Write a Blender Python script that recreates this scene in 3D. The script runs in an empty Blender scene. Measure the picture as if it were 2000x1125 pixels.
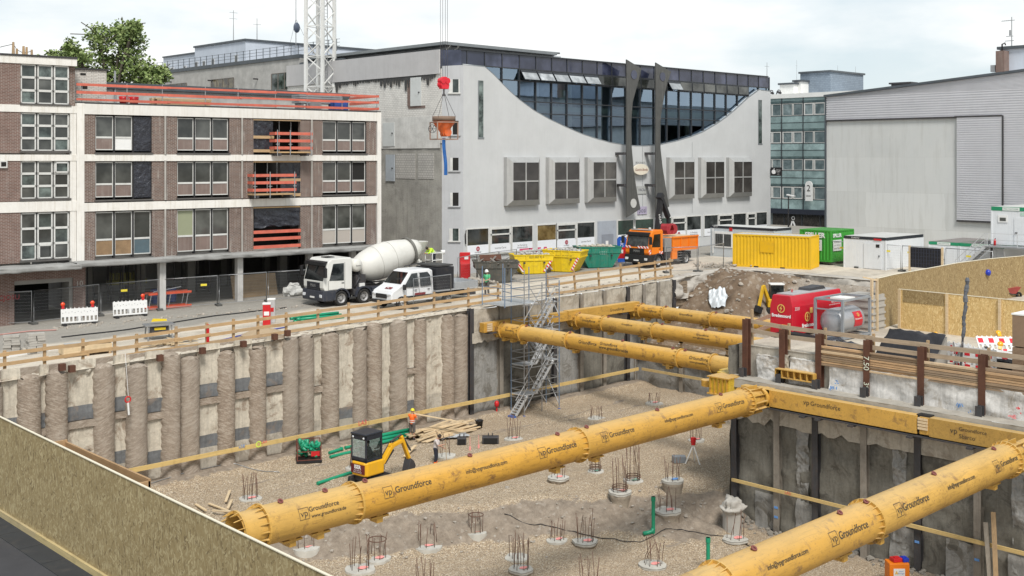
import bpy, bmesh, math, random
from mathutils import Vector, Matrix, Euler, noise
R=math.radians; PI=math.pi
random.seed(7)
sc=bpy.context.scene
COL=sc.collection
H=9.75
F_=2200.0
TH=math.atan2(2300,2200); SU,CU=math.sin(TH),math.cos(TH)
# world x runs along the street, world y away from the street side of the pit
def zs(a): return max(-.7,min(1.03,.022*(a-38)))
def sm(e0,e1,x):
    t=max(0,min(1,(x-e0)/(e1-e0))); return t*t*(3-2*t)
def zg(a,b):
    z=zs(a)
    k=sm(40,45.5,a)*(1-sm(33,35,b))*(1-sm(70,78,a))
    return z*(1-k)+.6*k
def ray(px,py):
    x=(px-1000)/F_; return (x*SU+CU,-x*CU+SU,-(py-310)/F_)
def G(px,py,z=None):
    "point on the ground (or on level z) seen at a pixel of the photograph"
    a,b,c=ray(px,py)
    if z is None:
        t=60
        for _ in range(80): t=.5*t+.5*((zg(a*t,b*t)-H)/c)
    else: t=(z-H)/c
    return Vector((a*t,b*t,H+c*t))
def atB(px,py,b0):
    a,b,c=ray(px,py); t=b0/b; return Vector((a*t,b0,H+c*t))
def atA(px,py,a0):
    a,b,c=ray(px,py); t=a0/a; return Vector((a0,b*t,H+c*t))
# ------------------------------------------------------------------ materials
class NT:
    def __init__(s,name):
        s.m=bpy.data.materials.new(name); s.m.use_nodes=True
        s.t=s.m.node_tree; s.n=s.t.nodes; s.l=s.t.links
        s.b=s.n['Principled BSDF']; s.out=s.n['Material Output']
        s.tc=s.n.new('ShaderNodeTexCoord'); s.co=s.tc.outputs['Object']
    def lk(s,a,b): s.l.new(a,b)
    def val(s,sock,v):
        if hasattr(v,'default_value') or hasattr(v,'is_linked'): s.l.new(v,sock)
        else: sock.default_value=v
    def mapp(s,scale=(1,1,1),rot=(0,0,0),loc=(0,0,0),vec=None):
        n=s.n.new('ShaderNodeMapping')
        if any(rot): n.vector_type='TEXTURE'; scale=tuple(1/k for k in scale)   # turn first, then stretch
        n.inputs['Scale'].default_value=scale; n.inputs['Rotation'].default_value=rot; n.inputs['Location'].default_value=loc
        s.lk(vec or s.co,n.inputs['Vector']); return n.outputs[0]
    def noise(s,scale,detail=4,rough=.6,vec=None,dist=0):
        n=s.n.new('ShaderNodeTexNoise'); n.inputs['Scale'].default_value=scale; n.inputs['Detail'].default_value=detail; n.inputs['Roughness'].default_value=rough; n.inputs['Distortion'].default_value=dist
        s.lk(vec or s.co,n.inputs['Vector']); return n.outputs['Fac']
    def voro(s,scale,vec=None,feat='F1',out='Color'):
        n=s.n.new('ShaderNodeTexVoronoi'); n.feature=feat; n.inputs['Scale'].default_value=scale
        s.lk(vec or s.co,n.inputs['Vector']); return n.outputs[out]
    def ramp(s,fac,stops,interp='LINEAR'):
        n=s.n.new('ShaderNodeValToRGB'); n.color_ramp.interpolation=interp
        e=n.color_ramp.elements
        while len(e)<len(stops): e.new(.5)
        for i,(p,c) in enumerate(stops):
            e[i].position=p; e[i].color=(c,c,c,1) if isinstance(c,(int,float)) else (*c,1)
        s.lk(fac,n.inputs[0]); return n.outputs[0]
    def mix(s,fac,a,b,mode='MIX'):
        n=s.n.new('ShaderNodeMix'); n.data_type='RGBA'; n.blend_type=mode; n.clamp_factor=True
        s.val(n.inputs[0],fac)
        for k,v in ((6,a),(7,b)):
            if isinstance(v,tuple): n.inputs[k].default_value=(*v[:3],1)
            else: s.lk(v,n.inputs[k])
        return n.outputs[2]
    def math(s,op,a,b=0,c=0):
        n=s.n.new('ShaderNodeMath'); n.operation=op
        s.val(n.inputs[0],a); s.val(n.inputs[1],b); s.val(n.inputs[2],c); return n.outputs[0]
    def sep(s,vec=None):
        n=s.n.new('ShaderNodeSeparateXYZ'); s.lk(vec or s.co,n.inputs[0]); return n.outputs
    def comb(s,x=0,y=0,z=0):
        n=s.n.new('ShaderNodeCombineXYZ')
        for i,v in enumerate((x,y,z)): s.val(n.inputs[i],v)
        return n.outputs[0]
    def rnd(s):
        return s.n.new('ShaderNodeObjectInfo').outputs['Random']
    def bump(s,h,strength=.3,dist=.02,prev=None):
        n=s.n.new('ShaderNodeBump'); n.inputs['Strength'].default_value=strength; n.inputs['Distance'].default_value=dist
        s.lk(h,n.inputs['Height'])
        if prev is not None: s.lk(prev,n.inputs['Normal'])
        s.lk(n.outputs[0],s.b.inputs['Normal']); return n.outputs[0]
    def color(s,c):
        if isinstance(c,tuple): s.b.inputs['Base Color'].default_value=(*c[:3],1)
        else: s.lk(c,s.b.inputs['Base Color'])
    def setp(s,rough=.7,metal=0,spec=.5):
        s.b.inputs['Roughness'].default_value=rough; s.b.inputs['Metallic'].default_value=metal
        s.b.inputs['Specular IOR Level'].default_value=spec
MATS={}
def sh(c,k): return tuple(max(0,min(1,x*k)) for x in c)
def dirty(name,col,rough=.8,var=.25,scale=1.2,fine=25,bump=.15,metal=0,streak=0,dirt=(.16,.13,.1),dirtamt=.25,spec=.4,rnd=.12,bd=.01):
    if name in MATS: return MATS[name]
    n=NT(name)
    a=n.noise(scale,5,.65); f=n.noise(fine,3,.7)
    c=n.mix(n.ramp(a,[(.3,0),(.72,1)]),sh(col,1-var),sh(col,1+var*.45))
    c=n.mix(n.math('MULTIPLY',n.ramp(f,[(.35,0),(.7,1)]),var*.8),c,sh(col,1-var*.9))
    if dirtamt>0:
        d=n.noise(scale*2.3,6,.7,dist=.4)
        c=n.mix(n.math('MULTIPLY',n.ramp(d,[(.52,0),(.75,1)]),dirtamt),c,dirt)
    if streak>0:
        v=n.mapp((5,5,.25)); s=n.noise(1.3,4,.7,v)
        c=n.mix(n.math('MULTIPLY',n.ramp(s,[(.5,0),(.72,1)]),streak),c,sh(dirt,1.2))
    if rnd>0:
        c=n.mix(n.math('MULTIPLY',n.rnd(),rnd*2),c,sh(col,.65))
    n.color(c); n.setp(rough,metal,spec)
    if bump>0: n.bump(f,bump,bd)
    MATS[name]=n.m; return n.m
def plain(name,col,rough=.5,metal=0,spec=.5,emit=0):
    if name in MATS: return MATS[name]
    n=NT(name); f=n.noise(3,4); c=n.mix(n.math('MULTIPLY',f,.25),col,sh(col,.6)); n.color(c); n.setp(rough,metal,spec)
    MATS[name]=n.m; return n.m
def glassdark(name,col=(.012,.016,.02),rough=.05,var=1.0,scale=.6,hi=None):
    if name in MATS: return MATS[name]
    n=NT(name); f=n.noise(scale,3,.6)
    r=n.ramp(f,[(.38,sh(col,.5)),(.66,hi or sh(col,2.2))]); c=n.mix(n.math('MULTIPLY',n.rnd(),.8),r,sh(col,.55))
    n.color(c); n.setp(rough,0,.6)
    MATS[name]=n.m; return n.m
def brick(name,c1,c2,mortar,scale=1.0,bw=.25,rh=.075,ms=.012,stain=.35,bump=.4):
    if name in MATS: return MATS[name]
    n=NT(name); x,y,z=n.sep()
    vec=n.comb(n.math('ADD',x,y),z,0)
    b=n.n.new('ShaderNodeTexBrick'); n.lk(vec,b.inputs['Vector'])
    b.inputs['Color1'].default_value=(*c1,1); b.inputs['Color2'].default_value=(*c2,1); b.inputs['Mortar'].default_value=(*mortar,1)
    b.inputs['Scale'].default_value=scale; b.inputs['Brick Width'].default_value=bw; b.inputs['Row Height'].default_value=rh; b.inputs['Mortar Size'].default_value=ms; b.inputs['Bias'].default_value=-.1
    a=n.noise(.9,5,.7); c=n.mix(n.math('MULTIPLY',n.ramp(a,[(.45,0),(.75,1)]),.5),b.outputs['Color'],sh(c1,.5))
    s=n.noise(1.2,5,.75,n.mapp((3.5,3.5,.35)))
    c=n.mix(n.math('MULTIPLY',n.ramp(s,[(.54,0),(.66,1)]),stain),c,(.42,.40,.37))
    n.color(c); n.setp(.9); n.bump(b.outputs['Fac'],bump,-.006)
    MATS[name]=n.m; return n.m
def osb(name,dark,mid,light,plane='yz'):
    if name in MATS: return MATS[name]
    n=NT(name); x,y,z=n.sep()
    u=y if plane[0]=='y' else x
    base=n.comb(u,z,0)
    cols=None; hts=None
    for k,(ang,off) in enumerate(((60,0),(100,3.3),(15,7.1),(140,5.7),(80,9.3))):
        v=n.mapp((7,24,1),(0,0,R(ang)),(off,off*.7,0),base)
        w=n.noise(3,2,.5,base)
        vo=n.n.new('ShaderNodeTexVoronoi'); vo.inputs['Scale'].default_value=1; n.lk(v,vo.inputs['Vector'])
        sp=n.n.new('ShaderNodeSeparateColor'); n.lk(vo.outputs['Color'],sp.inputs[0])
        c=n.ramp(sp.outputs[0],[(0,dark),(.18,mid),(.62,mid),(.85,light),(1,sh(light,1.15))])
        if cols is None: cols=c; hts=sp.outputs[1]
        else:
            msk=n.ramp(sp.outputs[2],[(.55,0),(.6,1)])
            cols=n.mix(n.math('MULTIPLY',msk,.85),cols,c)
    big=n.noise(.8,4,.6,base); cols=n.mix(n.math('MULTIPLY',n.ramp(big,[(.35,0),(.7,1)]),.3),cols,sh(mid,.75))
    # seams between boards
    n.color(cols); n.setp(.75,0,.3); n.bump(hts,.25,.004)
    MATS[name]=n.m; return n.m
def wood(name,col,var=.3,axis=0,rough=.8):
    if name in MATS: return MATS[name]
    n=NT(name); s=[18,18,18]; s[axis]=.9
    g=n.noise(1,5,.7,n.mapp(tuple(s)),.6); k=n.noise(2.2,3,.6)
    c=n.mix(n.ramp(g,[(.3,0),(.7,1)]),sh(col,1-var),sh(col,1+var*.5))
    c=n.mix(n.math('MULTIPLY',n.ramp(k,[(.5,0),(.75,1)]),.45),c,sh(col,.5))
    c=n.mix(n.math('MULTIPLY',n.rnd(),.35),c,(.30,.26,.21))
    n.color(c); n.setp(rough,0,.25); n.bump(g,.2,.004)
    MATS[name]=n.m; return n.m
def mesh_alpha(name,col,cell=(.05,.2),wire=.006,plane='xz'):
    if name in MATS: return MATS[name]
    n=NT(name); x,y,z=n.sep(); u=x
    def w(c,cl):
        f=n.math('FRACT',n.math('DIVIDE',c,cl)); return n.math('LESS_THAN',f,wire/cl)
    m=n.math('MAXIMUM',w(u,cell[0]),w(z,cell[1]))
    n.color(col); n.setp(.45,.7)
    tr=n.n.new('ShaderNodeBsdfTransparent'); mx=n.n.new('ShaderNodeMixShader')
    n.lk(m,mx.inputs[0]); n.lk(tr.outputs[0],mx.inputs[1]); n.lk(n.b.outputs[0],mx.inputs[2]); n.lk(mx.outputs[0],n.out.inputs[0])
    MATS[name]=n.m; return n.m
def seeglass(name,tint=(.25,.3,.33),rough=.02,refl=.55,base=.05):
    if name in MATS: return MATS[name]
    n=NT(name)
    tr=n.n.new('ShaderNodeBsdfTransparent'); tr.inputs[0].default_value=(*tint,1)
    gl=n.n.new('ShaderNodeBsdfGlossy'); gl.inputs['Roughness'].default_value=rough; gl.inputs[0].default_value=(.62,.8,1,1)
    fr=n.n.new('ShaderNodeFresnel'); fr.inputs[0].default_value=1.5
    wob=n.noise(.35,2); bp=n.n.new('ShaderNodeBump'); bp.inputs['Strength'].default_value=.05; bp.inputs['Distance'].default_value=.05; n.lk(wob,bp.inputs['Height']); n.lk(bp.outputs[0],gl.inputs['Normal'])
    mx=n.n.new('ShaderNodeMixShader'); n.lk(n.math('MULTIPLY_ADD',fr.outputs[0],refl,base),mx.inputs[0]); n.lk(tr.outputs[0],mx.inputs[1]); n.lk(gl.outputs[0],mx.inputs[2]); n.lk(mx.outputs[0],n.out.inputs[0])
    MATS[name]=n.m; return n.m
# ------------------------------------------------------------------ mesh builder
class MB:
    def __init__(s): s.v=[]; s.f=[]; s.mi=[]; s.s=[]; s.cur=0
    def add(s,vs,fs,smooth=False):
        o=len(s.v); s.v+= [tuple(v) for v in vs]
        for f in fs: s.f.append(tuple(i+o for i in f)); s.mi.append(s.cur); s.s.append(smooth)
        return s
    def box(s,x0,y0,z0,x1,y1,z1):
        if x0>x1:x0,x1=x1,x0
        if y0>y1:y0,y1=y1,y0
        if z0>z1:z0,z1=z1,z0
        return s.add([(x0,y0,z0),(x1,y0,z0),(x1,y1,z0),(x0,y1,z0),(x0,y0,z1),(x1,y0,z1),(x1,y1,z1),(x0,y1,z1)],
            [(3,2,1,0),(4,5,6,7),(0,1,5,4),(1,2,6,5),(2,3,7,6),(3,0,4,7)])
    def obox(s,c,size,rot=(0,0,0)):
        M=Euler(rot).to_matrix(); c=Vector(c); h=Vector(size)/2
        vs=[c+M@Vector((sx*h.x,sy*h.y,sz*h.z)) for sz in(-1,1) for sx,sy in((-1,-1),(1,-1),(1,1),(-1,1))]
        return s.add(vs,[(3,2,1,0),(4,5,6,7),(0,1,5,4),(1,2,6,5),(2,3,7,6),(3,0,4,7)])
    def bar(s,p0,p1,w,h,up=(0,0,1)):
        p0=Vector(p0);p1=Vector(p1);d=(p1-p0).normalized(); up=Vector(up)
        if abs(d.dot(up))>.98: up=Vector((1,0,0))
        x=d.cross(up).normalized(); y=x.cross(d).normalized()
        vs=[]
        for p in(p0,p1): vs+=[p-x*w/2-y*h/2,p+x*w/2-y*h/2,p+x*w/2+y*h/2,p-x*w/2+y*h/2]
        return s.add(vs,[(0,1,2,3),(7,6,5,4),(0,4,5,1),(1,5,6,2),(2,6,7,3),(3,7,4,0)])
    def cyl(s,p0,p1,r0,r1=None,n=14,cap=True,smooth=True):
        r1=r0 if r1 is None else r1
        p0=Vector(p0);p1=Vector(p1);d=(p1-p0).normalized(); up=Vector((0,0,1)) if abs(d.z)<.95 else Vector((1,0,0))
        x=d.cross(up).normalized(); y=x.cross(d).normalized(); vs=[]
        for p,r in((p0,r0),(p1,r1)):
            for i in range(n):
                a=2*PI*i/n; vs.append(p+x*math.cos(a)*r+y*math.sin(a)*r)
        s.add(vs,[(i,i+n,(i+1)%n+n,(i+1)%n) for i in range(n)],smooth)
        if cap: s.add(vs[:n],[tuple(range(n))]); s.add(vs[n:],[tuple(reversed(range(n)))])
        return s
    def tube(s,pts,r,n=6):
        pts=[Vector(p) for p in pts]; rings=[]
        for i,p in enumerate(pts):
            d=(pts[min(i+1,len(pts)-1)]-pts[max(i-1,0)]).normalized(); up=Vector((0,0,1)) if abs(d.z)<.95 else Vector((1,0,0))
            x=d.cross(up).normalized(); y=x.cross(d).normalized()
            rings+= [p+x*math.cos(2*PI*k/n)*r+y*math.sin(2*PI*k/n)*r for k in range(n)]
        fs=[]
        for i in range(len(pts)-1):
            for k in range(n): fs.append((i*n+k,(i+1)*n+k,(i+1)*n+(k+1)%n,i*n+(k+1)%n))
        fs.append(tuple(range(n))); fs.append(tuple(reversed(range((len(pts)-1)*n,len(pts)*n))))
        return s.add(rings,fs,True)
    def lathe(s,prof,n=24,M=None,smooth=True,closed=False):
        M=M or Matrix(); vs=[]; fs=[]
        for r,z in prof:
            for i in range(n):
                a=2*PI*i/n; vs.append(M@Vector((r*math.cos(a),r*math.sin(a),z)))
        m=len(prof)
        for j in range(m-1 if not closed else m):
            for i in range(n):
                a=j*n+i;b=j*n+(i+1)%n;k=((j+1)%m)*n
                fs.append((a,b,k+(i+1)%n,k+i))
        return s.add(vs,fs,smooth)
    def prism(s,poly,y0,y1,plane='xz'):
        n=len(poly)
        def P(p,t):
            if plane=='xz': return (p[0],t,p[1])
            if plane=='yz': return (t,p[0],p[1])
            return (p[0],p[1],t)
        vs=[P(p,y0) for p in poly]+[P(p,y1) for p in poly]
        fs=[tuple(range(n)),tuple(reversed(range(n,2*n)))]+[(i,i+n,(i+1)%n+n,(i+1)%n) for i in range(n)]
        return s.add(vs,fs)
    def quad(s,*p): return s.add(p,[tuple(range(len(p)))])
    def hexa(s,lo,hi):
        "lo, hi: four corners each"
        return s.add(list(lo)+list(hi),[(3,2,1,0),(4,5,6,7),(0,1,5,4),(1,2,6,5),(2,3,7,6),(3,0,4,7)])
    def blob(s,c,r,seed=0,sq=(1,1,1),sub=2,amp=.25,fr=1.5,smooth=False):
        bm=bmesh.new(); bmesh.ops.create_icosphere(bm,subdivisions=sub,radius=1)
        c=Vector(c); vs=[]
        for v in bm.verts:
            k=1+amp*2*noise.noise(v.co*fr+Vector((seed*3.7,seed*1.3,seed*.7)))
            vs.append(c+Vector((v.co.x*r*sq[0]*k,v.co.y*r*sq[1]*k,v.co.z*r*sq[2]*k)))
        fs=[tuple(v.index for v in f.verts) for f in bm.faces]; bm.free()
        return s.add(vs,fs,smooth)
    def grid(s,fn,nu,nv,smooth=True):
        vs=[fn(i/nu,j/nv) for j in range(nv+1) for i in range(nu+1)]
        fs=[(j*(nu+1)+i,j*(nu+1)+i+1,(j+1)*(nu+1)+i+1,(j+1)*(nu+1)+i) for j in range(nv) for i in range(nu)]
        return s.add(vs,fs,smooth)
    def build(s,name,mat,parent=None,loc=(0,0,0),rot=(0,0,0),bev=0,fix=True):
        me=bpy.data.meshes.new(name); me.from_pydata(s.v,[],s.f)
        ms=mat if isinstance(mat,(list,tuple)) else [mat]
        for m in ms: me.materials.append(m)
        me.polygons.foreach_set('material_index',s.mi); me.polygons.foreach_set('use_smooth',s.s)
        if fix and len(s.f)<60000:
            bm=bmesh.new(); bm.from_mesh(me); bmesh.ops.recalc_face_normals(bm,faces=bm.faces); bm.to_mesh(me); bm.free()
        me.update()
        o=bpy.data.objects.new(name,me); COL.objects.link(o); o.location=loc; o.rotation_euler=rot
        if parent: o.parent=parent
        if bev:
            m=o.modifiers.new('bevel','BEVEL'); m.width=bev; m.segments=2; m.limit_method='ANGLE'; m.angle_limit=R(40)
        return o
def tag(o,label,cat,group=None,kind=None):
    if label: o['label']=label
    if cat: o['category']=cat
    if group: o['group']=group
    if kind: o['kind']=kind
    return o
def thing(name,label,cat,loc=(0,0,0),rotz=0,group=None):
    o=bpy.data.objects.new(name,None); COL.objects.link(o); o.location=loc; o.rotation_euler=(0,0,rotz); o.empty_display_size=.3
    return tag(o,label,cat,group)
def struct(o): o['kind']='structure'; return o
def copy_tree(o,parent=None):
    c=o.copy(); COL.objects.link(c); c.parent=parent
    for ch in o.children: copy_tree(ch,c)
    return c
def text_data(s,size,spacing=1.0,align='CENTER',shear=0,bold=0):
    cu=bpy.data.curves.new('lettering','FONT'); cu.body=s; cu.size=size; cu.align_x=align; cu.align_y='CENTER'; cu.space_character=spacing; cu.shear=shear; cu.offset=bold; cu.resolution_u=3
    ob=bpy.data.objects.new('lettering',cu); COL.objects.link(ob)
    dg=bpy.context.evaluated_depsgraph_get(); dg.update()
    me=bpy.data.meshes.new_from_object(ob.evaluated_get(dg)); bpy.data.objects.remove(ob); bpy.data.curves.remove(cu)
    return me
def text(s,size,mat,parent,loc,rot=(0,0,0),name='lettering',wrap=None,size_keep=False,**k):
    width=k.pop('width',None); me=text_data(s,size,**k)
    if width:
        xs=[v.co.x for v in me.vertices]; f=width/(max(xs)-min(xs))
        for v in me.vertices: v.co.x*=f
        if not size_keep:
            for v in me.vertices: v.co.y*=f
    if wrap:   # wrap=(radius, angle): run along local x on a tube whose axis is x
        r,a0=wrap
        for v in me.vertices:
            a=a0+v.co.y/r; v.co=Vector((v.co.x+loc[0],-math.cos(a)*r,math.sin(a)*r))
        loc=(0,0,0)
    me.materials.clear(); me.materials.append(mat)
    o=bpy.data.objects.new(name,me); COL.objects.link(o); o.location=loc; o.rotation_euler=rot; o.parent=parent
    return o
FRONT=(PI/2,0,0)      # lettering on a face looking along -y
# ------------------------------------------------------------------ camera, world, sun
cam=bpy.data.cameras.new('camera'); co=bpy.data.objects.new('camera',cam); COL.objects.link(co)
co.location=(0,0,H); co.rotation_euler=(R(90),0,-math.atan2(CU,SU))
cam.sensor_width=36; cam.lens=F_/2000*36; cam.shift_y=-(562.5-310)/2000; cam.clip_end=3000; cam.clip_start=.3
sc.camera=co
sc.view_settings.view_transform='Standard'; sc.view_settings.look='None'; sc.view_settings.exposure=0
SUN=Vector((-.42,-.72,0)).normalized(); EL=R(52)
w=bpy.data.worlds.new('World'); sc.world=w; w.use_nodes=True
t=w.node_tree; bg=t.nodes['Background']; bg.inputs[1].default_value=.1
sky=t.nodes.new('ShaderNodeTexSky'); sky.sky_type='NISHITA'; sky.sun_disc=False; sky.sun_elevation=EL; sky.sun_rotation=math.atan2(SUN.x,SUN.y)
sky.air_density=1; sky.dust_density=1.5; sky.altitude=100
tcw=t.nodes.new('ShaderNodeTexCoord')
mp=t.nodes.new('ShaderNodeMapping'); mp.inputs['Scale'].default_value=(1,1,3.2); t.links.new(tcw.outputs['Generated'],mp.inputs[0])
nz=t.nodes.new('ShaderNodeTexNoise'); nz.inputs['Scale'].default_value=3.2; nz.inputs['Detail'].default_value=7; nz.inputs['Roughness'].default_value=.55; t.links.new(mp.outputs[0],nz.inputs['Vector'])
rp=t.nodes.new('ShaderNodeValToRGB'); rp.color_ramp.elements[0].position=.35; rp.color_ramp.elements[0].color=(.42,.42,.42,1); rp.color_ramp.elements[1].position=.53; rp.color_ramp.elements[1].color=(1,1,1,1); t.links.new(nz.outputs[0],rp.inputs[0])
nz2=t.nodes.new('ShaderNodeTexNoise'); nz2.inputs['Scale'].default_value=7; nz2.inputs['Detail'].default_value=6; t.links.new(mp.outputs[0],nz2.inputs['Vector'])
cl=t.nodes.new('ShaderNodeValToRGB'); cl.color_ramp.elements[0].position=.35; cl.color_ramp.elements[0].color=(9.7,10.1,10.2,1); cl.color_ramp.elements[1].position=.6; cl.color_ramp.elements[1].color=(11,11.1,11,1); t.links.new(nz2.outputs[0],cl.inputs[0])
mxw=t.nodes.new('ShaderNodeMix'); mxw.data_type='RGBA'; t.links.new(rp.outputs[0],mxw.inputs[0])
blue=t.nodes.new('ShaderNodeMix'); blue.data_type='RGBA'; blue.inputs[0].default_value=.6; t.links.new(sky.outputs[0],blue.inputs[6]); blue.inputs[7].default_value=(7.0,8.9,9.8,1)
t.links.new(blue.outputs[2],mxw.inputs[6]); t.links.new(cl.outputs[0],mxw.inputs[7]);
sp_=t.nodes.new('ShaderNodeSeparateXYZ'); t.links.new(tcw.outputs['Generated'],sp_.inputs[0]); zr=t.nodes.new('ShaderNodeMapRange'); zr.inputs[1].default_value=.22; zr.inputs[2].default_value=.75; t.links.new(sp_.outputs[2],zr.inputs[0])
zm=t.nodes.new('ShaderNodeMix'); zm.data_type='RGBA'; t.links.new(zr.outputs[0],zm.inputs[0]); t.links.new(mxw.outputs[2],zm.inputs[6]); zm.inputs[7].default_value=(4.6,5.5,6.3,1); t.links.new(zm.outputs[2],bg.inputs[0])
sl=bpy.data.lights.new('sun','SUN'); sl.energy=3.9; sl.angle=R(16); sl.color=(1,.96,.9)
so=bpy.data.objects.new('sun',sl); COL.objects.link(so); so.location=(0,0,60)
so.rotation_euler=Vector((SUN.x*math.cos(EL),SUN.y*math.cos(EL),math.sin(EL))).to_track_quat('Z','Y').to_euler()
# ------------------------------------------------------------------ common materials
WOODF=wood('timber_board',(.50,.33,.17),.25,0)
WOODP=wood('timber_post',(.44,.29,.15),.25,2)
WOODY=wood('timber_board_across',(.46,.32,.18),.25,1)
PALE=wood('timber_pale',(.66,.51,.32),.2,0)
STEEL=dirty('galvanised_steel',(.42,.43,.44),.45,.2,2,30,.05,.7,0,(.2,.2,.2),.15)
RUST=dirty('rusty_steel',(.125,.055,.035),.8,.4,1.5,20,.2,.2,.2,(.16,.08,.04),.4)
DKSTEEL=dirty('dark_steel',(.07,.07,.075),.6,.3,2,20,.1,.3,.2,(.14,.08,.05),.4)
BLACK=dirty('black_plastic',(.018,.018,.02),.5,.2,3,30,.05,0,0,(.1,.09,.08),.12)
RUBBER=dirty('tyre_rubber',(.02,.02,.02),.85,.2,3,30,.1,0,0,(.2,.17,.14),.3)
CONC=dirty('concrete',(.44,.42,.385),.9,.22,.8,18,.35,0,.2,(.22,.2,.17),.35,.3)
CONCD=dirty('dark_shotcrete',(.17,.165,.15),.85,.35,.55,9,.6,0,.5,(.07,.066,.058),.6,.35,0,.03)
WHITEP=dirty('white_paint',(.78,.78,.76),.6,.08,1.2,20,.05,0,.12,(.45,.42,.36),.12)
WHITEPL=plain('white_plastic',(.75,.75,.74),.45)
REDPL=dirty('red_paint',(.55,.018,.022),.4,.15,2,25,.03,0,0,(.2,.1,.08),.12)
GREENP=plain('green_pipe_plastic',(.01,.27,.145),.4)
BLACKT=plain('black_lettering',(.03,.025,.02),.7)
WHITET=plain('white_lettering',(.8,.8,.8),.6)
CHROME=plain('bright_metal',(.6,.6,.6),.25,.9)
# ------------------------------------------------------------------ ground
def mat_ground():
    n=NT('site_ground'); a=n.noise(.12,6,.62); b=n.noise(.9,6,.7,dist=.5); f=n.noise(14,4,.7)
    c=n.ramp(a,[(.32,(.40,.355,.295)),(.5,(.54,.485,.405)),(.68,(.47,.42,.35))])
    c=n.mix(n.math('MULTIPLY',n.ramp(b,[(.47,0),(.7,1)]),.6),c,(.27,.235,.19))
    # tyre-worn, paler lanes along the street
    lane=n.noise(.5,3,.6,n.mapp((.05,1.6,1)))
    c=n.mix(n.math('MULTIPLY',n.ramp(lane,[(.48,0),(.6,1)]),.5),c,(.64,.575,.475))
    x,y,z=n.sep()
    asp=n.math('MULTIPLY',n.ramp(n.math('MULTIPLY_ADD',n.noise(.4,3),3,n.math('SUBTRACT',y,62.2)),[(0,0),(1,1)]),.75)
    c=n.mix(asp,c,(.22,.215,.20))
    c=n.mix(n.math('MULTIPLY',n.ramp(f,[(.5,0),(.72,1)]),.4),c,(.2,.175,.15))
    c=n.mix(n.math('MULTIPLY',n.ramp(n.voro(9),[(.75,0),(.95,1)]),.25),c,(.6,.57,.52))
    n.color(c); n.setp(.95,0,.2); n.bump(n.math('ADD',f,n.math('MULTIPLY',b,1.5)),.5,.05); return n.m
GROUND=mat_ground()
def mat_gravel():
    n=NT('gravel'); v=n.voro(19); sp=n.n.new('ShaderNodeSeparateColor'); n.lk(v,sp.inputs[0])
    st=n.ramp(sp.outputs[0],[(0,(.29,.22,.145)),(.35,(.42,.325,.22)),(.65,(.51,.405,.285)),(.9,(.58,.49,.37)),(1,(.70,.63,.52))])
    d=n.voro(19,feat='F1',out='Distance'); st=n.mix(n.ramp(d,[(.4,0),(.85,1)]),st,(.19,.15,.11))
    big=n.noise(.22,5,.6); st=n.mix(n.math('MULTIPLY',n.ramp(big,[(.4,0),(.62,1)]),.4),st,(.31,.24,.17))
    so=n.noise(2.5,6,.7); soil=n.ramp(so,[(.3,(.18,.145,.112)),(.7,(.33,.275,.218))]); soil=n.mix(n.math('MULTIPLY',n.ramp(n.voro(7),[(.8,0),(.95,1)]),.45),soil,(.42,.38,.33))
    at=n.n.new('ShaderNodeVertexColor'); at.layer_name='soil'
    m=n.ramp(n.math('MULTIPLY_ADD',n.noise(1.2,5,.7),.7,n.math('SUBTRACT',n.math('ADD',at.outputs[0],n.ramp(n.noise(.3,5,.7,dist=1),[(.55,0),(.72,.5)])),.35)),[(.42,0),(.58,1)])
    c=n.mix(m,st,soil); n.color(c); n.setp(.95,0,.2)
    n.bump(n.math('ADD',n.math('MULTIPLY',d,-1),n.math('MULTIPLY',so,1.2)),.7,.05); return n.m
GRAVEL=mat_gravel()
def lines(lo,hi,step,must):
    L=set(must); x=lo
    while x<=hi+1e-6: L.add(round(x,3)); x+=step
    L=sorted(L); out=[L[0]]
    for v in L[1:]:
        if v-out[-1]<.3 and v not in must: continue
        if v-out[-1]<.3 and out[-1] not in must: out.pop()
        out.append(v)
    return out
AX=[-900,-300,-100,-40]+lines(-10,100,2,[12,46.6,63.5,76,40,45.5])+[104,110,130,180,300,700,1500]
BX=[-900,-300,-100,-40]+lines(-10,100,2,[2,32.6,53.2,33,35])+[110,130,180,300,700,1500]
def hole(a,b): return (12<a<46.6 and 2<b<32.6) or (12<a<76 and 32.6<b<53.2)
mb=MB(); ids={}
def gv(i,j):
    if (i,j) not in ids:
        a,b=AX[i],BX[j]; ids[(i,j)]=len(mb.v)
        mb.v.append((a,b,zg(a,b)))
    return ids[(i,j)]
for i in range(len(AX)-1):
    for j in range(len(BX)-1):
        if hole((AX[i]+AX[i+1])/2,(BX[j]+BX[j+1])/2): continue
        mb.f.append((gv(i,j),gv(i+1,j),gv(i+1,j+1),gv(i,j+1))); mb.mi.append(0); mb.s.append(True)
struct(mb.build('ground',GROUND,fix=False))
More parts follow.
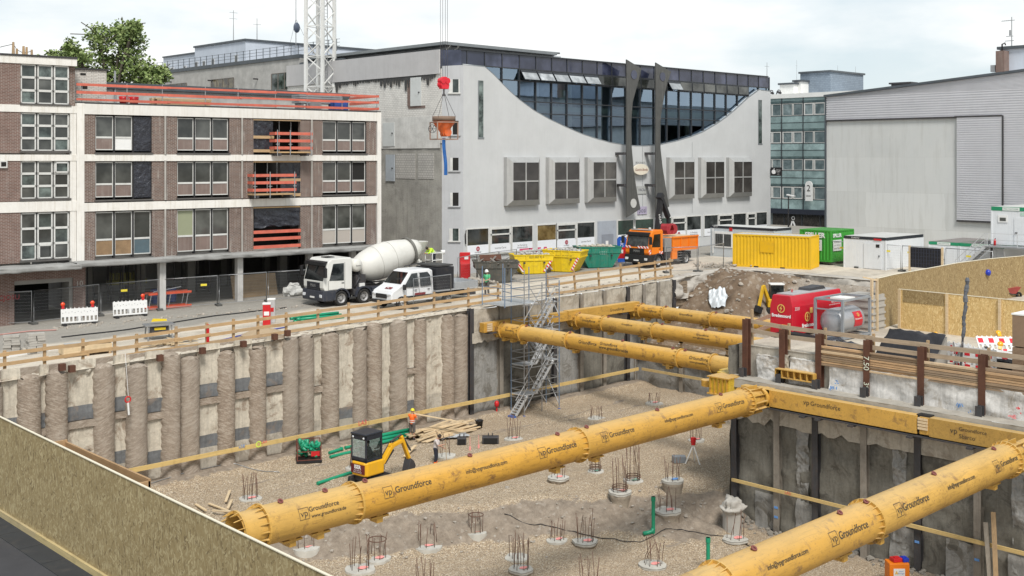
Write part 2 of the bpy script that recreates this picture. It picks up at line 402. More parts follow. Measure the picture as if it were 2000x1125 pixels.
# pit floor (two levels of gravel with a soil bank between) and the rising earth behind it
def fbm(a,b,s=1,o=4): return noise.fractal(Vector((a*s,b*s,1.7)),.9,2.1,o)
def floor_z(a,b):
    edge=43.2-.55*(a-28)+ .9*noise.noise(Vector((a*.35,b*.2,3)))
    if a>46: edge-=2
    s=b-edge
    k=sm(-2.6,1.2,s)
    # a spur pushing forward
    k=max(k,.75*math.exp(-((a-43.0)**2)/5-((b-35.2)**2)/9))
    z=-7.9+1.3*k + .10*fbm(a,b,.35,3)+.05*fbm(a,b,1.7,3)
    slope=4*k*(1-k)
    z+=slope*(.3*fbm(a,b,.8,5)+.12*abs(fbm(a,b,2.3,3)))
    z+=.3*math.exp(-((b-53.0)/.9)**2)
    # shallow trench where the digger works
    tr=math.exp(-((b-46.1-.0*(a-36))/.55)**2)*sm(35.2,36.2,a)*(1-sm(39,40.5,a)); z-=.5*tr
    rut=sum(math.exp(-((b-q-.7*math.sin(a*.22+q))/.2)**2)*sm(lo,lo+2,a)*(1-sm(hi-2,hi,a)) for q,lo,hi in ((48.9,28,60),(50.0,28,60),(24.5,14,40),(25.6,14,40),(42.2,46,60),(43.4,46,60))); z-=.05*rut
    return z,min(1,.55*rut+slope*1.1+tr*.8+.9*math.exp(-((b-53)/.7)**2)+.6*math.exp(-((a-45.9)/.8)**2)*(1 if b<33 else 0))
mb=MB(); cols=[]
NA,NB=180,300
def fl(u,v):
    a=11.5+u*53; b=1.5+v*52.2; z,s=floor_z(a,b); cols.append(s); return (a,b,z)
mb.grid(fl,NA,NB); o=mb.build('pit_floor',GRAVEL,fix=False); struct(o)
ca=o.data.color_attributes.new('soil','FLOAT_COLOR','POINT')
for i,s in enumerate(cols): ca.data[i].color=(s,s,s,1)
def mat_soil():
    n=NT('brown_earth'); a=n.noise(.5,6,.7); f=n.noise(6,5,.75)
    c=n.ramp(a,[(.3,(.12,.082,.056)),(.5,(.20,.145,.10)),(.7,(.29,.23,.17))])
    x,y,z=n.sep(); g=n.math('MULTIPLY_ADD',n.noise(.6,4),4,n.math('SUBTRACT',45.5,y)); c=n.mix(n.math('MULTIPLY',n.ramp(g,[(.3,0),(1,1)]),.55),c,(.42,.385,.335))
    c=n.mix(n.math('MULTIPLY',n.ramp(n.voro(4.5),[(.78,0),(.92,1)]),.55),c,(.46,.42,.37))
    c=n.mix(n.math('MULTIPLY',n.ramp(f,[(.5,0),(.7,1)]),.5),c,(.11,.08,.06)); n.color(c); n.setp(.95,0,.15); n.bump(n.math('ADD',f,a),.8,.12); return n.m
SOIL=mat_soil()
def earth_z(a,b):
    t=(a-63.5)/12.5
    base=-4.6+.5*sm(0,.15,t)
    left=sm(44.5,49,b)
    rise=left*sm(.05,.72,t)+(1-left)*sm(.72,.9,t)*.92
    top=zs(a)-.12
    z=base+(top-base)*rise
    z+=1.0*math.exp(-((a-70.5)/2.2)**2-((b-48.2)/2.6)**2)
    z+=.4*fbm(a,b,.5,6)*(1-.8*sm(.85,1,t)) +.16*abs(fbm(a,b,1.9,4))*(1-.8*sm(.9,1,t))
    return min(z,top+.5)
mb=MB(); mb.grid(lambda u,v:(63.3+u*13.2,32.2+v*21.2,earth_z(63.3+u*13.2,32.2+v*21.2)),110,180)
struct(mb.build('earth_bank',SOIL,fix=False))
# foreground asphalt strip beside the hoarding
ASPH=dirty('asphalt',(.055,.055,.06),.9,.25,.5,30,.5,0,0,(.11,.10,.09),.3,.3,0)
mb=MB(); mb.grid(lambda u,v:(-8+u*19.3,4+v*46,zg(-8+u*19.3,4+v*46)+.006),20,40); struct(mb.build('asphalt_road',ASPH,fix=False))
def kerbline():
    m=MB()
    for k in range(30):
        b=5+k*1.5; z=zg(11.4,b); m.box(11.15,b,z-.1,11.83,b+1.48,z+.02)
    return m
struct(kerbline().build('kerb_strip',dirty('dark_kerb',(.035,.037,.04),.85,.2,1,20,.2)))
# small rubble on the earth bank and beside the fence: nobody could count it
def rubble(name,label,pts,mat,rmin,rmax,n,seed):
    rr=random.Random(seed); m=MB()
    for i in range(n):
        x,y,z=pts(rr); r=rr.uniform(rmin,rmax)*rr.uniform(.5,1)
        m.blob((x,y,z+r*.25),r,rr.random()*50,(1,rr.uniform(.6,1),rr.uniform(.5,.8)),1,.3,1.2)
    o=m.build(name,mat); return tag(o,label,'rubble',None,'stuff')
RUBM=dirty('rubble_stone',(.40,.36,.31),.95,.35,1.5,8,.3,0,0,(.2,.15,.1),.5)
def pt_bank(rr):
    a=rr.uniform(63.8,75.5); b=rr.uniform(33.5,53); return a,b,earth_z(a,b)
rubble('loose_stones','loose grey stones scattered over the brown earth bank behind the pit',pt_bank,RUBM,.06,.26,420,3)
def pt_street(rr):
    a=rr.uniform(56,70); b=53.6+abs(rr.gauss(0,1.0)); return a,b,zg(a,b)
rubble('edge_rubble','pale broken concrete crumbs along the street edge by the far guard fence',pt_street,RUBM,.04,.2,160,4)
def pt_skip(rr):
    a=rr.gauss(55.6,1.6); b=rr.gauss(62.2,.8); return a,b,zg(a,b)+.35*math.exp(-((a-55.6)/1.3)**2)
rubble('rubble_heap','low heap of grey rubble beside the dark open skip',pt_skip,RUBM,.06,.3,220,5)
def pt_pit(rr):
    a=rr.uniform(24,45); b=43.2-.55*(a-28)+rr.gauss(-.8,1.2); return a,b,floor_z(a,b)[0]
rubble('bank_stones','small stones on the soil bank between the two gravel levels',pt_pit,RUBM,.03,.12,260,6)
def pt_base(rr):
    b=rr.uniform(12,32); a=46-abs(rr.gauss(.25,.35)); return a,b,floor_z(a,b)[0]
rubble('wall_foot_rubble','grey concrete crumbs at the foot of the dark right pit wall',pt_base,dirty('dark_rubble',(.24,.22,.19),.95,.35,1.5,8,.3),.04,.24,240,8)
def pt_bagrub(rr):
    a=rr.gauss(76.5,.9); b=rr.gauss(55.4,.8); return a,b,zg(a,b)+.1
rubble('litter_heap','mixed rubble and litter on the ground left of the yellow container',pt_bagrub,RUBM,.06,.22,120,9)
def pt_kerb(rr):
    a=rr.uniform(26,42); b=66.2-.25*(a-28)+rr.gauss(0,.35); return a,b,zg(a,b)
rubble('gutter_crumbs','pale crumbs along the gutter in front of the mesh fences',pt_kerb,RUBM,.03,.14,200,10)
# broken concrete edge where the street slab ends above the earth bank
m=MB()
def slab(u,v):
    if u<.36: q=u/.36; a,b=67.6+(76.1-67.6)*q,53.2
    else: q=(u-.36)/.64; a,b=76.1,53.2-q*20.6
    low=-.9-1.6*sm(50,45,b)
    z=low+(zg(a+.3,b)+.03-low)*min(1,v*1.25); d=.5*noise.fractal(Vector((u*14,v*2.5,3)),.9,2.2,5)*(1-max(0,v-.75)*3)
    if v>.8: d-=(v-.8)*6
    return (a-(d if u>=.36 else 0)-.25*(1-v)*(u>=.36),b-(d+.2*(1-v) if u<.36 else 0),z)
m.grid(slab,150,16); struct(m.build('slab_edge',dirty('broken_slab_concrete',(.47,.44,.395),.95,.3,.8,7,.6,0,0,(.27,.22,.17),.6,.3,0,.05),fix=False))
# ------------------------------------------------------------------ pit walls
def mat_pile():
    n=NT('bored_pile_concrete'); a=n.noise(1.1,6,.7); f=n.noise(18,4,.75); x,y,z=n.sep()
    c=n.ramp(a,[(.3,(.225,.175,.135)),(.5,(.315,.255,.2)),(.72,(.42,.36,.3))])
    c=n.mix(n.math('MULTIPLY',n.ramp(f,[(.45,0),(.7,1)]),.55),c,(.15,.11,.08))
    h=n.noise(1,3,.6,n.mapp((3,3,16),(0,R(24),0)),.5); h2=n.noise(1,3,.6,n.mapp((3,3,15),(0,R(-28),0)),.5); h=n.mix(n.ramp(n.rnd(),[(.49,0),(.5,1)]),h,h2); c=n.mix(n.math('MULTIPLY',n.ramp(h,[(.5,0),(.58,1)]),.5),c,(.46,.40,.335)); c=n.mix(n.math('MULTIPLY',n.ramp(h,[(.36,1),(.44,0)]),.35),c,(.22,.17,.13))
    c=n.mix(n.math('MULTIPLY',n.rnd(),.4),c,(.31,.275,.235))
    n.color(c); n.setp(.95,0,.15); n.bump(n.math('ADD',f,h),.7,.04); return n.m
PILE=mat_pile()
def mat_panel(name,col,mud):
    n=NT(name); a=n.noise(.9,6,.75,dist=.7); f=n.noise(7,5,.75); s=n.noise(1,4,.7,n.mapp((6,6,.5)))
    c=n.mix(n.ramp(f,[(.3,0),(.75,1)]),sh(col,1.1),sh(col,.72))
    c=n.mix(n.math('MULTIPLY',n.ramp(s,[(.5,0),(.62,1)]),.35),c,sh(col,.5))
    c=n.mix(n.ramp(a,[(.53,0),(.63,.9)]),c,mud); n.color(c); n.setp(.9,0,.2); n.bump(n.math('ADD',f,a),.5,.03); return n.m
CREAM=mat_panel('cream_render_panel',(.55,.50,.415),(.27,.21,.16)); DBAND=mat_panel('dark_bitumen_band',(.165,.17,.175),(.22,.18,.15))
SHOT=mat_panel('grey_shotcrete',(.185,.175,.15),(.095,.088,.076)); SHOT2=mat_panel('light_shotcrete',(.30,.295,.28),(.15,.14,.12))
WHITEC=mat_panel('white_rough_concrete',(.60,.585,.56),(.33,.29,.24)); TANC=mat_panel('tan_rough_concrete',(.45,.41,.345),(.27,.235,.19))
BLUEM=plain('blue_spray_paint',(.12,.28,.6),.8); REDM=plain('red_spray_paint',(.75,.08,.09),.8); PINKM=plain('pink_spray_paint',(.85,.3,.3),.8)
pw=thing('pile_wall','bored pile retaining wall, brown scored piles between cream panels, along the left side of the pit','retaining wall',(29,53.2,-6.6))
OFF=Vector((29,53.2,-6.6))
def wpart(m,name,mat,root,off,**k):
    m.v=[(x-off.x,y-off.y,z-off.z) for x,y,z in m.v]
    return m.build(name,mat,root,**k)
pxs=[(-80,-45),(-30,5),(36,80),(92,132),(184,224),(250,286),(317,353),(355,388),(427,459),(490,519),(554,583),(585,613),(632,660),(690,716),(718,745),(764,794),(812,832),(864,887),(889,911)]
prs=[(atB(a,700,53.2).x,atB(b,700,53.2).x) for a,b in pxs]
rr=random.Random(5)
for k,(a0,a1) in enumerate(prs):
    r=(a1-a0)/2*1.06; ca_=(a0+a1)/2; r*=rr.uniform(.93,1.07); dr=rr.choice((-1,1)); sd=rr.random()*90; ztop=.12+zs(ca_)-rr.uniform(.08,.42); zb=-6.95
    def pf(u,v,r=r,ca_=ca_,dr=dr,sd=sd,ztop=ztop):
        an=R(-100+200*u); z=zb+(ztop-zb)*v
        P=Vector((math.sin(an)*2,z*1.1,sd))
        hel=math.sin(z*21+an*3.2*dr+3*noise.noise(Vector((z*.8,an,sd))))
        am=.5+.5*noise.noise(Vector((z*.6,an*1.5,sd+5)))
        q=r*(1+.035*noise.fractal(P,.8,2.2,5))+.010*hel*am
        q+=.055*noise.noise(Vector((z*4.5,sd,an>0)))*sm(.9,1.5,abs(an)); flare=1+.12*math.exp(-((z+6.5)/.5)**2)
        return (ca_+math.sin(an)*q*flare,53.32-math.cos(an)*q*.95*flare,z+ (0.12*noise.noise(Vector((an*2,sd,1))) if v>.99 else 0))
    m=MB(); m.grid(pf,22,90)
    m.blob((ca_,53.4,ztop-.05),r*.97,k,(1,1,.35),2,.2,2)
    wpart(m,'pile',PILE,pw,OFF)
m=MB(); m.box(10.5,53.62,-7.2,47.4,53.8,.0); wpart(m,'backing',PILE,pw,OFF)
# panels between the piles
allp=sorted(prs)
edges=[(allp[i][1],allp[i+1][0]) for i in range(len(allp)-1)]
for k,(a0,a1) in enumerate(edges):
    if a1-a0<.12: continue
    j=rr.uniform(-.25,.25); zz=[-7,-5.4+j,-4.75+j,-3.15+j,-2.8+j,-2.1+j,.1]; mt=[3,1,0,2,1,0]
    if (a0+a1)/2>33.8: mt=[3,1 if k%3==0 else 3,0,2 if k%2 else 0,3 if k%4==1 else 0,0]
    m=MB()
    for i in range(6):
        m.cur=mt[i]; dy=.2 if mt[i]!=2 else .06
        def pn(u,v,z0=zz[i],z1=zz[i+1],dy=dy):
            x=a0-.08+(a1-a0+.16)*u; z=z0+(z1-z0)*v
            return (x,53.2+dy-.05*noise.fractal(Vector((x*1.5,z*1.5,k)),.9,2.2,4)-.18*abs(2*u-1)**6,z)
        m.grid(pn,8,12)
    wpart(m,'panel',[CREAM,DBAND,PILE,TANC],pw,OFF)
CAPM=mat_panel('rough_capping_concrete',(.52,.475,.40),(.36,.305,.245))
m=MB()
def capf(u,v):
    x=11+u*36.4; q=v*3.0
    zt=zg(x,54)+.05
    if q<1: y,z=53.56-.23*q,zt-.62+.54*q
    elif q<2: y,z=53.33+.3*(q-1),zt-.08+.1*(q-1)
    else: y,z=53.64+1.2*(q-2),zt+.02*(3-q)
    n_=noise.fractal(Vector((x*.9,q*1.1,2)),.9,2.1,5)
    k=1 if q<2.2 else (3-q)/.8
    return (x,y-(.13*n_+.10*noise.fractal(Vector((x*3.1,q*2.3,7)),.8,2.2,4))*k,z+.09*noise.fractal(Vector((x*2.2,q*2,9)),.9,2.1,5)*k)
m.grid(capf,620,18); wpart(m,'capping',CAPM,pw,OFF)
for px,py in [(120,715),(139,718),(311,697),(394,683),(474,670),(535,656),(560,649)]:
    p=atB(px,py,53.05); m=MB(); m.box(p.x-.14,52.85,p.z-.2,p.x+.14,53.1,p.z+.12); wpart(m,'beam_stub',RUST,pw,OFF)
text('Lee',.5,BLACKT,pw,(atB(165,862,53.2).x-29,.02-.0,-4.3+6.6),FRONT,width=.6)
def heb(m,x,y,z0,z1,w=.3,face='y',t=.035):
    "an H-beam with its flange facing the pit"
    if face=='y':
        m.box(x-w/2,y,z0,x+w/2,y+t,z1); m.box(x-w/2,y+w-t,z0,x+w/2,y+w,z1); m.box(x-t/2,y+t,z0,x+t/2,y+w-t,z1)
    else:
        m.box(x,y-w/2,z0,x+t,y+w/2,z1); m.box(x+w-t,y-w/2,z0,x+w,y+w/2,z1); m.box(x+t,y-t/2,z0,x+w-t,y+t/2,z1)
POSTG=dirty('weathered_beam_steel',(.30,.27,.23),.75,.35,1.2,14,.2,.1,.4,(.09,.06,.04),.5)
# soldier pile wall along the street
sw=thing('soldier_pile_wall','grey shotcrete wall with upright steel beams under the yellow waler behind the stair tower','retaining wall',(57,53.2,-6.6)); OFF=Vector((57,53.2,-6.6))
posts=[atB(p,600,53.0).x for p in (921,979,1030,1084,1136,1181,1227)]+[atB(p,600,53.0).x for p in (1258,1286,1317)]
for i,x in enumerate(posts):
    m=MB(); zt=zs(x)+(-.05 if i else .1); heb(m,x,52.95,-7 if i<7 else -4.6,zt,.32); wpart(m,'steel_post',POSTG if i%3 else DKSTEEL,sw,OFF)
def rough(m,x0,x1,z0,z1,y,seed,amp=.08,nx=10,nz=16,face='y',dipbot=0):
    def f(u,v):
        x=x0+(x1-x0)*u; z=z0+(z1-z0)*v
        if dipbot and v==0: z-=dipbot*(.5+noise.noise(Vector((x*3,seed,0))))
        q=amp*noise.fractal(Vector((x*1.1,z*1.1,seed)),.9,2.2,5)
        return (x,y+q,z) if face=='y' else (y+q,x,z)
    m.grid(f,nx,nz)
for i in range(len(posts)-1):
    x0,x1=posts[i]+.1,posts[i+1]-.1; zb=-7 if i<7 else -5
    m=MB(); rough(m,x0,x1,zb,-1.5,53.25,i); wpart(m,'infill_panel',SHOT if i%3 else SHOT2,sw,OFF)
    m=MB(); rough(m,x0,x1,-1.5,zs(x0)+.0,53.12,i+30,.1); wpart(m,'upper_panel',TANC,sw,OFF)
m=MB(); rough(m,posts[0],62.9,-1.75,-1.25,52.93,77,.07,60,4,dipbot=.25); m.box(posts[0],52.95,-1.3,62.9,53.3,-1.22); wpart(m,'concrete_beam',TANC,sw,OFF)
m=MB(); m.box(68.1,53.15,-1.5,69.4,53.25,.4)
for k in range(8): m.box(68.15,53.1,-1.4+k*.22,69.4,53.15,-1.22+k*.22)
wpart(m,'timber_lagging',wood('old_lagging',(.27,.21,.15),.3,0),sw,OFF)
m=MB(); m.quad((47.2,53.1,zg(47,53.3)),(70,53.1,zg(70,53.3)),(70,53.5,zg(70,53.5)+.01),(47.2,53.5,zg(47,53.5)+.01)); wpart(m,'top_edge',CAPM,sw,OFF)
# low wall at the far end
ew=thing('end_wall','low grey shotcrete wall with steel posts across the far end of the pit','retaining wall',(63.5,43,-6.6)); OFF=Vector((63.5,43,-6.6))
m=MB(); rough(m,32.4,53.3,-7.2,-4.45,63.55,9,.1,60,12,'x'); m.box(63.4,32.4,-4.6,63.9,53.3,-4.38); wpart(m,'infill_panel',SHOT2,ew,OFF)
for px in (1238,1330,1423,1500):
    p=atA(px,740,63.3); m=MB(); heb(m,63.25,p.y,-7,-4.4,.3,'x'); wpart(m,'steel_post',POSTG,ew,OFF)
# platform wall on the right
rw=thing('platform_wall','dark shotcrete wall with rusty steel beams and timber lagging carrying the right platform','retaining wall',(46,25,-7.6)); OFF=Vector((46,25,-7.6))
lowp=[atA(p,900,45.9).y for p in (1437,1520,1595,1690,1795,1912,2040)]+[14.6,11.5,8.5,5.5]
for i,b in enumerate(lowp):
    m=MB(); heb(m,45.72,b,-8.3,-.95,.3,'x'); wpart(m,'steel_post',POSTG if i%2 else DKSTEEL,rw,OFF)
for i in range(len(lowp)-1):
    b1,b0=lowp[i]-.12,lowp[i+1]+.12
    m=MB(); m.cur=0; rough(m,b0,b1,-8.3,-1.9,46.0,i+50,.13,14,30,'x')
    m.cur=1; rough(m,b0,b0+(b1-b0)*.55,-8.3,-6.2,45.92,i+90,.12,8,10,'x')
    wpart(m,'infill_panel',[SHOT,SHOT2],rw,OFF)
    if i%2:
        m=MB()
        bc=b0+(b1-b0)*.35; rough(m,bc-.32,bc+.32,-8.3,-2.2,45.93,i+7,.2,16,150,'x')
        wpart(m,'broken_pile',SHOT2,rw,OFF)
m=MB(); rough(m,2,32.5,-2.65,-1.85,45.78,21,.08,90,6,'x',dipbot=.4); m.box(45.8,2,-1.95,46.2,32.5,-1.85); wpart(m,'concrete_beam',TANC,rw,OFF)
m=MB(); rough(m,2,32.6,-1.3,-.88,45.5,41,.05,90,4,'x'); m.grid(lambda u,v:(45.5+1.0*v+.05*noise.noise(Vector((u*60,v,3))),2+30.6*u,-.88+.05*noise.noise(Vector((u*80,v*3,1)))),90,5); wpart(m,'ledge',dirty('dusty_ledge',(.40,.37,.32),.95,.3,1.2,10,.4),rw,OFF)
m=MB(); rough(m,2,27.4,-.95,.3,46.42,31,.13,160,16,'x'); wpart(m,'white_concrete',WHITEC,rw,OFF)
# lumps of broken concrete under the fence on the left part
for (b0,b1,zt,k) in ((31.35,30.0,.15,1),(30.0,29.55,.3,2),(29.5,27.8,.2,3)):
    m=MB(); rough(m,b1,b0,-.95,zt+.1,46.42,k+11,.13,34,34,'x')
    def tp(u,v): return (46.42+.55*v+.1*noise.noise(Vector((u*4,v*3,k))),b1+(b0-b1)*u,zt+.1+.12*noise.fractal(Vector((u*4,v*3,k+5)),.9,2,4)*v)
    m.grid(tp,30,8)
    wpart(m,'concrete_lump',WHITEC if k!=2 else TANC,rw,OFF)
m=MB(); m.box(46.64,2,-.9,46.8,32.5,.62); wpart(m,'backing',TANC,rw,OFF)
m=MB(); rough(m,46,76.5,-8,.55,32.62,61,.15,60,16); wpart(m,'return_wall',SHOT,rw,OFF)
LAGG=wood('stacked_lagging',(.56,.35,.18),.35,1); LAG2=wood('pale_lagging',(.64,.47,.29),.3,1); LAG3=wood('dark_lagging',(.30,.20,.12),.4,1)
ups=[atA(p,700,46.45).y for p in (1458,1530,1601,1695,1801,1920,2045)]+[14.4,11.4]
for i,b in enumerate(ups):
    m=MB(); heb(m,46.3,b,-.85,1.62 if i else 1.9,.3,'x'); m.cur=0
    wpart(m,'upright',RUST,rw,OFF)
    m=MB(); heb(m,45.95,b-.02,-1.0,-.45,.28,'x'); wpart(m,'beam_stub',DKSTEEL,rw,OFF)
for i in range(2,len(ups)-1):
    b1,b0=ups[i]-.12,ups[i+1]+.12; z=.2
    m=MB()
    while z<1.02:
        h=rr.uniform(.07,.13); dx=rr.uniform(-.05,.06); m.cur=rr.randrange(3); m.box(46.36+dx,b0-.1,z,46.62+dx,b1+.1+rr.uniform(-.05,.2),z+h-.02); z+=h
    wpart(m,'timber_lagging',[LAGG,LAG2,LAG3],rw,OFF)
text('7.50',.34,plain('pale_chalk',(.72,.75,.6),.8),rw,(46.285-46,ups[3]-25,.6+7.6),(PI/2,PI/2,-PI/2),width=.62)
text('390',.34,MATS['pale_chalk'],rw,(46.285-46,ups[3]-25,-.5+7.6),(PI/2,PI/2,-PI/2),width=.5)
for b,z,mt,w_,h_ in [(27.2,-.3,BLUEM,.12,.7),(26.9,.05,BLUEM,.2,.2),(21.2,-.1,BLUEM,.08,.8),(20.8,-.35,BLUEM,.06,.6),(19.0,-.3,PINKM,.3,.3),(18.7,0,REDM,.1,.35)]:
    m=MB();
    for q in range(5): m.obox((46.3,b+rr.gauss(0,.08),z-.45+rr.gauss(0,.08)),(.012,w_*.4,h_*.18),(rr.uniform(-.6,.6),0,0))
    wpart(m,'spray_mark',mt,rw,OFF)
for b,z in [(lowp[1],-6.7),(lowp[1],-7.15),(lowp[2],-6.95),(lowp[4],-6.6),(lowp[5],-6.7),(lowp[0],-7.1)]:
    m=MB(); m.box(45.7,b-.1,z-.05,45.716,b+.1,z+.05); wpart(m,'spray_mark',BLUEM,rw,OFF)
# ------------------------------------------------------------------ marking boards on the pit walls
YB=wood('yellowed_batten',(.62,.44,.17),.2,0); YBY=wood('yellowed_batten_across',(.62,.44,.17),.2,1)
def batten(name_label,m,mat,off):
    o=wpart(m,'marking_board',mat,None,Vector(off)); o.location=off; return tag(o,name_label,'board')
m=MB();
for k in range(10):
    x0=22.8+k*4.02; m.box(x0,52.55+.02*(k%2),-5.58,x0+4.0,52.63+.02*(k%2),-5.36)
ob=batten('long yellowed timber board level across the piles and beams of the left pit wall',m,YB,(42,52.6,-5.5))
text('LA3',.2,REDM,ob,(atB(708,825,52.55).x-42,-.06,.12),FRONT,name='lettering',width=.55)
for px,t,mt in [(505,'o',plain('lime_spray',(.6,.75,.1),.8)),(515,'LA4',REDM),(472,'x58',BLUEM)]:
    text(t,.2,mt,ob,(atB(px,868,52.55).x-42,-.06,.14),FRONT,width=.35)
m=MB(); m.box(63.1,34,-5.55,63.18,52.4,-5.37); batten('short yellowed board on the low end wall of the pit',m,YBY,(63.15,43,-5.5))
m=MB(); m.box(45.56,24.4,-5.93,45.64,32.2,-5.78); m.box(45.54,10,-6.0,45.62,24.38,-5.84); b2=batten('yellowed board running along the dark right pit wall behind the near strut',m,YBY,(45.6,21,-5.9))
text('LA2',.2,REDM,b2,(-.06,atA(1540,960,45.6).y-21,.08),(PI/2,0,-PI/2),width=.3)
# two leaning planks
for k,(px0,px1) in enumerate(((1925,1955),(1940,1975))):
    m=MB(); p0=atA(px0,1000 if k else 1020,45.6); p1=G(px1,1150,-7.7); p1.x=45.0-.15*k; m.bar(p0,p1,.18,.05,(1,0,0)); o=m.build('leaning_plank',WOODP if k else wood('grey_plank',(.33,.29,.24),.3,2)); tag(o,('brown' if k else 'grey')+' plank leaning on the dark right pit wall, '+('right of the grey one' if k else 'left of the brown one'),'plank')
# ------------------------------------------------------------------ walers and struts
def mat_yellow(name,col,wear=.5):
    n=NT(name); a=n.noise(.7,5,.7); s=n.noise(1,6,.75,n.mapp((1.2,9,9)),.8); f=n.noise(9,5,.75); w2=n.noise(1.7,5,.75,dist=.3)
    c=n.mix(n.ramp(a,[(.3,0),(.7,1)]),sh(col,.82),sh(col,1.08))
    c=n.mix(n.math('MULTIPLY',n.ramp(s,[(.5,0),(.66,1)]),.62),c,sh(col,.5))
    c=n.mix(n.math('MULTIPLY',n.ramp(w2,[(.56,0),(.66,1)]),wear),c,(.17,.085,.035))
    c=n.mix(n.math('MULTIPLY',n.ramp(f,[(.59,0),(.68,1)]),wear*.8),c,(.11,.06,.03))
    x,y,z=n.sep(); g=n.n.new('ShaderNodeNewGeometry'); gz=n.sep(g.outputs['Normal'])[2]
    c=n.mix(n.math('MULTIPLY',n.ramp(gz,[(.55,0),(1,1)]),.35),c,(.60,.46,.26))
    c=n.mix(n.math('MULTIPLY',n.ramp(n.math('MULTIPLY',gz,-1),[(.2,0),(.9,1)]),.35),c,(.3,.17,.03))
    c=n.mix(n.math('MULTIPLY',n.rnd(),.16),c,(.72,.47,.14))
    n.color(c); n.setp(.55,0,.4); n.bump(f,.08,.005); return n.m
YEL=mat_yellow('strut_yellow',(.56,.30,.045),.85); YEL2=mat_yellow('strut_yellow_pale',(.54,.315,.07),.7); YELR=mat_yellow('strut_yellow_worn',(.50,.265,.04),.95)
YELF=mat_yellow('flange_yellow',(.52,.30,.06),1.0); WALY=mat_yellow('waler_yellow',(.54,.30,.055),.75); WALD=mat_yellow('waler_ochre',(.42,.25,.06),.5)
LET=plain('strut_lettering',(.055,.045,.03),.8)
def flange(m,x,r,n=20,gus=1,h=.09):
    m.lathe([(r,x-.035),(r+h,x-.035),(r+h,x+.035),(r,x+.035)],36,Matrix.Rotation(PI/2,4,'Y'),False)
    for k in range(n):
        a=2*PI*k/n; y,z=math.cos(a),math.sin(a)
        for sg in ((-1,1) if gus==2 else (-1,)):
            L_=.3; p=Vector((x,y*(r+.0),z*(r+.0)));
            d=Vector((0,-z,y))*.012
            A_=Vector((x+sg*.03,y*r,z*r));B_=Vector((x+sg*.03,y*(r+h),z*(r+h)));C_=Vector((x+sg*L_,y*r,z*r))
            m.add([A_-d,B_-d,C_-d,A_+d,B_+d,C_+d],[(0,1,2),(5,4,3),(0,3,4,1),(1,4,5,2)])
def eye(m,x,r,s=.07):
    m.lathe([(s+.028*math.cos(q*PI/3),.028*math.sin(q*PI/3)) for q in range(6)],12,Matrix.Translation((x,-.08,r+.05))@Matrix.Rotation(R(30),4,'X'),True,True)
    m.box(x-.05,-.1,r-.03,x+.05,.0,r+.04)
def strut(label,loc,rotz,segs,flanges,texts,eyes,brks,cone=None,endbox=None):
    t=thing('steel_strut',label,'strut',loc,rotz,'yellow steel struts bracing the pit')
    for k,(x0,x1,r,mt) in enumerate(segs):
        m=MB(); m.lathe([(r,x0),(r,x0+.01)]+[(r,x0+(x1-x0)*q/8) for q in range(1,8)]+[(r,x1)],48,Matrix.Rotation(PI/2,4,'Y')); m.build('tube',mt,t)
    for (x,r,n,gus) in flanges:
        m=MB(); flange(m,x,r,n,gus); m.build('flange',YELF,t)
    for (x,r0,x1,r1) in cone or []:
        m=MB(); m.lathe([(r0,x),(r1,x1)],40,Matrix.Rotation(PI/2,4,'Y'))
        for q in range(12):
            a=2*PI*q/12; y,z=math.cos(a),math.sin(a); d=Vector((0,-z,y))*.015
            pts=[Vector((x,y*r0,z*r0)),Vector((x,y*(r0+.06),z*(r0+.06))),Vector((x1,y*(r1+.2),z*(r1+.2))),Vector((x1,y*r1,z*r1))]
            m.add([p-d for p in pts]+[p+d for p in pts],[(0,1,2,3),(7,6,5,4),(0,4,5,1),(1,5,6,2),(2,6,7,3)])
        m.build('reducer',YELF,t)
    for (x,s,wd,r,a0) in texts:
        text(s,.3,LET,t,(x,0,0),wrap=(r+.012,a0),width=wd,bold=.004)
    for (x,r,wd,a0) in [(b[0],b[1],b[2],b[3]) for b in brks if len(b)==4]:   # square emblem with vp in it
        m=MB();
        for q0,q1,z0,z1 in ((-.5,.5,.46,.5),(-.5,.5,-.5,-.46),(-.5,-.46,-.5,.5),(.46,.5,-.5,.5)):
            n_=1 if q1-q0<.2 else 1
            for zz in ([ (z0,z1) ] if z1-z0<.2 else [(z0+(z1-z0)*k/4,z0+(z1-z0)*(k+1)/4) for k in range(4)]):
                vs=[]
                for xx,zc in ((q0,zz[0]),(q1,zz[0]),(q1,zz[1]),(q0,zz[1])):
                    a=a0+zc*wd/r; vs.append((x+xx*wd,-math.cos(a)*(r+.008),math.sin(a)*(r+.008)))
                m.quad(*vs)
        m.build('emblem',LET,t,fix=False)
        text('vp',.3,LET,t,(x,0,0),wrap=(r+.012,a0),width=wd*.72,name='emblem_letters')
    for (x,r) in eyes:
        m=MB(); eye(m,x,r); m.build('lifting_eye',plain('red_oxide_shackle',(.2,.06,.05),.6),t)
    for b in brks:
        if len(b)==2:
            m=MB(); x,r=b; m.box(x-.12,-.2,-r-.22,x+.12,.2,-r+.05); m.box(x-.35,-.22,-r-.06,x+.35,.22,-r+.0); m.build('foot_bracket',YELF,t)
    if endbox:
        m=MB(); x0,x1,hw=endbox; m.box(x0,-hw,-hw,x1,hw,hw); m.build('end_plate',YELF,t,bev=.01)
    return t
ZS=-1.45; rF=.6; A0=R(24)
bx=lambda px,b0: atB(px,900,b0).x
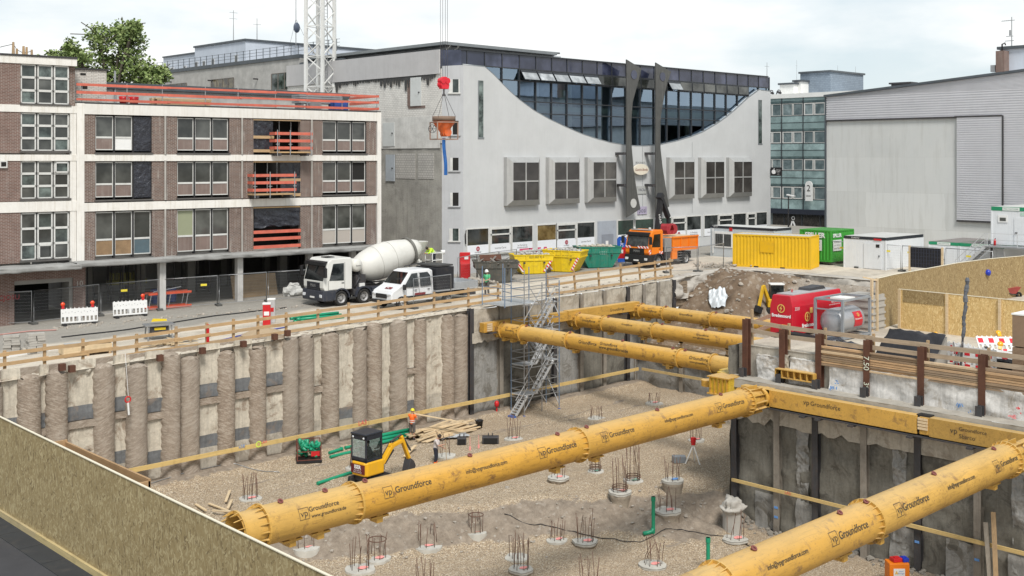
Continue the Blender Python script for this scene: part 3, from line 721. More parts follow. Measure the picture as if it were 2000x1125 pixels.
# middle strut (30.1)
b0=30.1; x0=12.1; f=lambda px: bx(px,b0)-x0
g1,g2,g3,g4=f(507),f(688),f(1127),f(1452)
def GF(xa,xb,r,a0=A0,sub=None,h=None):   # one "Groundforce" between two pixels with its emblem before it
    return ((xa+xb)/2,'Groundforce',xb-xa,r,a0)
T=[GF(f(752),f(822),rF),GF(f(1048),f(1105),rF),GF(f(1170),f(1218),rF),GF(f(1392),f(1433),rF),((f(585)+f(643))/2,'Groundforce',f(643)-f(585),rF,A0+.13),((f(588)+f(655))/2,'www.groundforce.de',f(655)-f(588),rF,A0-.22),
   ((f(890)+f(970))/2,'info@vpgroundforce.com',f(970)-f(890),rF,A0),((f(1278)+f(1333))/2,'info@vpgroundforce.com',f(1333)-f(1278),rF,A0)]
EM=[(f(575),rF,.36,A0),(f(739),rF,.38,A0),(f(1040),rF,.4,A0),(f(1161),rF,.4,A0),(f(1385),rF,.42,A0)]
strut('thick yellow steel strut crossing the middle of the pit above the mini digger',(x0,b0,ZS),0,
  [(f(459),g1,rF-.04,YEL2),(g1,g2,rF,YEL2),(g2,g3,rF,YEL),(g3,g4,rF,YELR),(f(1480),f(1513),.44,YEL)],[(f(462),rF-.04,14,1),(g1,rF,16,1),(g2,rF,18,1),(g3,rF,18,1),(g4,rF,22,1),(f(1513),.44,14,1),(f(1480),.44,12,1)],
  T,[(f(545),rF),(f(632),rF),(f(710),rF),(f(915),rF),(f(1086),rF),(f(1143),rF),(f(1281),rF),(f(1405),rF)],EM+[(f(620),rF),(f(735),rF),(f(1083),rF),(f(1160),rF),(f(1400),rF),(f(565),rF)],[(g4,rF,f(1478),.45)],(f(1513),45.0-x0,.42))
b0=17.6; x0=12.1; f=lambda px: bx(px,b0)-x0
h1,h2=f(1690),f(1963)
T=[GF(f(1606),f(1662),rF),GF(f(1732),f(1782),rF),GF(f(1925),f(1957),rF),((f(1478)+f(1532))/2,'info@vpgroundforce.com',f(1532)-f(1452),rF,A0),((f(1820)+f(1873))/2,'info@vpgroundforce.com',f(1873)-f(1820),rF,A0)]
EM=[(f(1597),rF,.4,A0),(f(1725),rF,.42,A0),(f(1918),rF,.42,A0)]
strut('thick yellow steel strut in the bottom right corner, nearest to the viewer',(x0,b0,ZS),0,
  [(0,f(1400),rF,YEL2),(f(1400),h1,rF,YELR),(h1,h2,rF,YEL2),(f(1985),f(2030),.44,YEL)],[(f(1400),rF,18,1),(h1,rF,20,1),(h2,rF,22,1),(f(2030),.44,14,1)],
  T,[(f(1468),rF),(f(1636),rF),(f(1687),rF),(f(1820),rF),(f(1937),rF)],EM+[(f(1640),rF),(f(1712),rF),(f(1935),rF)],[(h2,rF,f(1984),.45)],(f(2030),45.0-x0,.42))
def backstrut(label,a0,px,zs_,r,fl,tx,eyes,br,end_px,yend):
    y0=52.55
    f=lambda p: y0-atA(p,650,a0).y
    F=[f(p) for p in fl]; L=y0-yend; xs=[.15]+F[1:]+[L]
    segs=[]; mts=[YEL2,YELR,YEL,YEL2,YEL,YEL]
    cuts=[.15]+F+[L-.05]; cuts=sorted(set(cuts))
    for i in range(len(cuts)-1): segs.append((cuts[i],cuts[i+1],r if i!=1 else r-.03,mts[i%6]))
    TX=[((f(p0)+f(p1))/2,s,f(p1)-f(p0),r,a) for p0,p1,s,a in tx]
    return strut(label,(a0,y0,zs_),-PI/2,segs,[(x,r,14,1) for x in F],TX,[(f(p),r) for p in eyes],[(f(p),r) for p in br],None,(0,.16,r*.9))
rB=.455; K=R(14)
backstrut('yellow steel strut in front of the stair tower, lowest of the far three',49.3,0,-1.17,rB,[963,985,1022,1113,1330,1395],[(1140,1175,'Groundforce',K),(1181,1215,'Groundforce',K+.22),(1180,1237,'www.groundforce.de',K-.25),(1355,1395,'Groundforce',K+.22),(1357,1398,'www.groundforce.de',K-.25),(997,1013,'Groundforce',K)],[985,1030,1115,1218,1316,1340],[967,987,1003,1023,1125,1308],0,34.2)
backstrut('yellow steel strut, middle one of the far three',56.2,0,-1.2,rB,[1110,1133,1182,1280],[(1145,1171,'Groundforce',K),(1222,1243,'Groundforce',K+.2),(1368,1392,'Groundforce',K+.2),(1362,1394,'www.groundforce.de',K-.22)],[1133,1190,1295,1380],[1112,1125,1166,1193,1258,1290],0,32.9)
backstrut('farthest yellow steel strut, in front of the brown earth mound',62.7,0,-1.15,rB,[1230,1254,1300,1393],[(1264,1290,'Groundforce',K),(1334,1360,'Groundforce',K+.1)],[1254,1302,1400],[1233,1246,1266,1304,1378,1408],0,32.9)
def waler(label,segs,mats,parts,group='yellow steel walers along the pit walls'):
    t=thing('waler_beam',label,'waler',segs[0][0],0,group); off=Vector(segs[0][0])
    for k,(p0,p1) in enumerate(segs):
        m=MB(); m.box(*p0,*p1); wpart(m,'beam_section',mats[k%len(mats)],t,off,bev=.015)
    return t,off
def slots(t,off,x,y,z,axis):
    m=MB()
    for k in range(4):
        if axis=='x': m.box(x-.22,y,z+k*.13,x+.22,y+.3,z+k*.13+.1)
        else: m.box(x,y-.22,z+k*.13,x+.3,y+.22,z+k*.13+.1)
    wpart(m,'packing_timber',PALE,t,off)
wt,off=waler('long yellow waler along the street side of the pit carrying the three far struts',[((47.75,52.45,-1.22),(48.9,52.9,-.62)),((48.92,52.45,-1.22),(55.4,52.9,-.6)),((55.42,52.4,-1.2),(62.9,52.9,-.55))],[YELR,WALY,WALY],None)
slots(wt,off,48.2,52.4,-1.15,'x')
text('Groundforce',.25,LET,wt,(atB(1205,610,52.4).x-off.x,52.385-off.y,-.9-off.z),FRONT,width=1.5)
m=MB()
for k,x in enumerate((48.4,51.5,54.3,58,61.2)): m.box(x-.3,52.3,-1.32,x+.3,52.95,-1.235)
wpart(m,'support_bracket',DKSTEEL,wt,off)
pa=lambda px: atA(px,800,45.0).y
wt,off=waler('yellow waler along the right platform wall carrying the two near struts',[((45.0,pa(1790),-1.82),(45.42,pa(1447),-1.04)),((45.02,pa(1835)+.05,-1.8),(45.4,pa(1795),-1.07)),((45.0,9,-1.84),(45.42,pa(1812)-.05,-1.05))],[WALY,WALY,WALD],None)
m=MB(); m.box(45.1,pa(1812)-.05,-1.75,45.6,pa(1788),-1.0); wpart(m,'gap_block',BLACK,wt,off)
slots(wt,off,44.98,pa(1802),-1.6,'y')
SIDE=(PI/2,0,-PI/2)
text('Groundforce',.4,LET,wt,(-.012,pa(1612)-off.y,-1.33-off.z),SIDE,width=pa(1583)-pa(1641))
text('vp',.4,LET,wt,(-.012,pa(1575)-off.y,-1.32-off.z),SIDE,name='emblem_letters',width=.3)
text('Groundforce',.4,LET,wt,(-.012,pa(1900)-off.y,-1.28-off.z),SIDE,width=pa(1873)-pa(1927))
text('Sbarco',.4,LET,wt,(-.012,pa(1889)-off.y,-1.58-off.z),SIDE,width=pa(1873)-pa(1904))
text('vp',.4,LET,wt,(-.012,pa(1863)-off.y,-1.4-off.z),SIDE,name='emblem_letters',width=.3)
m=MB()
for p in (1570,1665,1780,1897,1600):
    b=pa(p); m.box(44.75,b-.12,-2.0,45.7,b+.12,-1.92)
m.box(44.9,9,-1.92,45.8,31.8,-1.875)
wpart(m,'support_bracket',DKSTEEL,wt,off)
# corner waler on the north face of the platform, bright yellow
wt,off=waler('short bright yellow corner waler at the tip of the right platform, under the far strut end',[((46.2,32.75,-1.75),(51.2,33.5,-.85)),((45.1,32.0,-1.7),(46.15,33.2,-.9)),((47.2,33.55,-1.55),(48.6,34.1,-.95))],[mat_yellow('bright_yellow',(.66,.44,.03),.3)],None)
m=MB(); m.cyl((45.6,33.6,-1.5),(45.6,33.6,-1.2),.35,n=16); m.cyl((50.6,34.0,-1.5),(50.6,34.0,-1.2),.3,n=16)
for k in range(5): m.box(45.02,32.1+k*.24,-1.72,45.14,32.14+k*.24,-.88)
m.box(45.0,31.98,-.92,46.2,33.25,-.86); m.box(45.0,31.98,-1.74,46.2,33.25,-1.68); wpart(m,'knuckle',MATS.get('x') or YEL,wt,off)
# loose yellow stiffened beam between the first two uprights
m=MB(); bA,bB=atA(1518,718,46.2).y,atA(1592,735,46.2).y
m.box(46.0,bB,-.62,46.5,bA,-.58); m.box(46.0,bB,-.24,46.5,bA,-.2); m.box(46.3,bB,-.6,46.34,bA,-.22)
for k in range(7): b=bB+(bA-bB)*k/6; m.box(46.02,b-.02,-.58,46.3,b+.02,-.24)
o=m.build('spreader_beam',YELF,None); o['label']='short yellow stiffened beam bridging the first two rusty uprights'; o['category']='steel beam'
# ------------------------------------------------------------------ brick building on the left
BR1=brick('brown_brick',(.15,.088,.066),(.10,.062,.05),(.30,.275,.25),1,.26,.085,.012,.55)
BR2=brick('red_brown_brick',(.165,.09,.07),(.12,.068,.053),(.30,.26,.235),1,.26,.085,.012,.15)
WBAND=dirty('white_band_paint',(.74,.72,.68),.7,.1,.8,14,.08,0,.45,(.36,.32,.25),.25)
WFRAME=dirty('white_window_frame',(.62,.62,.60),.5,.1,2,12,0)
GL1=glassdark('dull_window_glass',(.04,.045,.042),.06,1,.5,(.13,.135,.125)); GL2=glassdark('green_window_glass',(.04,.055,.052),.06,1,1.2,(.20,.25,.235))
FILMB=dirty('brown_film_panel',(.21,.155,.135),.3,.25,1,5,.05,0,.3,(.3,.27,.25),.35,.5);
FILMO=dirty('sand_film_panel',(.29,.19,.105),.35,.35,1.6,3,.0,0,0,(.15,.08,.04),.3,.5); FILMG=dirty('blue_film_panel',(.10,.145,.17),.3,.2,2,6,0)
SHEET=dirty('black_plastic_sheet',(.022,.024,.034),.28,.4,1.4,4,.8,0,0,(.12,.13,.16),.45,.6,0,.12)
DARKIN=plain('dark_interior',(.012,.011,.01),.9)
BLIND=plain('green_blind',(.27,.29,.19),.6)
ORB=dirty('red_painted_board',(.62,.15,.1),.7,.3,1.5,20,.1,0,0,(.35,.25,.2),.3)
LU=math.atan2(-.084,1); LO=Vector((28.97,69.59,0)); Lx=Vector((math.cos(LU),math.sin(LU),0)); Ly=Vector((-Lx.y,Lx.x,0))
def Ls(px,y=0):
    a,b,c=ray(px,310); o=LO+Ly*y
    # intersect with the facade line moved inward by y
    nx,ny=Ly.x,Ly.y; t=(nx*o.x+ny*o.y)/(nx*a+ny*b); P=Vector((a*t,b*t,0))-o
    return P.dot(Lx)
def Lz(px,py,y=0):
    a,b,c=ray(px,310); o=LO+Ly*y; t=(Ly.x*o.x+Ly.y*o.y)/(Ly.x*a+Ly.y*b); return H-(py-310)/F_*t
lb=thing('brick_building','long brown brick building with white bands and gutted ground floor on the left','building',LO,LU)
L0,L1=Ls(150),Ls(743)
bays=[(Ls(186),Ls(297)),(Ls(346),Ls(448)),(Ls(495),Ls(587)),(Ls(630),Ls(716))]
floors=[(12.46,10.14),(9.54,7.14),(6.36,3.42)]
edges=[.45]+[v for b in bays for v in b]+[L1-.4]
for k in range(0,len(edges),2):
    m=MB()
    for zt,zb in floors: m.box(edges[k],0,zb-.12,edges[k+1],.35,zt+.1)
    m.build('brick_pier',BR1,lb)
for zt,zb in ((13.2,12.55),(10.02,9.6),(6.97,6.44)): m=MB(); m.box(.42,-.07,zb,L1-.3,.36,zt); m.build('floor_band',WBAND,lb)
m=MB(); m.box(-.02,-.09,3.3,.44,.4,13.22); m.build('corner_column',WBAND,lb); m=MB(); m.box(L1-.32,-.09,3.3,L1+.02,.4,13.22); m.build('corner_column',WBAND,lb)
m=MB(); m.box(0,.36,3.35,L1,12,3.6); m.box(0,.36,13.0,L1,12,13.23); m.box(0,11.7,3.6,L1,12,13); m.box(L1-.02,.4,3.4,L1,11.7,13.0); m.build('structure_slab',CONC,lb)
m=MB(); m.box(.1,-.06,13.21,L1,11.9,13.30); m.build('roof_edge',dirty('roofing_felt',(.05,.05,.052),.9,.3,1,20,.2),lb)
m=MB(); m.box(.4,3.5,3.6,L1-.3,3.7,13.0); m.build('inner_wall',dirty('inner_wall_grey',(.10,.10,.095),.9,.3,1,8,.1),lb)
for px in (322,472,608):
    m=MB(); x=Ls(px);
    for zt,zb in floors: m.cyl((x,-.08,zb-.1),(x,-.08,zt+.1),.07,n=10)
    m.build('downpipe',dirty('grey_pipe',(.40,.38,.35),.6,.2),lb)
def lights(x0,x1,zb,zt,split,special,root,fi,bi):
    wd=(x1-x0)/3
    for k in range(3):
        a,b=x0+k*wd+.04,x0+(k+1)*wd-.04; zm=zb+.2+(zt-zb-.2)*split
        sp=special.get(k,'')
        w_=MB(); fw=.06
        if sp!='sheet':
            for (p,q,r,s) in ((a,zb+.16,a+fw,zt),(b-fw,zb+.16,b,zt),(a+fw,zt-fw,b-fw,zt),(a+fw,zb+.16,b-fw,zb+.16+fw),(a+fw,zm-.06,b-fw,zm+.06)): w_.box(p,.14,q,r,.22,s)
            W=w_.build('window',WFRAME,root)
            g=MB(); g.box(a+fw,.17,zm+.06,b-fw,.19,zt-fw); g.build('pane',DARKIN if sp=='open' else BLIND if sp=='blind' else GL1,W)
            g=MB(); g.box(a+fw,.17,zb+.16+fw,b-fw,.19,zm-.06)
            g.build('lower_panel',{'white':WHITEPL,'sand':FILMO,'blue':FILMG,'pale':plain('pale_film',(.42,.38,.34),.3)}.get(sp,FILMB),W)
        else:
            g=MB(); g.grid(lambda u,v:(a-.03+(b-a+.06)*u,.10-.035*noise.fractal(Vector((u*2.5+v*1.5,v*2.2,k+fi*3+bi)),.9,2.2,4),zb+.1+(zt-zb-.1)*v),14,24); g.build('plastic_sheet',SHEET,root)
    m=MB(); m.box(x0-.05,-.12,zb-.1,x1+.05,.25,zb+.0); m.build('sill',dirty('dark_sill',(.10,.095,.09),.8),root)
    m=MB()
    for k in (1,2): m.box(x0+k*wd-.05,.08,zb,x0+k*wd+.05,.3,zt)
    m.box(x0-.02,.1,zb,x0+.05,.3,zt); m.box(x1-.05,.1,zb,x1+.02,.3,zt); m.build('mullion',BLACK,root)
spec={(0,0):{1:'white',2:'sheet'},(0,1):{2:'sheet'},(0,2):{0:'sand',1:'sand',2:'blue'},(1,2):{0:'blind'},(3,1):{2:'open'},(3,2):{0:'pale',1:'pale',2:'pale'}}
for bi,(x0,x1) in enumerate(bays):
    for fi,(zt,zb) in enumerate(floors):
        if bi==2: continue
        lights(x0,x1,zb,zt,.36,spec.get((bi,fi),{}),lb,fi,bi)
x0,x1=bays[2]
def sheet(x0,x1,z0,z1,y,seed,root,ragged=0):
    g=MB(); g.grid(lambda u,v:(x0+(x1-x0)*u,y-.09*noise.fractal(Vector((u*3+v*1.5,v*2.5,seed)),.9,2.2,4),z0+(z1-z0)*v+(ragged*(noise.noise(Vector((u*4,seed,2)))+u*.5) if v==0 else 0)),24,24); g.build('plastic_sheet',SHEET,root)
wdt=x1-x0
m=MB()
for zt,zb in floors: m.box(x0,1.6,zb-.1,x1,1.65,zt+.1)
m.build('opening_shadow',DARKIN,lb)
sheet(x0,x0+wdt*.42,10.2,12.4,.1,3,lb); sheet(x0+wdt*.58,x1,7.2,9.5,.1,5,lb); sheet(x0+.1,x1-.05,4.95,6.3,.05,8,lb,.25)
m=MB()
for xx0,xx1,z in [(x0,x0+wdt*.43,11.15),(x0,x0+wdt*.43,10.2),(x0+wdt*.55,x1,8.15),(x0+wdt*.6,x1,7.1)]+[(x0,x1,zt-.05) for zt,zb in floors]:
    m=MB(); m.box(xx0,.0,z,xx1,.05,z+(.2 if xx1-xx0<wdt*.9 else .09)); m.build('cross_board',WOODF,lb)
for z in (4.55,4.05,3.5): m=MB(); m.box(x0,-.05,z,x1,.0,z+.22); m.build('guard_board',ORB,lb)
# canopy and ground floor
CAN=dirty('weathered_canopy',(.33,.33,.32),.85,.3,.8,10,.4,0,.3,(.16,.15,.14),.45)
def rag(m,xa,xb,y0,y1,z0,z1,seed,n=60):
    def f(u,v):
        x=xa+(xb-xa)*u; q=v*3
        if q<=1: y,z=y1+(y0-y1)*q,z1
        elif q<=2: y,z=y0,z1+(z0-z1)*(q-1)
        else: y,z=y0+(y1-y0)*(q-2),z0
        k=.05*noise.fractal(Vector((x*1.1,q*2,seed)),.9,2.2,4); return (x,y+k*1.3,z+k)
    m.grid(f,n,9)
m=MB(); rag(m,-.4,L1+.2,-1.25,.3,3.05,3.36,4,90); m.build('canopy',CAN,lb)
for px in (316,467,605,690,735):
    m=MB(); x=Ls(px,-.4 if px<500 else .3); m.box(x-.2,-.6 if px<500 else .2,-.3,x+.2,-.15 if px<500 else .6,3.05); m.build('front_column',dirty('pale_column',(.55,.54,.52),.8,.15,1,10,.1,0,.3),lb)
for k in range(12):
    m=MB(); x=2.2+(k//2)*3.6
    if k%2: m.box(x-.28,4.5,-.3,x+.28,5.0,3.4)
    else: m.box(x+.5,8.6,-.3,x+.95,9.0,3.4)
    m.build('inner_column',dirty('dark_column',(.2,.195,.18),.9,.2),lb)
rr=random.Random(11)
for k in range(34):
    m=MB(); x=rr.uniform(2,L1-1); y=rr.uniform(2.5,10); m.cyl((x,y,-.3),(x,y,3.4),.04,n=8); m.build('steel_prop',DKSTEEL,lb)
m=MB(); m.box(.6,.1,-.35,L1,12,-.06); m.build('floor_slab',dirty('dusty_slab',(.5,.48,.44),.9,.25,.7,12,.2),lb)
m=MB(); m.box(.7,11.5,-.3,2.4,11.6,3.4); m.box(5.2,11.5,-.3,9.2,11.6,3.4); m.box(13.0,11.5,-.3,L1,11.6,3.4); m.box(9.2,11.5,-.3,13,11.6,.8); m.box(2.4,11.5,2.4,5.2,11.6,3.4); m.build('rear_wall',dirty('dark_grey_wall',(.13,.125,.12),.9,.3),lb)  # mottled dark grey tone, used on the rear and side walls
for xa in (L1-.1,.55): m=MB(); m.box(xa,.5,-.3,xa+.12,11.45,3.2); m.build('side_wall',MATS['dark_grey_wall'],lb)
# the corner block with nine-light windows
cb=thing('corner_block','taller brick corner block with nine-light white windows at the left edge','building',LO,LU)
cf=[(15.5,13.12),(12.54,10.24),(9.6,7.32),(6.44,3.58)]
xa,xb=Ls(40),Ls(137); XL=-9
m=MB()
for zt,zb in cf: m.box(XL,0,zb-.15,xa,.35,zt+.15)
m.build('wall',BR2,cb)
m=MB()
for z0,z1 in ((15.52,15.96),(12.58,13.02),(9.62,10.0),(6.5,7.14)): m.box(XL,-.05,z0,-.0,.36,z1)
m.build('floor_band',WBAND,cb)
m=MB(); m.box(xb+.02,.25,3.5,-.03,.9,15.5); m.build('return_wall',BR1,cb)
m=MB(); m.box(xb,-.02,3.3,-.04,.24,12.6); m.build('corner_column',WBAND,cb)
m=MB(); m.box(XL,.36,15.6,-.02,10,15.9); m.box(XL,9.7,0,-.02,10,15.6); m.box(-.35,.9,3.4,-.05,9.7,15.6); m.build('structure_slab',CONC,cb)
m=MB(); m.box(XL,-.1,15.97,.02,10,16.08); m.build('roof_edge',MATS['roofing_felt'],cb)
for fi,(zt,zb) in enumerate(cf):
    m=MB(); m.box(xa-.05,-.1,zb-.12,xb+.05,.3,zb-.02); m.build('sill',MATS['dark_sill'],cb)
    m=MB(); m.box(xa,.3,zb,xb,.34,zt);
    wd=(xb-xa)/3
    m.build('mullion',BLACK,cb)
    for k in range(3):
        a,b=xa+k*wd+.03,xa+(k+1)*wd-.05; hh=(zt-zb)/3
        w_=MB();
        for q in range(4): z=zb+(zt-zb)*q/3; w_.box(a,.08,max(zb,z-.07),b,.2,min(zt,z+.07))
        w_.box(a,.08,zb,a+.08,.2,zt); w_.box(b-.08,.08,zb,b,.2,zt)
        W=w_.build('window',WFRAME,cb)
        for q in range(3):
            g=MB(); g.box(a+.08,.14,zb+hh*q+.07,b-.08,.16,zb+hh*(q+1)-.07); g.build('pane',GL2 if (q==2 and fi==0) or (fi+k+q)%3==0 else GL1,W)
            if (fi,k,q) in ((2,2,2),(3,1,0)):
                t_=MB(); xa_,xb_,z0_,z1_=a+.05,b-.05,zb+hh*q+.06,zb+hh*(q+1)-.06
                for (c,d,e,f) in ((xa_,xa_+.07,z0_,z1_),(xb_-.07,xb_,z0_,z1_),(xa_,xb_,z0_,z0_+.07),(xa_,xb_,z1_-.07,z1_)): t_.box(c,-.04,e,d,.02,f)
                t_.build('tilted_sash',WFRAME,W)
m=MB(); rag(m,XL,-.3,-1.9,.3,3.02,3.3,7,50); m.build('canopy',CAN,cb)
m=MB(); m.box(XL,.0,-.4,Ls(28),.4,3.1); m.box(Ls(143),.0,-.4,Ls(167),.6,3.1); m.box(Ls(28),.0,2.35,Ls(143),.4,3.1); m.build('ground_floor_wall',BR2,cb)
m=MB(); m.box(Ls(28),.1,2.1,Ls(143),.5,2.36); m.box(Ls(136),.1,-.3,Ls(143),1.5,2.1); m.build('garage_lintel',dirty('grey_lintel',(.3,.29,.27),.9),cb)
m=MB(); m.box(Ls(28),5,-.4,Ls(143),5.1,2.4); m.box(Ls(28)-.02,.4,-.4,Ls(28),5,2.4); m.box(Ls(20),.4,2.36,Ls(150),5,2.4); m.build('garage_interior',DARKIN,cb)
text('10',.3,plain('pale_lettering',(.45,.43,.4),.8),cb,(Ls(155),-.012,Lz(155,554)),FRONT,width=.35)
m=MB(); x,z=Ls(6),Lz(6,321); m.box(x-.22,-.12,z-.22,x+.22,0,z+.22); W=m.build('vent_hood',WFRAME,cb); m=MB(); m.box(x-.14,-.14,z-.12,x+.14,-.121,z+.14); m.build('opening',DARKIN,W)
# graffiti on the brick at far left
text('DCJOSU',.9,plain('dull_red_spray',(.35,.04,.05),.9),cb,(Ls(12),-.012,Lz(12,582)),FRONT,width=1.5)
# old rooftop bulkhead
WBR=brick('peeling_white_brick',(.58,.56,.52),(.50,.48,.44),(.28,.26,.24),1,.3,.1,.012,.2)
bh=thing('roof_bulkhead','peeling white brick rooftop bulkhead between the corner block and the tree','roof structure',LO+Lx*.1+Ly*1.2+Vector((0,0,13.3)),LU)
m=MB(); m.box(0,0,0,Ls(208,1.2)-.1,3,Lz(180,137,1.2)-13.3); m.build('wall',WBR,bh)
zz=Lz(180,137,1.2)-13.3; m=MB(); m.box(-.05,-.1,zz,Ls(208,1.2)+.0,3.1,zz+.1); m.build('roof',MATS['roofing_felt'],bh)
m=MB(); m.box(.55,-.02,.9,.95,.0,1.1); m.box(.5,-.02,zz-.35,.85,.0,zz-.22); m.build('hole',DARKIN,bh)
# posts with rope on the corner block roof
for k,(px,py) in enumerate(((26,82),(33,95),(46,90),(52,92),(62,97))):
    x=Ls(px,2); z=Lz(px,py,2); m=MB(); m.cyl((0,0,0),(0,0,z-16.08),.11 if k in(0,2) else .08,.07,8)
    o=m.build('roof_post',WOODP,None,LO+Lx*x+Ly*2+Vector((0,0,16.08))); tag(o,'weathered stub posts standing on the corner block roof','post','posts on the corner block roof')
m=MB(); P=[Vector((Ls(px,2),2,Lz(px,py,2))) for px,py in ((-30,96),(0,92),(26,86),(33,97),(46,104),(62,100))]; m.tube(P,.02,5); o=m.build('slack_rope',BLACK,None,LO,(0,0,LU)); tag(o,'thin slack rope strung along the stub posts on the corner block roof','rope')
# orange roof guard rail
gr=thing('roof_guard_rail','orange red three-board guard rail along the roof edge of the brick building','guard rail',LO+Vector((0,0,13.3)),LU)
for z,h in ((.1,.15),(.56,.16),(1.05,.15)):
    m=MB(); xs=[Ls(p,.35) for p in (152,248,330,401,470,538,600,668,738)]
    for k in range(len(xs)-1): m.box(xs[k]-.1,.3+.03*(k%2),z+rr.uniform(-.03,.03),xs[k+1]+.1,.335+.03*(k%2),z+h)
    m.build('board',ORB,gr)
for px in (160,248,317,401,465,538,600,668,736):
    m=MB(); x=Ls(px,.4); m.cyl((x,.4,0),(x,.4,1.3),.03,n=8); m.build('post',STEEL,gr)
m=MB(); m.box(Ls(738,.35),.3,.1,Ls(738,.35)+.06,4.5,.3);m.box(Ls(738,.35),.3,.6,Ls(738,.35)+.06,4.5,.8);m.box(Ls(738,.35),.3,1.05,Ls(738,.35)+.06,4.5,1.22); m.build('end_board',ORB,gr)
# stored things on that roof
def onroof(name,label,cat,px0,px1,y,z,build):
    x0,x1=Ls(px0,y),Ls(px1,y); m=MB(); mt=build(m,x1-x0); o=m.build(name,mt,None,LO+Lx*x0+Ly*y+Vector((0,0,13.31)),(0,0,LU)); return tag(o,label,cat)
def planks(m,L):
    for k in range(5):
        for j in range(4): m.box(rr.uniform(-.1,.1),j*.26,k*.1,L+rr.uniform(-.1,.1),j*.26+.24,k*.1+.09)
    return PALE
onroof('plank_stack','stack of pale planks lying behind the orange roof rail','plank stack',305,412,1.0,0,planks)
def panels(m,L):
    for k in range(4): m.box(0,0,.5+k*.16,L,1.2,.5+k*.16+.13)
    m.box(.2,.1,0,.4,1.1,.5); m.box(L-.4,.1,0,L-.2,1.1,.5); return STEEL
onroof('panel_stack','stack of grey formwork panels on the roof below the crane mast','panel stack',585,668,1.5,0,panels)
def crate(m,L): m.box(0,0,0,L,.8,.08); m.box(0,0,0,.06,.8,.6); m.box(L-.06,0,0,L,.8,.6); m.box(0,0,0,L,.06,.6); m.box(0,.74,0,L,.8,.6); return plain('blue_crate',(.03,.08,.32),.5)
onroof('blue_crate','blue crate behind the right part of the orange roof rail','crate',652,680,1.0,0,crate)
def bucket_(m,L):
    m.lathe([(.0,0),(.25,0),(.32,.5),(.28,.5),(.22,.05),(0,.05)],14,Matrix.Translation((.3,.3,0))); return REDPL
onroof('red_bucket','red tub on the roof, left of the pale plank stack','bucket',236,246,.9,0,bucket_)
onroof('red_bucket','red tub on the roof, nearest to the pale plank stack','bucket',256,266,.9,0,bucket_)
def boxl(m,L): m.box(0,0,0,L,.9,.45); m.box(.1,.1,.45,L-.2,.8,.6); return WHITEP
onroof('insulation_pack','white insulation pack on the roof behind the orange rail, left end','pack',190,206,1.2,0,boxl)
onroof('grey_toolbox','grey toolbox on the roof, left of the blue crate','toolbox',606,628,.9,0,lambda m,L:(m.prism([(0,0),(L,0),(L,.5),(L*.8,.75),(L*.15,.75),(0,.5)],0,.7),STEEL)[1])
# loading platforms with red boards in the third bay
def loadplat(label,pxa,pxb,zb):
    xa,xb=Ls(pxa,-1),Ls(pxb,-1); t=thing('loading_platform',label,'platform',LO+Lx*xa+Vector((0,0,zb)),LU); L=xb-xa
    m=MB(); m.box(0,-1.0,-.1,L,.1,0); m.build('deck',WOODF,t)
    for z in (.15,.65,1.15):
        m=MB(); m.box(-.1,-1.02,z,L+.1,-.98,z+.2); m.build('board',ORB,t)
        m=MB(); m.box(0,-1,z,.04,.05,z+.2); m.build('side_board',ORB,t)
    for x in (.05,L*.38,L-.05):
        m=MB(); m.cyl((x,-1.06,-.3),(x,-1.06,1.5),.035,n=8); m.cyl((x-.12,-1.06,.5),(x+.15,-1.06,.5),.03,n=6); m.build('post',STEEL,t)
    for x in (0.25,L-.3):
        m=MB(); m.box(x-.08,-1.1,-.3,x+.08,.3,-.1); m.build('bracket',DKSTEEL,t)
    return t
loadplat('red boarded loading platform jutting from the third bay, top floor',540,608,10.25)
loadplat('red boarded loading platform jutting from the third bay, middle floor',496,576,7.35)
for z0,z1,lab,xs in ((10.2,12.4,'top',(505,545,568)),(7.2,9.5,'middle',(498,522,541))):
    for px in xs:
        m=MB(); x=Ls(px,.9); m.cyl((x,.9,z0),(x,.9,z1),.045,n=8); m.cyl((x,.9,z0+1.1),(x,.9,z0+1.2),.08,n=8); m.build('steel_prop',STEEL,lb)
# clutter seen inside the gutted ground floor
def inside(name,label,cat,px,y,m,mt,rot=0,z=-.06):
    o=m.build(name,mt,None,LO+Lx*Ls(px,y)+Ly*y+Vector((0,0,z)),(0,0,LU+rot)); return tag(o,label,cat)
m=MB(); m.obox((0,0,.85),(3.4,.06,1.7),(R(-16),0,0)); inside('osb_sheet','brown board sheets leaning inside the ground floor right of the second column','board',497,1.2,m,wood('dark_osb',(.36,.25,.14),.25,0))
m=MB(); m.cyl((0,0,0),(0,0,.95),.32,n=16); m.lathe([(.33,.3),(.35,.33),(.33,.36)],16); m.lathe([(.33,.62),(.35,.65),(.33,.68)],16); inside('blue_drum','blue plastic drum inside the ground floor, left of the first column','drum',303,3,m,MATS['blue_crate'])
m=MB(); m.cyl((0,0,0),(0,0,.95),.32,n=16); m.lathe([(.33,.3),(.35,.33),(.33,.36)],16); m.lathe([(.33,.62),(.35,.65),(.33,.68)],16); inside('blue_drum','blue plastic drum inside the ground floor, right of the first column','drum',335,3,m,MATS['blue_crate'])
m=MB(); m.box(0,0,0,3.5,2,1.5); m.box(.1,-.05,.2,3.4,0,1.3); inside('red_skip','red skip seen through the gutted ground floor','skip',345,14,m,REDPL,0,.9)
m=MB()
for k in range(14): m.blob((rr.uniform(0,3),rr.uniform(0,1.5),rr.uniform(.3,1.4)),rr.uniform(.3,.55),k,(1,1,.8),1,.3)
inside('sack_heap','heap of white rubble sacks behind the gutted ground floor','sacks',385,14,m,WHITEP,0,.9)
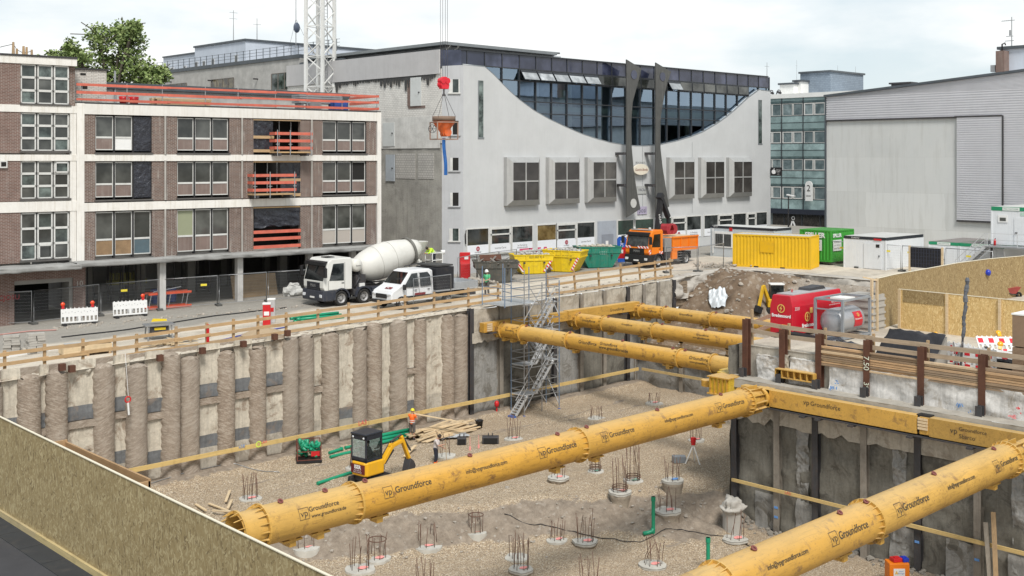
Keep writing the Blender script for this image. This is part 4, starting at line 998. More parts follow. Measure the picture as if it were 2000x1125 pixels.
m=MB(); m.box(0,0,0,2.6,.8,.3); m.box(0,.1,.3,.1,.2,.9); m.box(2.4,.1,.3,2.5,.2,.9)
for k in range(6): m.box(.2+k*.4,.1,.3,.3+k*.4,.7,.8)
inside('yellow_frame','yellow slatted frame inside the gutted ground floor at left','frame',216,7,m,plain('dull_yellow',(.45,.42,.16),.6),0,.9)
m=MB(); m.blob((0,0,.5),.62,5,(1.15,.9,.85),3,.25,2.2); m.blob((.1,0,1.0),.25,6,(1.6,1,.5),2,.3); o=m.build('big_bag',dirty('white_woven',(.55,.55,.53),.8,.2,2,15,.4),None,LO+Lx*Ls(573,-.5)+Ly*-.5+Vector((0,0,-.1))); tag(o,'crumpled white bulk bag on the ground left of the mixer truck cab','bag')
# orange steel frame trestles at the first column
tr=thing('orange_trestle','orange steel framed trestle lying by the first pale column','trestle',LO+Lx*Ls(294,-.6)+Ly*-.3+Vector((0,0,-.12)),LU)
m=MB()
for z in (.1,1.0): m.box(0,0,z,2.9,.06,z+.14); m.box(0,.7,z,2.9,.76,z+.14)
m.build('rail',dirty('orange_red_paint',(.7,.09,.03),.5),tr)
m=MB()
for x in (.2,1.5,2.7): m.bar((x-.2,.03,.15),(x,.03,1.15),.05,.05); m.bar((x-.2,.73,.15),(x,.73,1.15),.05,.05)
m.bar((.3,.05,1.2),(2.2,.05,1.45),.05,.05); m.build('leg',STEEL,tr)
# ------------------------------------------------------------------ annex behind the brick building, aggregate block, penthouse
AGG=dirty('exposed_aggregate',(.47,.46,.44),.9,.3,1,6,.4,0,.25,(.28,.27,.25),.25)
METR=dirty('dark_zinc',(.10,.115,.13),.5,.25,1,12,.05,.3)
ax=thing('annex','low pale annex with dark zinc roof edge behind the orange roof rail','building',(34,80,0))
m=MB(); m.box(0,0,0,23,7,14.9); m.build('wall',AGG,ax); m=MB(); m.box(-.2,-.25,14.9,23,7,15.35); m.build('roof',METR,ax)
m=MB(); m.cyl((2.1,-.1,13),(2.1,-.1,16.2),.08,n=8); m.cyl((1.2,-.1,13),(1.2,-.1,15.2),.05,n=8); m.build('vent_pipe',STEEL,ax)
ag=thing('aggregate_block','long exposed aggregate block with strip windows behind the annex','building',(58.6,88,0))
m=MB(); m.box(0,2,0,14,33,19.2); m.build('wall',AGG,ag)
m=MB(); m.box(-.12,2,19.2,14,33,19.55); m.box(-.06,-5,18.4,.2,2,18.75); m.build('roof_edge',METR,ag)
m=MB(); m.box(0,-5.4,0,10,2,18.4); m.build('plain_panel',dirty('plain_grey_panel',(.40,.42,.42),.8,.1,1,10,.05),ag)
for b0,b1,z0,z1 in ((2.3,6.9,16.4,17.92),(14.1,18.6,16.7,17.95),(24,28.5,16.9,17.9)):
    m=MB()
    for k in range(5): b=b0+(b1-b0)*k/4; m.box(-.06,b-.06,z0,.1,b+.06,z1)
    m.box(-.06,b0,z0-.08,.1,b1,z0); m.box(-.06,b0,z1,.1,b1,z1+.06)
    W=m.build('window',dirty('bronze_frame',(.16,.14,.12),.5),ag); m=MB(); m.box(-.03,b0,z0,.02,b1,z1); m.build('pane',glassdark('bronze_glass',(.06,.05,.035),.06,1,1,(.22,.18,.1)) if b0>10 else GL2,W)
m=MB()
for k in range(3): m.cyl((-.5,9.5+k*9,17.6+.3*k),(0,9.5+k*9,17.6+.3*k),.08,n=6)
m.build('spout',DKSTEEL,ag)
m=MB()
for z in (19.95,20.25,20.55): m.bar((.3,-4,z),(.3,33,z),.03,.03)
for k in range(30): m.bar((.3,-3.5+k*1.25,19.5),(.3,-3.5+k*1.25,20.6),.05,.05)
m.build('railing',METR,ag)
PH=dirty('pale_blue_cladding',(.56,.61,.69),.7,.12,.7,8,.05,0,.35,(.36,.38,.42),.2)
ph=thing('penthouse','pale blue clad penthouse with small upright windows behind the crane mast','building',(62,105.6,19.3))
m=MB(); m.box(0,0,0,30,11,2.95); m.box(.2,11,0,30,19,2.35); m.build('wall',PH,ph)
m=MB(); m.box(-.15,-.15,2.95,30,11.1,3.15); m.box(.05,11.1,2.35,30,19,2.5); m.build('roof_edge',METR,ph)
for b,z0,z1 in ((1.5,.2,1.6),(6.5,.1,1.5),(8.5,.1,1.4),(10.2,.1,1.4),(13,.1,1.1),(16,.1,1.1),(17,.1,1.1)):
    m=MB(); m.box(-.05,b,z0,.1,b+.7,z1); W=m.build('window',dirty('white_metal_frame',(.6,.62,.65),.6),ph); m=MB(); m.box(-.06,b+.12,z0+.1,-.04,b+.58,z1-.1); m.build('pane',GL1,W)
def antenna(label,px,py0,py1,b,bars=2,disc=False):
    p0=atB(px,py0,b); p1=atB(px,py1,b); hh=p1.z-p0.z
    t=thing('antenna',label,'antenna',p0); m=MB(); m.cyl((0,0,0),(0,0,hh),.05,.03,6); m.build('mast',STEEL,t)
    m=MB()
    for k in range(bars): z=hh*(.72+.2*k/max(1,bars-1)); m.bar((-.5,0,z),(.5,0,z),.035,.035)
    m.build('aerial',STEEL,t)
    if disc:
        m=MB(); m.lathe([(0,-.1),(.38,-.06),(.42,0),(.38,.06),(0,.1)],18,Matrix.Translation((0,-.15,hh*.22))@Matrix.Rotation(PI/2,4,'X')@Matrix.Scale(1.35,4,(0,1,0))); m.build('dish',plain('dark_dish',(.07,.09,.13),.4),t)
        m=MB(); m.bar((0,0,hh*.32),(-1.0,0,-.6),.02,.02); m.bar((0,0,hh*.32),(2.2,0,-.7),.02,.02); m.build('guy_wire',DKSTEEL,t)
    return t
antenna('tall thin antenna with two crossbars on the penthouse roof, left of the others',456,79,20,112)
antenna('short thin antenna on the penthouse roof right of the tall one',502,78,36,108,1)
antenna('mast with an oval dish and guy wires, between the penthouse and the crane mast',578,92,-80,104,1,True)
# ------------------------------------------------------------------ tower crane
tc=thing('tower_crane','white lattice tower crane mast rising out of the picture behind the brick building','tower crane',(57.4,84.9,0),R(20))
CRW=dirty('crane_white',(.72,.72,.70),.5,.1,1,20,.02,0,.1)
tw=.9
def lattice(m,z0,z1,st):
    c=[(-tw,-tw),(tw,-tw),(tw,tw),(-tw,tw)]; z=z0
    k=0
    while z<z1-.1:
        for i in range(4):
            a,b=c[i],c[(i+1)%4]
            if k%2: a,b=b,a
            m.bar((*a,z),(*b,z+st),.085,.085);
            if k%2==0: m.bar((*a,z),(*b,z),.07,.07)
        z+=st; k+=1
m=MB()
for x,y in ((-tw,-tw),(tw,-tw),(tw,tw),(-tw,tw)): m.box(x-.13,y-.13,0,x+.13,y+.13,46)
m.build('corner_chord',CRW,tc); m=MB(); lattice(m,0,46,1.35); m.build('lattice',CRW,tc)
m=MB(); m.box(-.05,-.5,0,-.0,-.46,46); m.box(.4,-.5,0,.45,-.46,46)
for k in range(150): m.bar((0,-.48,k*.3),(.42,-.48,k*.3),.025,.025)
m.build('ladder',STEEL,tc)
BK=Vector((48.6,57.5,0))
# jib over the hoisted bucket, above the picture
d=(BK-Vector((57.4,84.9,0))); L_=d.length+12; jz=46.5
jb=MB()
for s_,zz in ((-.6,0),(.6,0),(0,1.2)): jb.bar((0,s_,jz+zz),(L_,s_,jz+zz),.14,.14)
for k in range(int(L_/1.5)):
    x=k*1.5
    for s_ in (-.6,.6): jb.bar((x,s_,jz),(x+.75,0,jz+1.2),.07,.07); jb.bar((x+.75,0,jz+1.2),(x+1.5,s_,jz),.07,.07)
jb.build('jib',CRW,tc,(0,0,0),(0,0,math.atan2(d.y,d.x)-R(20)))
# hoisted concrete bucket and hook block
hz=lambda px,py: H-(py-310)/F_*(BK.x*CU+BK.y*SU)
BK=atB(867,250,57.5); BK.z=0
hk=thing('hook_block','bright red crane hook block hanging on four ropes in front of the white building','hook block',(BK.x,BK.y,hz(866,174)))
zt=hz(866,150)-hz(866,174); m=MB(); m.prism([(-.28,0),(.28,0),(.36,.25),(.3,.6),(.12,zt),(-.12,zt),(-.3,.6),(-.36,.25)],-.16,.16); m.cyl((-.2,0,.3),(-.2,.001+.2,.3),.22); m.cyl((.2,-.2,.55),(.2,.2,.55),.2,n=16); m.cyl((-.2,-.2,.55),(-.2,.2,.55),.2,n=16); m.build('block',dirty('signal_red',(.72,.02,.04),.4),hk,bev=.02)
m=MB()
for x in (-.3,-.1,.12,.3): m.cyl((x,0,.5),(x*1.2,0,47-hz(866,174)),.014,n=5)
m.build('rope',DKSTEEL,hk); m=MB(); m.cyl((0,0,-.35),(0,0,0),.05,n=8); m.lathe([(.1,-.35),(.13,-.4),(.1,-.45)],10); m.build('hook',DKSTEEL,hk)
zb=hz(868,272); bz=hz(868,228)-zb
cbk=thing('concrete_bucket','orange concrete skip hanging in a steel cage below the red hook block','concrete bucket',(BK.x,BK.y,zb),R(-20))
OR=dirty('worn_orange_paint',(.70,.13,.025),.5,.3,2,14,.1,0,.2,(.25,.22,.2),.4)
m=MB(); m.lathe([(.72,bz),(.72,bz*.72),(.2,bz*.25),(.2,bz*.12),(.17,bz*.12),(.17,bz*.25),(.68,bz*.72),(.68,bz)],20); m.build('hopper',OR,cbk)
m=MB(); m.lathe([(.76,bz-.28),(.78,bz-.28),(.78,bz+.02),(.66,bz+.02),(.66,bz-.02)],20); m.build('rim',dirty('muddy_rim',(.22,.15,.11),.8),cbk)
m=MB()
for sx in (-1,1):
    for sy in (-1,1): m.bar((sx*.72,sy*.72,0),(sx*.72,sy*.72,bz*.75),.07,.07)
for z in (0,bz*.75):
    for s_ in (-1,1): m.bar((-.72,s_*.72,z),(.72,s_*.72,z),.07,.07); m.bar((s_*.72,-.72,z),(s_*.72,.72,z),.07,.07)
m.build('cage',dirty('cage_rust',(.33,.22,.17),.7),cbk)
m=MB(); m.cyl((0,-.3,bz*.25),(0,.3,bz*.25),.18,n=14); m.cyl((.15,-.4,bz*.3),(.15,-.1,bz*.3),.26,n=14); m.build('gate_drive',OR,cbk)
m=MB(); m.lathe([(.25,-.02),(.28,-.02),(.28,.02),(.25,.02)],18,Matrix.Translation((-1.0,-.5,bz*.45))@Matrix.Rotation(PI/2,4,'X'),True,True)
for a in (0,PI/3,2*PI/3): m.bar((-1-.25*math.cos(a),-.5,bz*.45-.25*math.sin(a)),(-1+.25*math.cos(a),-.5,bz*.45+.25*math.sin(a)),.03,.03)
m.build('hand_wheel',DKSTEEL,cbk)
hkz=hz(866,180)-zb
m=MB()
for sx in (-1,1):
    for sy in (-1,1): m.cyl((sx*.6,sy*.6,bz),(0,0,hkz),.016,n=5)
m.build('chain',DKSTEEL,cbk)
m=MB(); L_=zb-hz(866,345); m.grid(lambda u,v:(-.12*(1-.25*v)+.24*u+.12*v*math.sin(v*2),-.1*math.sin(u*PI)+.05*math.sin(v*7),-L_*v+.1),8,24); m.grid(lambda u,v:(-.12*(1-.25*v)+.24*u+.12*v*math.sin(v*2),.1*math.sin(u*PI)+.05*math.sin(v*7),-L_*v+.1),8,24)
m.build('hose',dirty('blue_hose',(.02,.13,.42),.5,.3,2,10,.3),cbk)
# ------------------------------------------------------------------ tree behind the roofs
def tree(label,px,Y,crowns,ztrunk,seed,n,ls=.34):
    X=(px-1000)/F_*Y; a=X*SU+Y*CU; b=-X*CU+Y*SU
    t=thing('tree',label,'tree',(a,b,0)); r_=random.Random(seed)
    BARK=dirty('tree_bark',(.10,.085,.065),.95,.3,1,8,.4)
    rx=Vector((SU,-CU,0)); ry=Vector((CU,SU,0))
    m=MB(); m.tube([(0,0,0),(.1,.1,5),(-.1,0,10),(0,0,ztrunk)],.42,10)
    C=[]
    for (cx,cz,r) in crowns:
        k_=Vector((0,0,0))+rx*cx+ry*r_.uniform(-1.8,1.8)+Vector((0,0,cz)); C.append((k_,r))
        m.tube([(0,0,ztrunk-4+r_.uniform(-2,2)),k_*.5+Vector((0,0,(ztrunk-2)*.5)),k_],.13,7)
        for q in range(6):
            e=k_+Vector((r_.gauss(0,.6),r_.gauss(0,.6),r_.gauss(0,.6)))*r; m.tube([k_,(k_+e)/2+Vector((0,0,.2)),e],.045,5)
    m.build('trunk',BARK,t)
    lv=MB()
    for i in range(n):
        k_,r=r_.choice(C)
        d=Vector((r_.gauss(0,1),r_.gauss(0,1),r_.gauss(0,1))).normalized(); rad=r*(r_.random()**.42)*(.72+.55*noise.noise(d*2.3+k_))
        p=k_+d*rad*1.12
        if noise.noise(p*.75)<-.26: continue
        u=Vector((r_.gauss(0,1),r_.gauss(0,1),r_.gauss(0,.7))).normalized(); w_=u.cross(Vector((r_.gauss(0,1),r_.gauss(0,1),r_.gauss(0,1)))).normalized()
        s_=ls*r_.uniform(.6,1.25); lv.cur=0 if r_.random()<.55 else 1 if r_.random()<.6 else 2
        lv.quad(p-u*s_*.5,p+w_*s_*.32,p+u*s_*.5,p-w_*s_*.32)
    def leaf(nm,c):
        if nm in MATS: return MATS[nm]
        n_=NT(nm); f=n_.noise(.5,3); n_.color(n_.mix(f,sh(c,.65),sh(c,1.3))); n_.setp(.55,0,.3); n_.b.inputs['Subsurface Weight'].default_value=0
        MATS[nm]=n_.m; return n_.m
    lv.build('crown',[leaf('leaf_mid',(.20,.27,.09)),leaf('leaf_light',(.31,.38,.15)),leaf('leaf_dark',(.10,.15,.05))],t,fix=False)
tree('large bushy green tree rising behind the left rooftops',215,108,[(-2.6,19.0,2.0),(-1.2,21.3,1.9),(.6,22.0,1.5),(1.7,21.0,2.0),(-.2,19.2,2.4),(2.6,18.4,2.0),(3.9,17.4,1.5),(-.9,17.4,2.3),(1.4,17.2,2.4),(-4.2,18.8,1.5),(4.8,17.8,1.1),(-3.4,20.3,1.0),(2.3,22.2,1.0),(4.6,16.6,1.1)],17,3,15000,.36)
tree('smaller green tree left of the large one behind the corner block',108,112,[(0,19.6,1.3),(1.2,19.0,1.2),(-1.1,18.9,1.1),(.3,17.8,1.8),(2.0,18.2,1.2)],16.5,9,3600,.36)
# ------------------------------------------------------------------ white plaster building with the sagging glass front
PLAS=dirty('pale_grey_plaster',(.51,.52,.525),.9,.10,.3,22,.18,0,.28,(.33,.34,.34),.14,.3,0)
PLASG=dirty('grey_plaster',(.45,.46,.475),.9,.1,.5,20,.15,0,.3,(.27,.27,.27),.2,.3,0)
ZINC=dirty('zinc_trim',(.26,.28,.29),.45,.15,2,20,.03,.5)
W_=Vector((59.64,68,0))
wb=thing('plaster_building','pale plaster building with a sagging curved glass front in the middle','building',W_)
pB=lambda px,py,y=68: atB(px,py,y)-W_
curve=[(948,132),(965,147),(981,164),(997,180),(1014,195),(1044,217),(1074,234),(1108,250),(1137,262.5),(1167,272.5),(1193,279.5),(1223,284.5),(1242,286),(1261,286),(1290,283.5),(1324,276),(1350,268),(1373,259),(1402,242),(1419,230),(1436,216),(1462,192),(1485,175)]
cv=[(pB(x,y).x,pB(x,y).z) for x,y in curve]; XR=pB(1505,200).x
def wallstrip():
    m=MB(); top=[(0,17.27),(pB(947,131).x,17.22)]+cv+[(pB(1486,175).x,16.97),(XR,16.93)]
    # split in vertical strips so the curve stays clean; front face, top face and inner face
    for k in range(len(top)-1):
        (x0,z0),(x1,z1)=top[k],top[k+1]
        m.add([(x0,0,1.0),(x1,0,1.0),(x1,0,z1),(x0,0,z0),(x1,.45,z1),(x0,.45,z0),(x1,.45,1.0),(x0,.45,1.0)],[(0,1,2,3),(3,2,4,5),(5,4,6,7)])
    return m,top
m,top=wallstrip(); o=m.build('wall',PLAS,wb);
m=MB(); m.tube([(x,.1,z+.03) for x,z in top],.09,6); m.build('coping',ZINC,wb)
# openings for the ground floor glazing are dark bands set just proud; plinth below
m=MB(); m.box(-.02,-.04,-.5,XR,.4,1.02); m.build('plinth',PLASG,wb)
m=MB(); m.box(pB(910,500).x,-.16,1.9,pB(1165,500).x,.0,2.02); m.build('ledge',dirty('pale_ledge',(.5,.5,.48),.8),wb)
m=MB(); x=pB(1352,300).x; m.box(x-.02,-.006,4.4,x+.02,.01,11.4); m.build('joint',ZINC,wb); x=pB(1255,300).x; m=MB(); m.box(x-.02,-.006,4.4,x+.02,.01,10.9); m.build('joint',ZINC,wb)
# chamfer and firewall side
cx0,cy0=58.5-W_.x,69.31-68
m=MB(); m.add([(0,0,-.5),(cx0,cy0,-.5),(cx0,cy0,17.2),(0,0,17.27),(0,.5,-.5),(.4,cy0+.4,-.5)],[(0,1,2,3)]); m.build('chamfer_wall',PLASG,wb,fix=False)
dch=Vector((cx0,cy0,0)); Lc=dch.length; ang=math.atan2(-dch.y,-dch.x)
for k,(y0,y1) in enumerate(((155,181),(236,263),(308,333),(376,402),(446,470))):
    t=81; z1=H-(y0-310)/F_*90.6; z0=H-(y1-310)/F_*90.6
    m=MB(); xc=-.52*dch.x*-1; u=dch.normalized(); n_=Vector((u.y,-u.x,0));
    if n_.y>0: n_=-n_
    def Q(a,b,z): return tuple(u*a+n_*b+Vector((0,0,z)))
    a0,a1=.18*Lc+.05,.62*Lc
    W=MB();
    for (p,q,r,s) in ((a0-.06,a0+.02,z0,z1),(a1-.02,a1+.06,z0,z1)): W.hexa([Q(p,-.05,r),Q(q,-.05,r),Q(q,.03,r),Q(p,.03,r)],[Q(p,-.05,s),Q(q,-.05,s),Q(q,.03,s),Q(p,.03,s)])
    W.hexa([Q(a0-.15,-.05,z0-.1),Q(a1+.15,-.05,z0-.1),Q(a1+.15,.12,z0-.1),Q(a0-.15,.12,z0-.1)],[Q(a0-.15,-.05,z0-.0),Q(a1+.15,-.05,z0),Q(a1+.15,.12,z0),Q(a0-.15,.12,z0)])
    wn=W.build('window',PLASG if k in (1,2,3) else WFRAME,wb)
    g=MB(); g.hexa([Q(a0,-.02,z0),Q(a1,-.02,z0),Q(a1,.015,z0),Q(a0,.015,z0)],[Q(a0,-.02,z1),Q(a1,-.02,z1),Q(a1,.015,z1),Q(a0,.015,z1)]); g.build('pane',DARKIN if k in(1,2,3) else GL2,wn)
    g=MB(); g.hexa([Q(a1-.22,.0,z0),Q(a1,.0,z0),Q(a1,.02,z0),Q(a1-.22,.02,z0)],[Q(a1-.22,.0,z1),Q(a1,.0,z1),Q(a1,.02,z1),Q(a1-.22,.02,z1)]); g.build('reveal',dirty('reveal_white',(.62,.62,.6),.8),wn)
fw=58.5-W_.x
BRW=brick('white_painted_brick',(.74,.72,.68),(.68,.66,.62),(.46,.44,.41),1,.36,.155,.014,.25,.5)
BLK=brick('grey_block_infill',(.52,.50,.47),(.47,.455,.43),(.28,.27,.25),1,.32,.2,.02,.2,.5)
ROUGHC=dirty('rough_board_concrete',(.42,.405,.37),.95,.35,.5,10,.7,0,.4,(.15,.145,.135),.5,.3,0,.04)
WHR=dirty('whitewashed_rough',(.68,.67,.64),.95,.2,.8,12,.6,0,.25,(.3,.29,.27),.35,.3,0,.03)
def fwall(m,b0,b1,z0,z1,dx=0): m.box(fw-dx,b0-68,z0,fw+.3,b1-68,z1)
m=MB(); m.quad((fw,1.31,-.6),(fw,24,-.6),(fw,24,11.0),(fw,1.31,11.0)); m.build('firewall_concrete',ROUGHC,wb)
m=MB(); m.box(fw,1.31,10.9,fw+.3,24,17.0); m.build('firewall_brick',BRW,wb)
m=MB(); rough(m,69.4-68,78.3-68,10.6,13.2,fw-.06,3,.05,20,10,'x'); m.build('firewall_whitewash',WHR,wb)
m=MB(); m.box(fw-.12,1.5,16.6,fw,24,18.55); m.build('firewall_plaster_band',dirty('grey_band_plaster',(.52,.51,.51),.9,.08,.7,14,.1,0,.3,(.3,.29,.28),.15),wb)
TAR=dirty('tar_remnant',(.075,.075,.075),.9,.4,1.5,8,.5)
m=MB(); r_=random.Random(4)
b=70.0
while b<84:
    w2=r_.uniform(.15,.6); d=r_.uniform(.25,.95)*(1.35 if b<77 else .6)*(.4+abs(noise.noise(Vector((b*.7,2,3))))*1.6)
    m.add([(fw-.08,b-68,16.62),(fw-.08,b+w2-68,16.62),(fw-.08,b+w2*.8-68,16.5-d),(fw-.08,b+w2*.35-68,16.45-d*1.1)],[(0,1,2,3)]); b+=w2*.9
m.build('tar_strip',TAR,wb)
DOORW=dirty('old_white_door',(.62,.64,.63),.6,.08);
for b0,b1,z0,z1,mt,fr in ((71.85,73.25,14.1,16.45,DOORW,1),(75.4,77.0,10.8,12.8,DOORW,0),(75.4,76.6,7.85,10.1,dirty('blue_grey_door',(.42,.46,.50),.6,.1),0)):
    m=MB(); m.box(fw-.1,b0-68,z0,fw-.03,b1-68,z1); D=m.build('door',mt,wb); m=MB(); m.cyl((fw-.18,b0-68+.25,z0+1.1),(fw-.1,b0-68+.25,z0+1.1),.06,n=8); m.build('handle',DKSTEEL,D)
m=MB(); m.box(fw-.04,71.4-68,13.9,fw-.01,73.6-68,14.1); m.box(fw-.05,73.25-68,14.1,fw-.01,73.7-68,16.3); m.build('raw_brick_edge',BR2,wb)
m=MB(); m.box(fw-.03,70.3-68,8.1,fw,72.3-68,10.2); m.build('block_infill',BLK,wb); m=MB(); m.box(fw-.03,72.7-68,8.1,fw,75.3-68,10.2); m.build('block_infill',BLK,wb)
# roof levels
m=MB(); m.box(.6,2.6,18.4,14.0,32,19.0); m.build('upper_wall',dirty('pale_zinc',(.40,.43,.46),.6,.1),wb)
m=MB(); m.prism([(-.6,1.6),(12.8,1.9),(13.2,3.0),(13.2,32),(-.6,32)],19.0,19.25,'xy'); m.build('upper_roof',ZINC,wb)
m=MB(); m.tube([(-.5,32,19.12),(-.5,1.7,19.1),(13.2,2.0,19.2)],.09,6); m.build('gutter',dirty('gutter_zinc',(.36,.37,.37),.4,.1,2,20,0,.5),wb)
m=MB()
for x in (.2,1.1): m.tube([(x,1.75,19.1),(x,2.0,18.85),(x,2.3,18.75),(x,2.3,18.5)],.07,6)
m.build('rainwater_outlet',WHITEP,wb)
m=MB(); m.box(0,.6,18.45,XR,30,18.52); m.build('roof_deck',MATS['roofing_felt'],wb)
m=MB(); m.box(XR-.3,.45,.0,XR,30,18.4); m.box(.4,29.7,0,XR,30,18.4); m.build('rear_wall',PLASG,wb)
# glass front
CWG=seeglass('curtain_glass',(.5,.56,.58),.01,1.8,.25); FASC=glassdark('dark_fascia_glass',(.035,.042,.08),.04,1,.5,(.085,.096,.155))
FRM=dirty('anthracite_frame',(.05,.055,.062),.45,.15,2,20,0,.3)
fx=[-1.14,-.57,0.02];
m=MB();
mulx=[pB(px,140,68.4).x for px in (911,946,980,1014,1046,1077,1107,1137,1166,1194,1222,1250,1277,1302,1326,1350,1373,1396,1418,1440,1461,1481,1502)]
for i in range(len(mulx)-1):
    m=MB(); m.box(mulx[i]+.03,.38,17.3,mulx[i+1]-.03,.42,18.5);
    if i==0: m.box(.05,.36,17.3,mulx[0]-.03,.40,18.5)
    m.build('fascia_pane',FASC,wb)
m=MB(); m.hexa([(cx0,cy0,17.2),(.05,.3,17.2),(.1,.6,17.2),(cx0+.1,cy0+.3,17.2)],[(cx0,cy0,18.5),(.05,.3,18.5),(.1,.6,18.5),(cx0+.1,cy0+.3,18.5)]); m.box(cx0+.0,cy0,17.2,cx0+.1,cy0+1.6,18.5); m.build('corner_fascia',FASC,wb)
m=MB()
for x in mulx: m.box(x-.04,.32,10.6,x+.04,.5,18.5)
for z in (17.35,16.35,14.62,13.62): m.box(mulx[0],.34,z-.045,mulx[-1],.48,z+.045)
m.box(.0,.25,18.5,XR,.7,18.6); m.build('curtain_frame',FRM,wb)
m=MB(); m.quad((mulx[0],.45,10.5),(mulx[-1],.45,10.5),(mulx[-1],.45,17.3),(mulx[0],.45,17.3)); m.build('curtain_wall',CWG,wb,fix=False)
# opened vents (lighter, tilted out) and shut vents
for i in range(3,20):
    a,b=mulx[i]+.06,mulx[i+1]-.06
    opn=i in (3,4,5,6,7) or i==13
    m=MB(); tl=.55 if opn else .04
    m.hexa([(a,.3-tl,16.42),(b,.3-tl,16.42),(b,.34-tl,16.42),(a,.34-tl,16.42)],[(a,.3,17.28),(b,.3,17.28),(b,.34,17.28),(a,.34,17.28)])
    V=m.build('vent_frame',FRM,wb); m=MB();
    m.quad((a+.05,.29-tl*.96,16.47),(b-.05,.29-tl*.96,16.47),(b-.05,.29-tl*.03,17.23),(a+.05,.29-tl*.03,17.23)); m.build('pane',glassdark('tilted_vent_glass',(.42,.45,.47),.05,.4,1,(.52,.55,.57)) if opn else GL1,V,fix=False)
INT=plain('interior_pale',(.6,.64,.6),.8); INTD=dirty('interior_grey',(.5,.53,.52),.9,.6,.5,3,0)
m=MB(); m.box(.6,.9,13.55,XR-.4,12,13.95); m.box(.6,.9,10.3,XR-.4,12,10.6); m.box(.6,.9,17.35,XR-.4,12,17.5); m.build('floor_slab',dirty('interior_slab',(.5,.55,.5),.8,.2),wb)
m=MB(); m.box(.6,5.5,10.5,XR-.4,5.7,17.4); m.build('inner_wall',INTD,wb)
m=MB(); m.box(8,.75,13.9,XR-2,.85,14.35); m.box(13,.75,10.6,XR-8,.85,11.0); m.build('parapet_panel',plain('pale_green_panel',(.50,.62,.55),.7),wb)
for px in (1035,1100,1160,1210,1262,1330,1382,1440):
    m=MB(); x=pB(px,200,70).x; m.cyl((x,1.3,10.5),(x,1.3,17.4),.26,n=14); m.build('interior_column',INT,wb)
r_=random.Random(12)
for k in range(16):
    x=r_.uniform(8,XR-8); z=13.95; m=MB(); w2=r_.uniform(1,1.8); m.box(x,1.4,z+.65,x+w2,2.1,z+.72); m.box(x,1.4,z,x+.06,2.1,z+.65); m.box(x+w2-.06,1.4,z,x+w2,2.1,z+.65)
    if k%2: m.box(x+.2,1.7,z+.72,x+.8,1.75,z+1.2)
    m.build('desk',plain('desk_white',(.62,.64,.62),.6),wb)
m=MB(); m.box(pB(1085,200,70).x,1.5,13.95,pB(1100,200,70).x,2.1,15.9); m.build('cabinet',plain('pale_green',(.35,.5,.38),.7),wb)
# slit windows
for px0,px1,y0,y1 in ((934,944,157,268),(1481,1488,195,280)):
    a,b=pB(px0,y0),pB(px1,y1); m=MB(); m.box(a.x-.04,-.03,b.z-.15,b.x+.08,.02,b.z); m.box(a.x-.03,-.02,b.z,a.x+.06,.02,a.z); V=m.build('slit_window',ZINC,wb); m=MB(); m.box(a.x+.06,-.012,b.z,b.x,.02,a.z); m.build('pane',GL2,V)
# boxed bay windows
BAYF=dirty('bay_metal',(.46,.46,.45),.4,.12,1,14,.03,.35,.35,(.22,.21,.2),.2); BAYG=glassdark('bay_glass',(.075,.07,.066),.1,1,.5,(.105,.098,.09))
for px0,px1 in ((982,1049),(1064,1127),(1140,1199),(1300,1351),(1362,1409),(1417,1463)):
    x0,x1=pB(px0,350).x+.1,pB(px1,350).x-.05; z0,z1=5.85,9.88
    m=MB(); d=.7; i_=.45
    O=[(x0,z0),(x1,z0),(x1,z1),(x0,z1)]; I=[(x0+i_,z0+i_),(x1-i_,z0+i_),(x1-i_,z1-i_),(x0+i_,z1-i_)]
    for k in range(4):
        a,b,c,e=O[k],O[(k+1)%4],I[(k+1)%4],I[k]
        m.quad((a[0],0,a[1]),(b[0],0,b[1]),(b[0],-d*.55,b[1]),(a[0],-d*.55,a[1]))
        m.quad((a[0],-d*.55,a[1]),(b[0],-d*.55,b[1]),(c[0],-d,c[1]),(e[0],-d,e[1]))
    W=m.build('bay_window',BAYF,wb)
    m=MB(); m.box(x0+i_-.02,-d+.06,z0+i_-.02,x1-i_+.02,-d+.04,z1-i_+.02); m.build('pane',BAYG,W)
    m=MB(); xc=(x0+x1)/2; zc=(z0+z1)/2; m.box(xc-.06,-d-.0,z0+i_,xc+.06,-d+.04,z1-i_); m.box(x0+i_,-d-.01,zc-.06,x1-i_,-d+.03,zc+.06); m.build('glazing_bar',BAYF,W)
